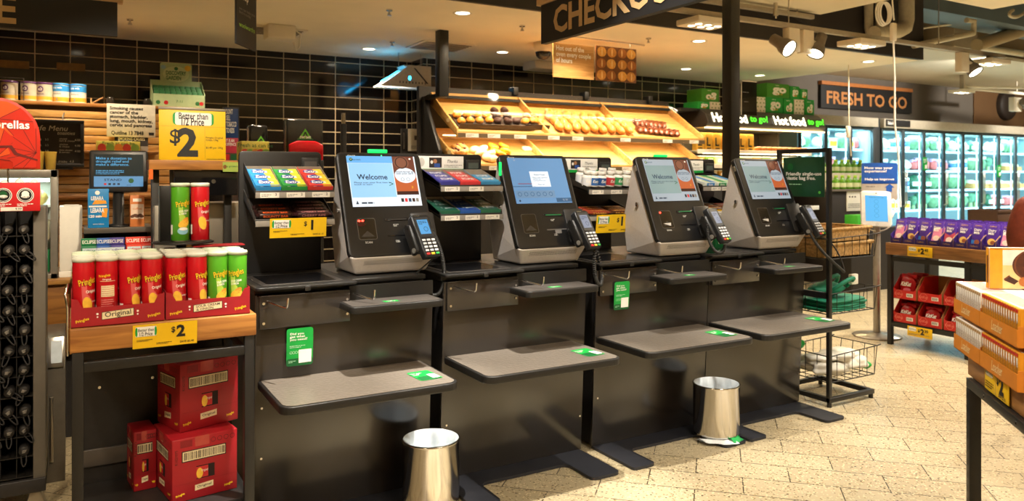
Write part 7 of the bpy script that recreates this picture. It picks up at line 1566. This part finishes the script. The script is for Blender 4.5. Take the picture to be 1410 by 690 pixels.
for x, p_, z in ((.20,'2.40',.805),(1.0,'2.40',.805),(.20,'2.30',.115)):
    m = MB(); w_ = .22; h_ = .085
    m.box((x,-.013,z),(x+w_,-.010,z+h_),yellow,.0005); m.face((x,-.0135,z),(1,0,0),(0,0,1)); m.rrect(.012,.08,.045,.078,.01,white); m.text('1/2 Price',.045,.06,.014,dgreen,.0014,.02); m.text('$',.105,.055,.03,black,.001,.04); m.text(p_.split('.')[0],.135,.05,.05,black,.001,.05); m.text(p_.split('.')[1],.17,.06,.026,black,.001,.03); m.lines(.012,.2,.008,.026,2,grey,.001)
    m.box((x+.02,-.0105,z+h_-.01),(x+.2,-.0065,z+h_),steel) if z > .5 else m.box((x+.02,-.0105,z+h_-.004),(x+.2,.005,z+h_),steel)
    m.build('price_ticket', cs)
purp = mat('block_purple','4a2a8c',.3,var=.15,scale=12); purd = mat('tray_purple','33206e',.4); 
def world(x, y, z): return (6.30+y, 4.22-x, z)
def block(kind):
    W, H, D = .092, .205, .014; m = MB(); m.box((-W/2,0,0),(W/2,D,H),purp,.004); m.box((-W/2-.001,.003,H-.006),(W/2+.001,D-.003,H+.006),purp); m.face((0,-.0003,0),(1,0,0),(0,0,1)); g = mat('block_gold','d8b25a',.4)
    if kind == 0: m.disc(.0,.06,.03,.028,g,.0006,14); m.disc(.01,.055,.018,.016,mat('block_nut','8a4a2a',.5),.001,12)
    elif kind == 1: m.fpoly([(-.044,.02),(.04,.05),(.044,.15),(-.03,.12)],mat('block_pink','e08ab0',.4),.0006); m.disc(0,.06,.03,.022,mat('block_cream','f0d8c8',.4),.001,14); m.fpoly([(-.03,.13),(.03,.14),(.02,.15),(-.03,.145)],white,.001)
    elif kind == 2: m.fpoly([(-.044,.0),(.044,.0),(.044,.05),(-.044,.07)],mat('block_blue','2f6fb4',.4),.0006); m.disc(.0,.05,.022,.02,mat('block_nut','8a4a2a',.5),.001,12)
    else: m.fpoly([(-.044,.0),(.044,.0),(.044,.12),(.0,.09),(-.044,.11)],mat('block_rose','b8485c',.4),.0006); m.disc(.0,.05,.03,.026,mat('block_cream','f0d8c8',.4),.001,14)
    m.text('Cadbury',0,.185,.016,g,.001,.01,wid=.055,shear=.2); m.text('Dairy\nMilk',0,.14,.026,white,.0014,.025,wid=.06); return m.build('chocolate_block')
blocks = [block(k) for k in range(4)]; used = [0]*4; seq = [1, 0, 2, 1, 3, 0, 2, 0, 1, 3, 2, 0, 1]; nb = 13
for c in range(nb):
    x = .025+.112*c; t = thing('block_tray', 'purple card tray with curved sides, %s from the far left on the chocolate stand' % ORD[c], 'tray', world(x, .012, .9055), R(-90), 'purple chocolate trays'); m = MB(); m.box((0,0,0),(.106,.26,.003),purd); m.prism([(0,0),(.106,0),(.106,.075),(.09,.045),(.016,.045),(0,.075)],'y',0,.003,purd)
    for xx in (0,.103): m.prism([(.003,.003),(.26,.003),(.26,.16),(.06,.11),(.003,.075)],'x',xx,xx+.003,card if xx else purd)
    m.face((0,-.0003,0),(1,0,0),(0,0,1)); m.text('Cadbury',.053,.024,.018,mat('tray_gold','b8985a',.4),.0006,.01,wid=.06); m.build('box', t)
    for d in range(4):
        k = seq[c]; o = blocks[k] if not used[k] else blocks[k].copy()
        if used[k]: COL.objects.link(o)
        used[k] = 1; o.location = world(x+.053, .040+.052*d, .9125+.0035*d); o.rotation_euler = (R(-14), 0, R(-90)); o['label'] = 'purple chocolate block, %s in the %s tray from the far left' % (('foremost','second','third','rearmost')[d], ORD[c]); o['category'] = 'chocolate block'; o['group'] = 'purple chocolate blocks'
# red cartons of chocolate bags
rc_ = mat('carton_scarlet','c21f1a',.45,var=.05)
def red_carton(x, z, label):
    t = thing('red_carton', label, 'carton', world(x, .02, z), R(-90), 'red open chocolate cartons'); m = MB(); W, D, H = .205, .30, .205
    m.box((0,0,0),(W,D,.003),rc_); m.prism([(0,0),(W,0),(W,.095),(W-.02,.08),(.02,.08),(0,.095)],'y',0,.003,rc_); m.box((0,D-.003,.003),(W,D,H),card)
    for xx in (0,W-.003): m.prism([(.003,.003),(D-.003,.003),(D-.003,H),(.10,H),(.003,.095)],'x',xx,xx+.003,rc_ if not xx else card)
    b = m.build('box', t); m = MB().face((0,-.0003,0),(1,0,0),(0,0,1)); m.rect(.12,.18,.025,.055,white); 
    for k in range(8): m.rect(.125+.006*k,.128+.006*k,.03,.05,black,.0014)
    m.text('KitKat',.05,.045,.022,mat('carton_pinkish','e07a6a',.5),.001,.02); m.ring(.05,.045,.03,.033,MATS['carton_pinkish'],.001,18); m.build('print', b); return t
bagr = mat('bag_crimson','a8121c',.25,var=.12,scale=20)
def choc_bag():
    m = MB(); m.blob((0,0,.085),(.075,.035,.075),bagr,.10,80,3); m.box((-.068,-.006,.145),(.068,.006,.175),bagr,.003); m.face((0,-.036,.03),(1,0,0),(0,.1,1)); m.text('KitKat',0,.065,.034,white,.006,.03,wid=.09,shear=.2); m.disc(.01,.02,.035,.014,mat('bag_rose','d8607a',.4),.003,12); return m.build('chocolate_bag')
cb0 = choc_bag(); fb = True
for lv, z in enumerate((.2085, .4150)):
    for k in range(5):
        x = .05+.225*k; red_carton(x, z, 'open red chocolate carton, %s from the far left in the %s row' % (ORD[k], ('lower','upper')[lv]))
        nbag = (3 if (k == 0) else 0) if lv else 2
        if lv and k >= 3: nbag = 2
        for q in range(nbag):
            o = cb0 if fb else cb0.copy()
            if not fb: COL.objects.link(o)
            fb = False; o.location = world(x+.10, .07+.085*q, z+.004+(.02 if lv else -.004)); o.rotation_euler = (R(-8), 0, R(-90)); o.scale = (1,1,1.12 if lv else .95); tag(o, 'crimson chocolate bag, %s in the %s carton of the %s row' % (('front','middle','back')[q], ORD[k], ('lower','upper')[lv]), 'chocolate bag', 'crimson chocolate bags')
# dark brown crate before the fridge
p = PY(1374, 302, 5.6); q = PY(1393, 289, 5.6); t = thing('brown_crate', 'dark brown crate on a stand behind the chocolate blocks at right', 'crate', (p.x, 5.6, 0)); W = .55; m = MB()
for k in range(2): m.box((0,0,p.z-.12+.09*k),(W,.012,p.z-.04+.09*k+.01),mat('crate_brown','4a2f1c',.6),.003)
m.box((0,.012,p.z-.12),(.012,.40,q.z),MATS['crate_brown']); m.box((W-.012,.012,p.z-.12),(W,.40,q.z),MATS['crate_brown']); m.box((0,.39,p.z-.12),(W,.40,q.z),MATS['crate_brown']); m.box((0,0,p.z-.13),(W,.40,p.z-.12),MATS['crate_brown']); m.box((-.01,-.01,q.z-.03),(W+.01,.0,q.z),MATS['crate_brown'],.003); m.build('box', t)
for x in (.02, W-.06): MB().box((x,.02,0),(x+.04,.38,p.z-.13),blkm).build('leg', t)
# ================================================================ WAFER STAND (right foreground)
D1 = Vector((-.7071, -.7071, 0)); D2 = Vector((.7071, -.7071, 0)); OW = Vector((2.94, 1.645, 0))
ws = thing('wafer_stand', 'black slotted steel stand with a timber top stacked with wafer packs at the right edge', 'display stand', OW, R(225))
for (x, y) in ((0,0),(.92,0),(0,.5),(.92,.5)):
    m = MB().box((x,y,0),(x+.04,y+.04,.70),blk,.002); m.face((x-.0005,y+.04,0),(0,-1,0),(0,0,1)); 
    for k in range(13): m.rect(.015,.025,.06+.05*k,.085+.05*k,black)
    m.face((x,y-.0002,0),(1,0,0),(0,0,1)); 
    for k in range(13): m.rect(.015,.025,.06+.05*k,.085+.05*k,black)
    m.build('leg', ws)
m = MB(); m.box((0,0,.7005),(.96,.04,.735),blk,.002); m.box((0,.5,.7005),(.96,.54,.735),blk,.002); m.box((0,.04,.7005),(.04,.5,.735),blk); m.box((.92,.04,.7005),(.96,.5,.735),blk); fr_ = m.build('top_frame', ws); m = MB()
for x in (.2,.5): m.cyl((x,-.002,.718),(x,.002,.718),.006,chrome,10)
m.build('screw_heads', fr_)
MB().box((-.05,.02,.7355),(.98,.56,.825),wood('wafer_timber','7d5226','a8753c',.45),.003).build('timber_top', ws)
m = MB(); m.box((.17,.012,.742),(.40,.015,.835),yellow,.0005); m.face((.17,.0118,.742),(1,0,0),(0,0,1)); m.rrect(.01,.085,.052,.087,.01,white); m.disc(.014,.07,.004,.012,green,.0012,10); m.text('1/2 Price',.048,.068,.016,dgreen,.0014,.02); m.text('$',.13,.055,.03,black,.001,.04); m.text('2',.165,.048,.065,black,.001,.05); m.text('SAVE $2.10',.17,.01,.012,black,.001,.02); m.lines(.01,.09,.01,.035,3,black,.001); m.rect(.108,.11,.0,.093,grey,.0008); m.build('price_ticket', ws)
tr_o = mat('tray_orange','c87a20',.5,var=.05); wfw = mat('pack_white_spine','ece4d4',.4,var=.04); wfo = mat('pack_orange_spine','d8921f',.4,var=.06); wfb = mat('pack_brown_print','6a3a1c',.45)
def wl(x, y, z): return OW+D1*x+D2*y+Vector((0,0,z))
def wafer(kind):
    W, D, H = .0215, .17, .118; m = MB(); b = wfw if kind == 0 else wfo
    m.box((0,0,0),(W,D,H),b,.002); m.face((0,-.0003,0),(1,0,0),(0,0,1)); m.rect(.002,W-.002,.104,.114,(mat('pack_tan_print','b5905e',.45) if kind == 0 else redp)); m.rect(.003,W-.003,.015,.03,(mat('pack_gold','e0b040',.4))); m.rect(.0,.003,.0,H,mat('pack_shadowline','8a5a2a',.5),.0005); m.rect(.008,W-.005,.07,.10,white,.0006); m.text('Loacker',W/2,.06,.009,wfb,.001,.01,rot=90)
    m.face((W+.0003,0,0),(0,1,0),(0,0,1)); m.rect(.005,D-.005,.005,H-.005,wfo); m.disc(.09,.07,.045,.035,mat('biscuit_brown','6a3316',.5,var=.2),.001,20); m.face((0,0,H+.0002),(1,0,0),(0,1,0)); m.rect(.002,W-.002,.01,D-.01,white); m.rect(.006,W-.006,.02,.09,mat('pack_toptext','d8602c',.5),.001)
    return m.build('wafer_pack')
wf = [wafer(0), wafer(1)]; wu = [0, 0]
for lv, z in enumerate((.8255, .9635)):
    for ti, (xa, n, kd) in enumerate(((-.11, 13, 0), (.195, 15, 1))):
        Wt = n*.0225+.010; t = thing('wafer_tray', '%s orange card tray of wafer packs in the %s layer' % (('left','right')[ti], ('lower','upper')[lv]), 'tray', wl(xa, -.012, z), R(225), 'orange wafer trays')
        m = MB(); m.box((0,0,0),(Wt,.20,.003),tr_o); m.prism([(0,0),(Wt,0),(Wt,.055),(0,.055)],'y',0,.003,tr_o)
        for xx in (0,Wt-.003): m.prism([(.003,.003),(.20,.003),(.20,.11),(.05,.07),(.003,.065)],'x',xx,xx+.003,tr_o)
        m.box((.003,.197,.003),(Wt-.003,.20,.11),tr_o); b = m.build('box', t); m = MB().face((0,-.0003,0),(1,0,0),(0,0,1)); m.text('Loacker',Wt*.5,.032,.034,mat('tray_script','eccf94',.5),.0008,.008,wid=.10,shear=.2); m.build('print', b)
        for k in range(n):
            o = wf[kd] if not wu[kd] else wf[kd].copy()
            if wu[kd]: COL.objects.link(o)
            wu[kd] = 1; o.location = wl(xa+.0052+.0225*k, -.006, z+.0035+.014*(lv == 0)*0); o.rotation_euler = (0,0,R(225)); tag(o, '%s spined wafer pack, number %d from the left in the %s layer' % (('white','orange')[kd], k+1, ('lower','upper')[lv]), 'wafer pack', 'wafer packs on end')
# more packs lying behind on the upper layer, and a stack of full face packs
def big_pack(loc, rz, label):
    W, D, H = .26, .024, .148; t = thing('biscuit_box', label, 'biscuit box', loc, rz); m = MB(); m.box((0,0,0),(W,D,H),mat('box_face_white','e6dfd0',.35),.002); m.build('carton', t); m = MB().face((0,-.0003,0),(1,0,0),(0,0,1)); m.rect(.0,.045,.0,H,mat('box_amber','e09a1f',.4)); m.rect(.045,W,.0,.085,mat('box_cream_glow','e8c88a',.4)); m.rect(.0,W,.142,H,wfo)
    ch_ = mat('biscuit_choc','4a2412',.45,var=.25,scale=50); m.disc(.14,.085,.062,.052,ch_,.001,30); m.ring(.14,.085,.05,.056,mat('biscuit_edge','6a3a20',.45),.0016,30); m.disc(.215,.05,.05,.04,ch_,.0012,26); m.ring(.215,.05,.038,.043,MATS['biscuit_edge'],.002,26); m.text('Loacker',.15,.085,.016,MATS['biscuit_edge'],.002,.01,rot=20)
    m.fpoly([(.05,.03),(.085,.015),(.10,.028),(.07,.045)],mat('cocoa_piece','3a1a0e',.4),.0016); m.fpoly([(.05,.03),(.07,.045),(.068,.05),(.048,.036)],wfb,.002); m.disc(.118,.026,.018,.017,mat('hazelnut','b06a30',.35),.002,18)
    m.face((0,D,0),(0,-1,0),(0,0,1)); m.rect(.002,D-.002,.0,H,mat('box_amber','e09a1f',.4)); m.rect(.007,D-.007,.02,.12,wfb,.001); m.build('print', t); return t
big_pack(wl(.11,.045,1.0895), R(-45+10), 'biscuit box showing a round chocolate biscuit, standing upright on the wafer packs')
big_pack(wl(.115,.012,1.0895)+Vector((-.02,.035,0)), R(-45+10), 'second biscuit box close behind the one with the round biscuit') if False else None
for k in range(7):
    m = MB().box((0,0,0),(.30,.026,.11),wfw,.002); m.face((0,0,.1102),(1,0,0),(0,1,0)); m.rect(.01,.29,.004,.022,white); m.rect(.03,.15,.008,.018,mat('pack_toptext','d8602c',.5),.001)
    tag(m.build('wafer_box', loc=wl(.20,.215+.03*k,.964), rz=R(225)), 'white wafer box lying behind the upright packs, %s row back' % ORD[k], 'wafer box', 'wafer boxes behind the packs')
MB().box((-.10,.195,.8255),(.55,.55,.962),tr_o).build('inner_carton', ws)
# ================================================================ PERSON AT THE RIGHT EDGE
def skin_mesh(name, pts, edges, rad, root, m, parent=None, sub=2, loc=None):
    me = bpy.data.meshes.new(name); me.from_pydata(pts, edges, []); o = bpy.data.objects.new(name, me); COL.objects.link(o)
    o.modifiers.new('skin', 'SKIN'); s = o.modifiers.new('sub', 'SUBSURF'); s.levels = sub; s.render_levels = sub
    if not me.skin_vertices: me.attributes.new if False else None
    sv_ = me.skin_vertices[0].data
    for i, r in enumerate(rad):
        sv_[i].radius = r if isinstance(r, tuple) else (r, r); sv_[i].use_root = (i == root)
    bpy.context.view_layer.update(); dg = bpy.context.evaluated_depsgraph_get()
    nm = bpy.data.meshes.new_from_object(o.evaluated_get(dg)); bpy.data.objects.remove(o); nm.name = name
    nm.materials.clear(); nm.materials.append(m); nm.polygons.foreach_set('use_smooth', [True]*len(nm.polygons))
    o2 = bpy.data.objects.new(name, nm); COL.objects.link(o2)
    if parent: o2.parent = parent
    if loc: o2.location = loc
    return o2
pe = thing('person', 'person with long auburn hair and rust sleeves, dark vest, cut off by the right edge', 'person', (4.62, 2.02, 0), R(-62))
skin = mat('skin_tone', 'b98468', .5, var=.05); rust = mat('rust_knit', '7a3018', .75, var=.15, scale=40, bump=.3); vest = mat('vest_black', '1b1a1c', .7, var=.1, scale=30); jean = mat('trousers_dark', '23242c', .8, var=.1); hairm = mat('hair_auburn', '4a2414', .45, var=.35, scale=30)
# body, facing local +y, one continuous surface with head, arms, hands and legs
P = [(0,0,.93),(0,0,1.08),(0,.01,1.25),(0,0,1.40),(0,.0,1.48),(0,.015,1.54),(0,.02,1.62),(0,.015,1.70),
     (-.17,0,1.385),(-.235,.01,1.16),(-.20,.16,1.02),(-.185,.24,.995),(.17,0,1.385),(.235,.01,1.16),(.20,.16,1.02),(.185,.24,.995),
     (-.09,0,.90),(-.10,.015,.50),(-.10,-.015,.10),(-.10,.10,.035),(.09,0,.90),(.10,.015,.50),(.10,-.015,.10),(.10,.10,.035)]
E_ = [(0,1),(1,2),(2,3),(3,4),(4,5),(5,6),(6,7),(3,8),(8,9),(9,10),(10,11),(3,12),(12,13),(13,14),(14,15),(0,16),(16,17),(17,18),(18,19),(0,20),(20,21),(21,22),(22,23)]
RD_ = [(.15,.11),(.125,.09),(.15,.105),(.13,.09),(.055,.055),(.06,.07),(.078,.095),(.06,.07),.06,.045,.032,.028,.06,.045,.032,.028,.085,.06,.042,.035,.085,.06,.042,.035]
body = skin_mesh('body', P, E_, RD_, 0, skin, pe)
g = MB(); g.blob((0,.115,1.615),(.014,.022,.024),skin,.02,90); g.blob((-.032,.098,1.645),(.013,.008,.008),white,0,91); g.blob((.032,.098,1.645),(.013,.008,.008),white,0,92); g.blob((-.032,.105,1.645),(.006,.004,.006),black,0,93); g.blob((.032,.105,1.645),(.006,.004,.006),black,0,94); g.blob((0,.108,1.578),(.024,.008,.007),mat('lip_tone','9a4f48',.5),.02,95); g.blob((-.085,.01,1.63),(.010,.018,.03),skin,.05,96); g.blob((.085,.01,1.63),(.010,.018,.03),skin,.05,97); g.build('face', pe)
cl = skin_mesh('vest', [(0,0,.80),(0,0,1.08),(0,.01,1.25),(0,0,1.38),(-.13,0,1.40),(.13,0,1.40)], [(0,1),(1,2),(2,3),(3,4),(3,5)], [(.20,.155),(.16,.12),(.175,.13),(.145,.105),(.075,.075),(.075,.075)], 0, vest, pe)
for s in (-1, 1):
    skin_mesh('sleeve', [(s*.15,0,1.375),(s*.20,0,1.30),(s*.238,.01,1.16),(s*.21,.12,1.05),(s*.197,.185,1.015)], [(0,1),(1,2),(2,3),(3,4)], [.088,.092,.082,.066,.055], 0, rust, pe)
    skin_mesh('trouser_leg', [(s*.085,0,.98),(s*.10,.015,.50),(s*.10,-.015,.12)], [(0,1),(1,2)], [(.12,.13),.09,.075], 0, jean, pe)
    m = MB(); m.blob((s*.10,.05,.045),(.048,.13,.045),mat('shoe_dark','1a1715',.5),.03,100+s); m.build('shoe', pe)
    hp = Vector((s*.182,.25,.992)); m = MB(); m.blob(hp+Vector((0,.02,0)),(.020,.045,.036),skin,.03,110)
    m.build('palm', pe)
    for k in range(4):
        z = .992+.024-.016*k; L_ = (.062,.072,.068,.054)[k]
        skin_mesh('finger', [(s*.182,.285,z),(s*.182,.285+L_*.5,z-.004),(s*.176,.285+L_*.85,z-.014),(s*.168,.285+L_*.95,z-.026)], [(0,1),(1,2),(2,3)], [.0085,.008,.0075,.007], 0, skin, pe, 1)
    skin_mesh('thumb', [(s*.176,.255,1.01),(s*.160,.285,1.025),(s*.152,.315,1.025)], [(0,1),(1,2)], [.011,.009,.008], 0, skin, pe, 1)
m = MB(); m.blob((0,-.012,1.66),(.098,.115,.105),hairm,.03,120,3); m.blob((0,-.075,1.50),(.115,.06,.17),hairm,.06,121,3); m.blob((-.10,-.02,1.44),(.05,.055,.16),hairm,.08,122,3); m.blob((.10,-.02,1.44),(.05,.055,.16),hairm,.08,123,3); m.build('hair', pe)
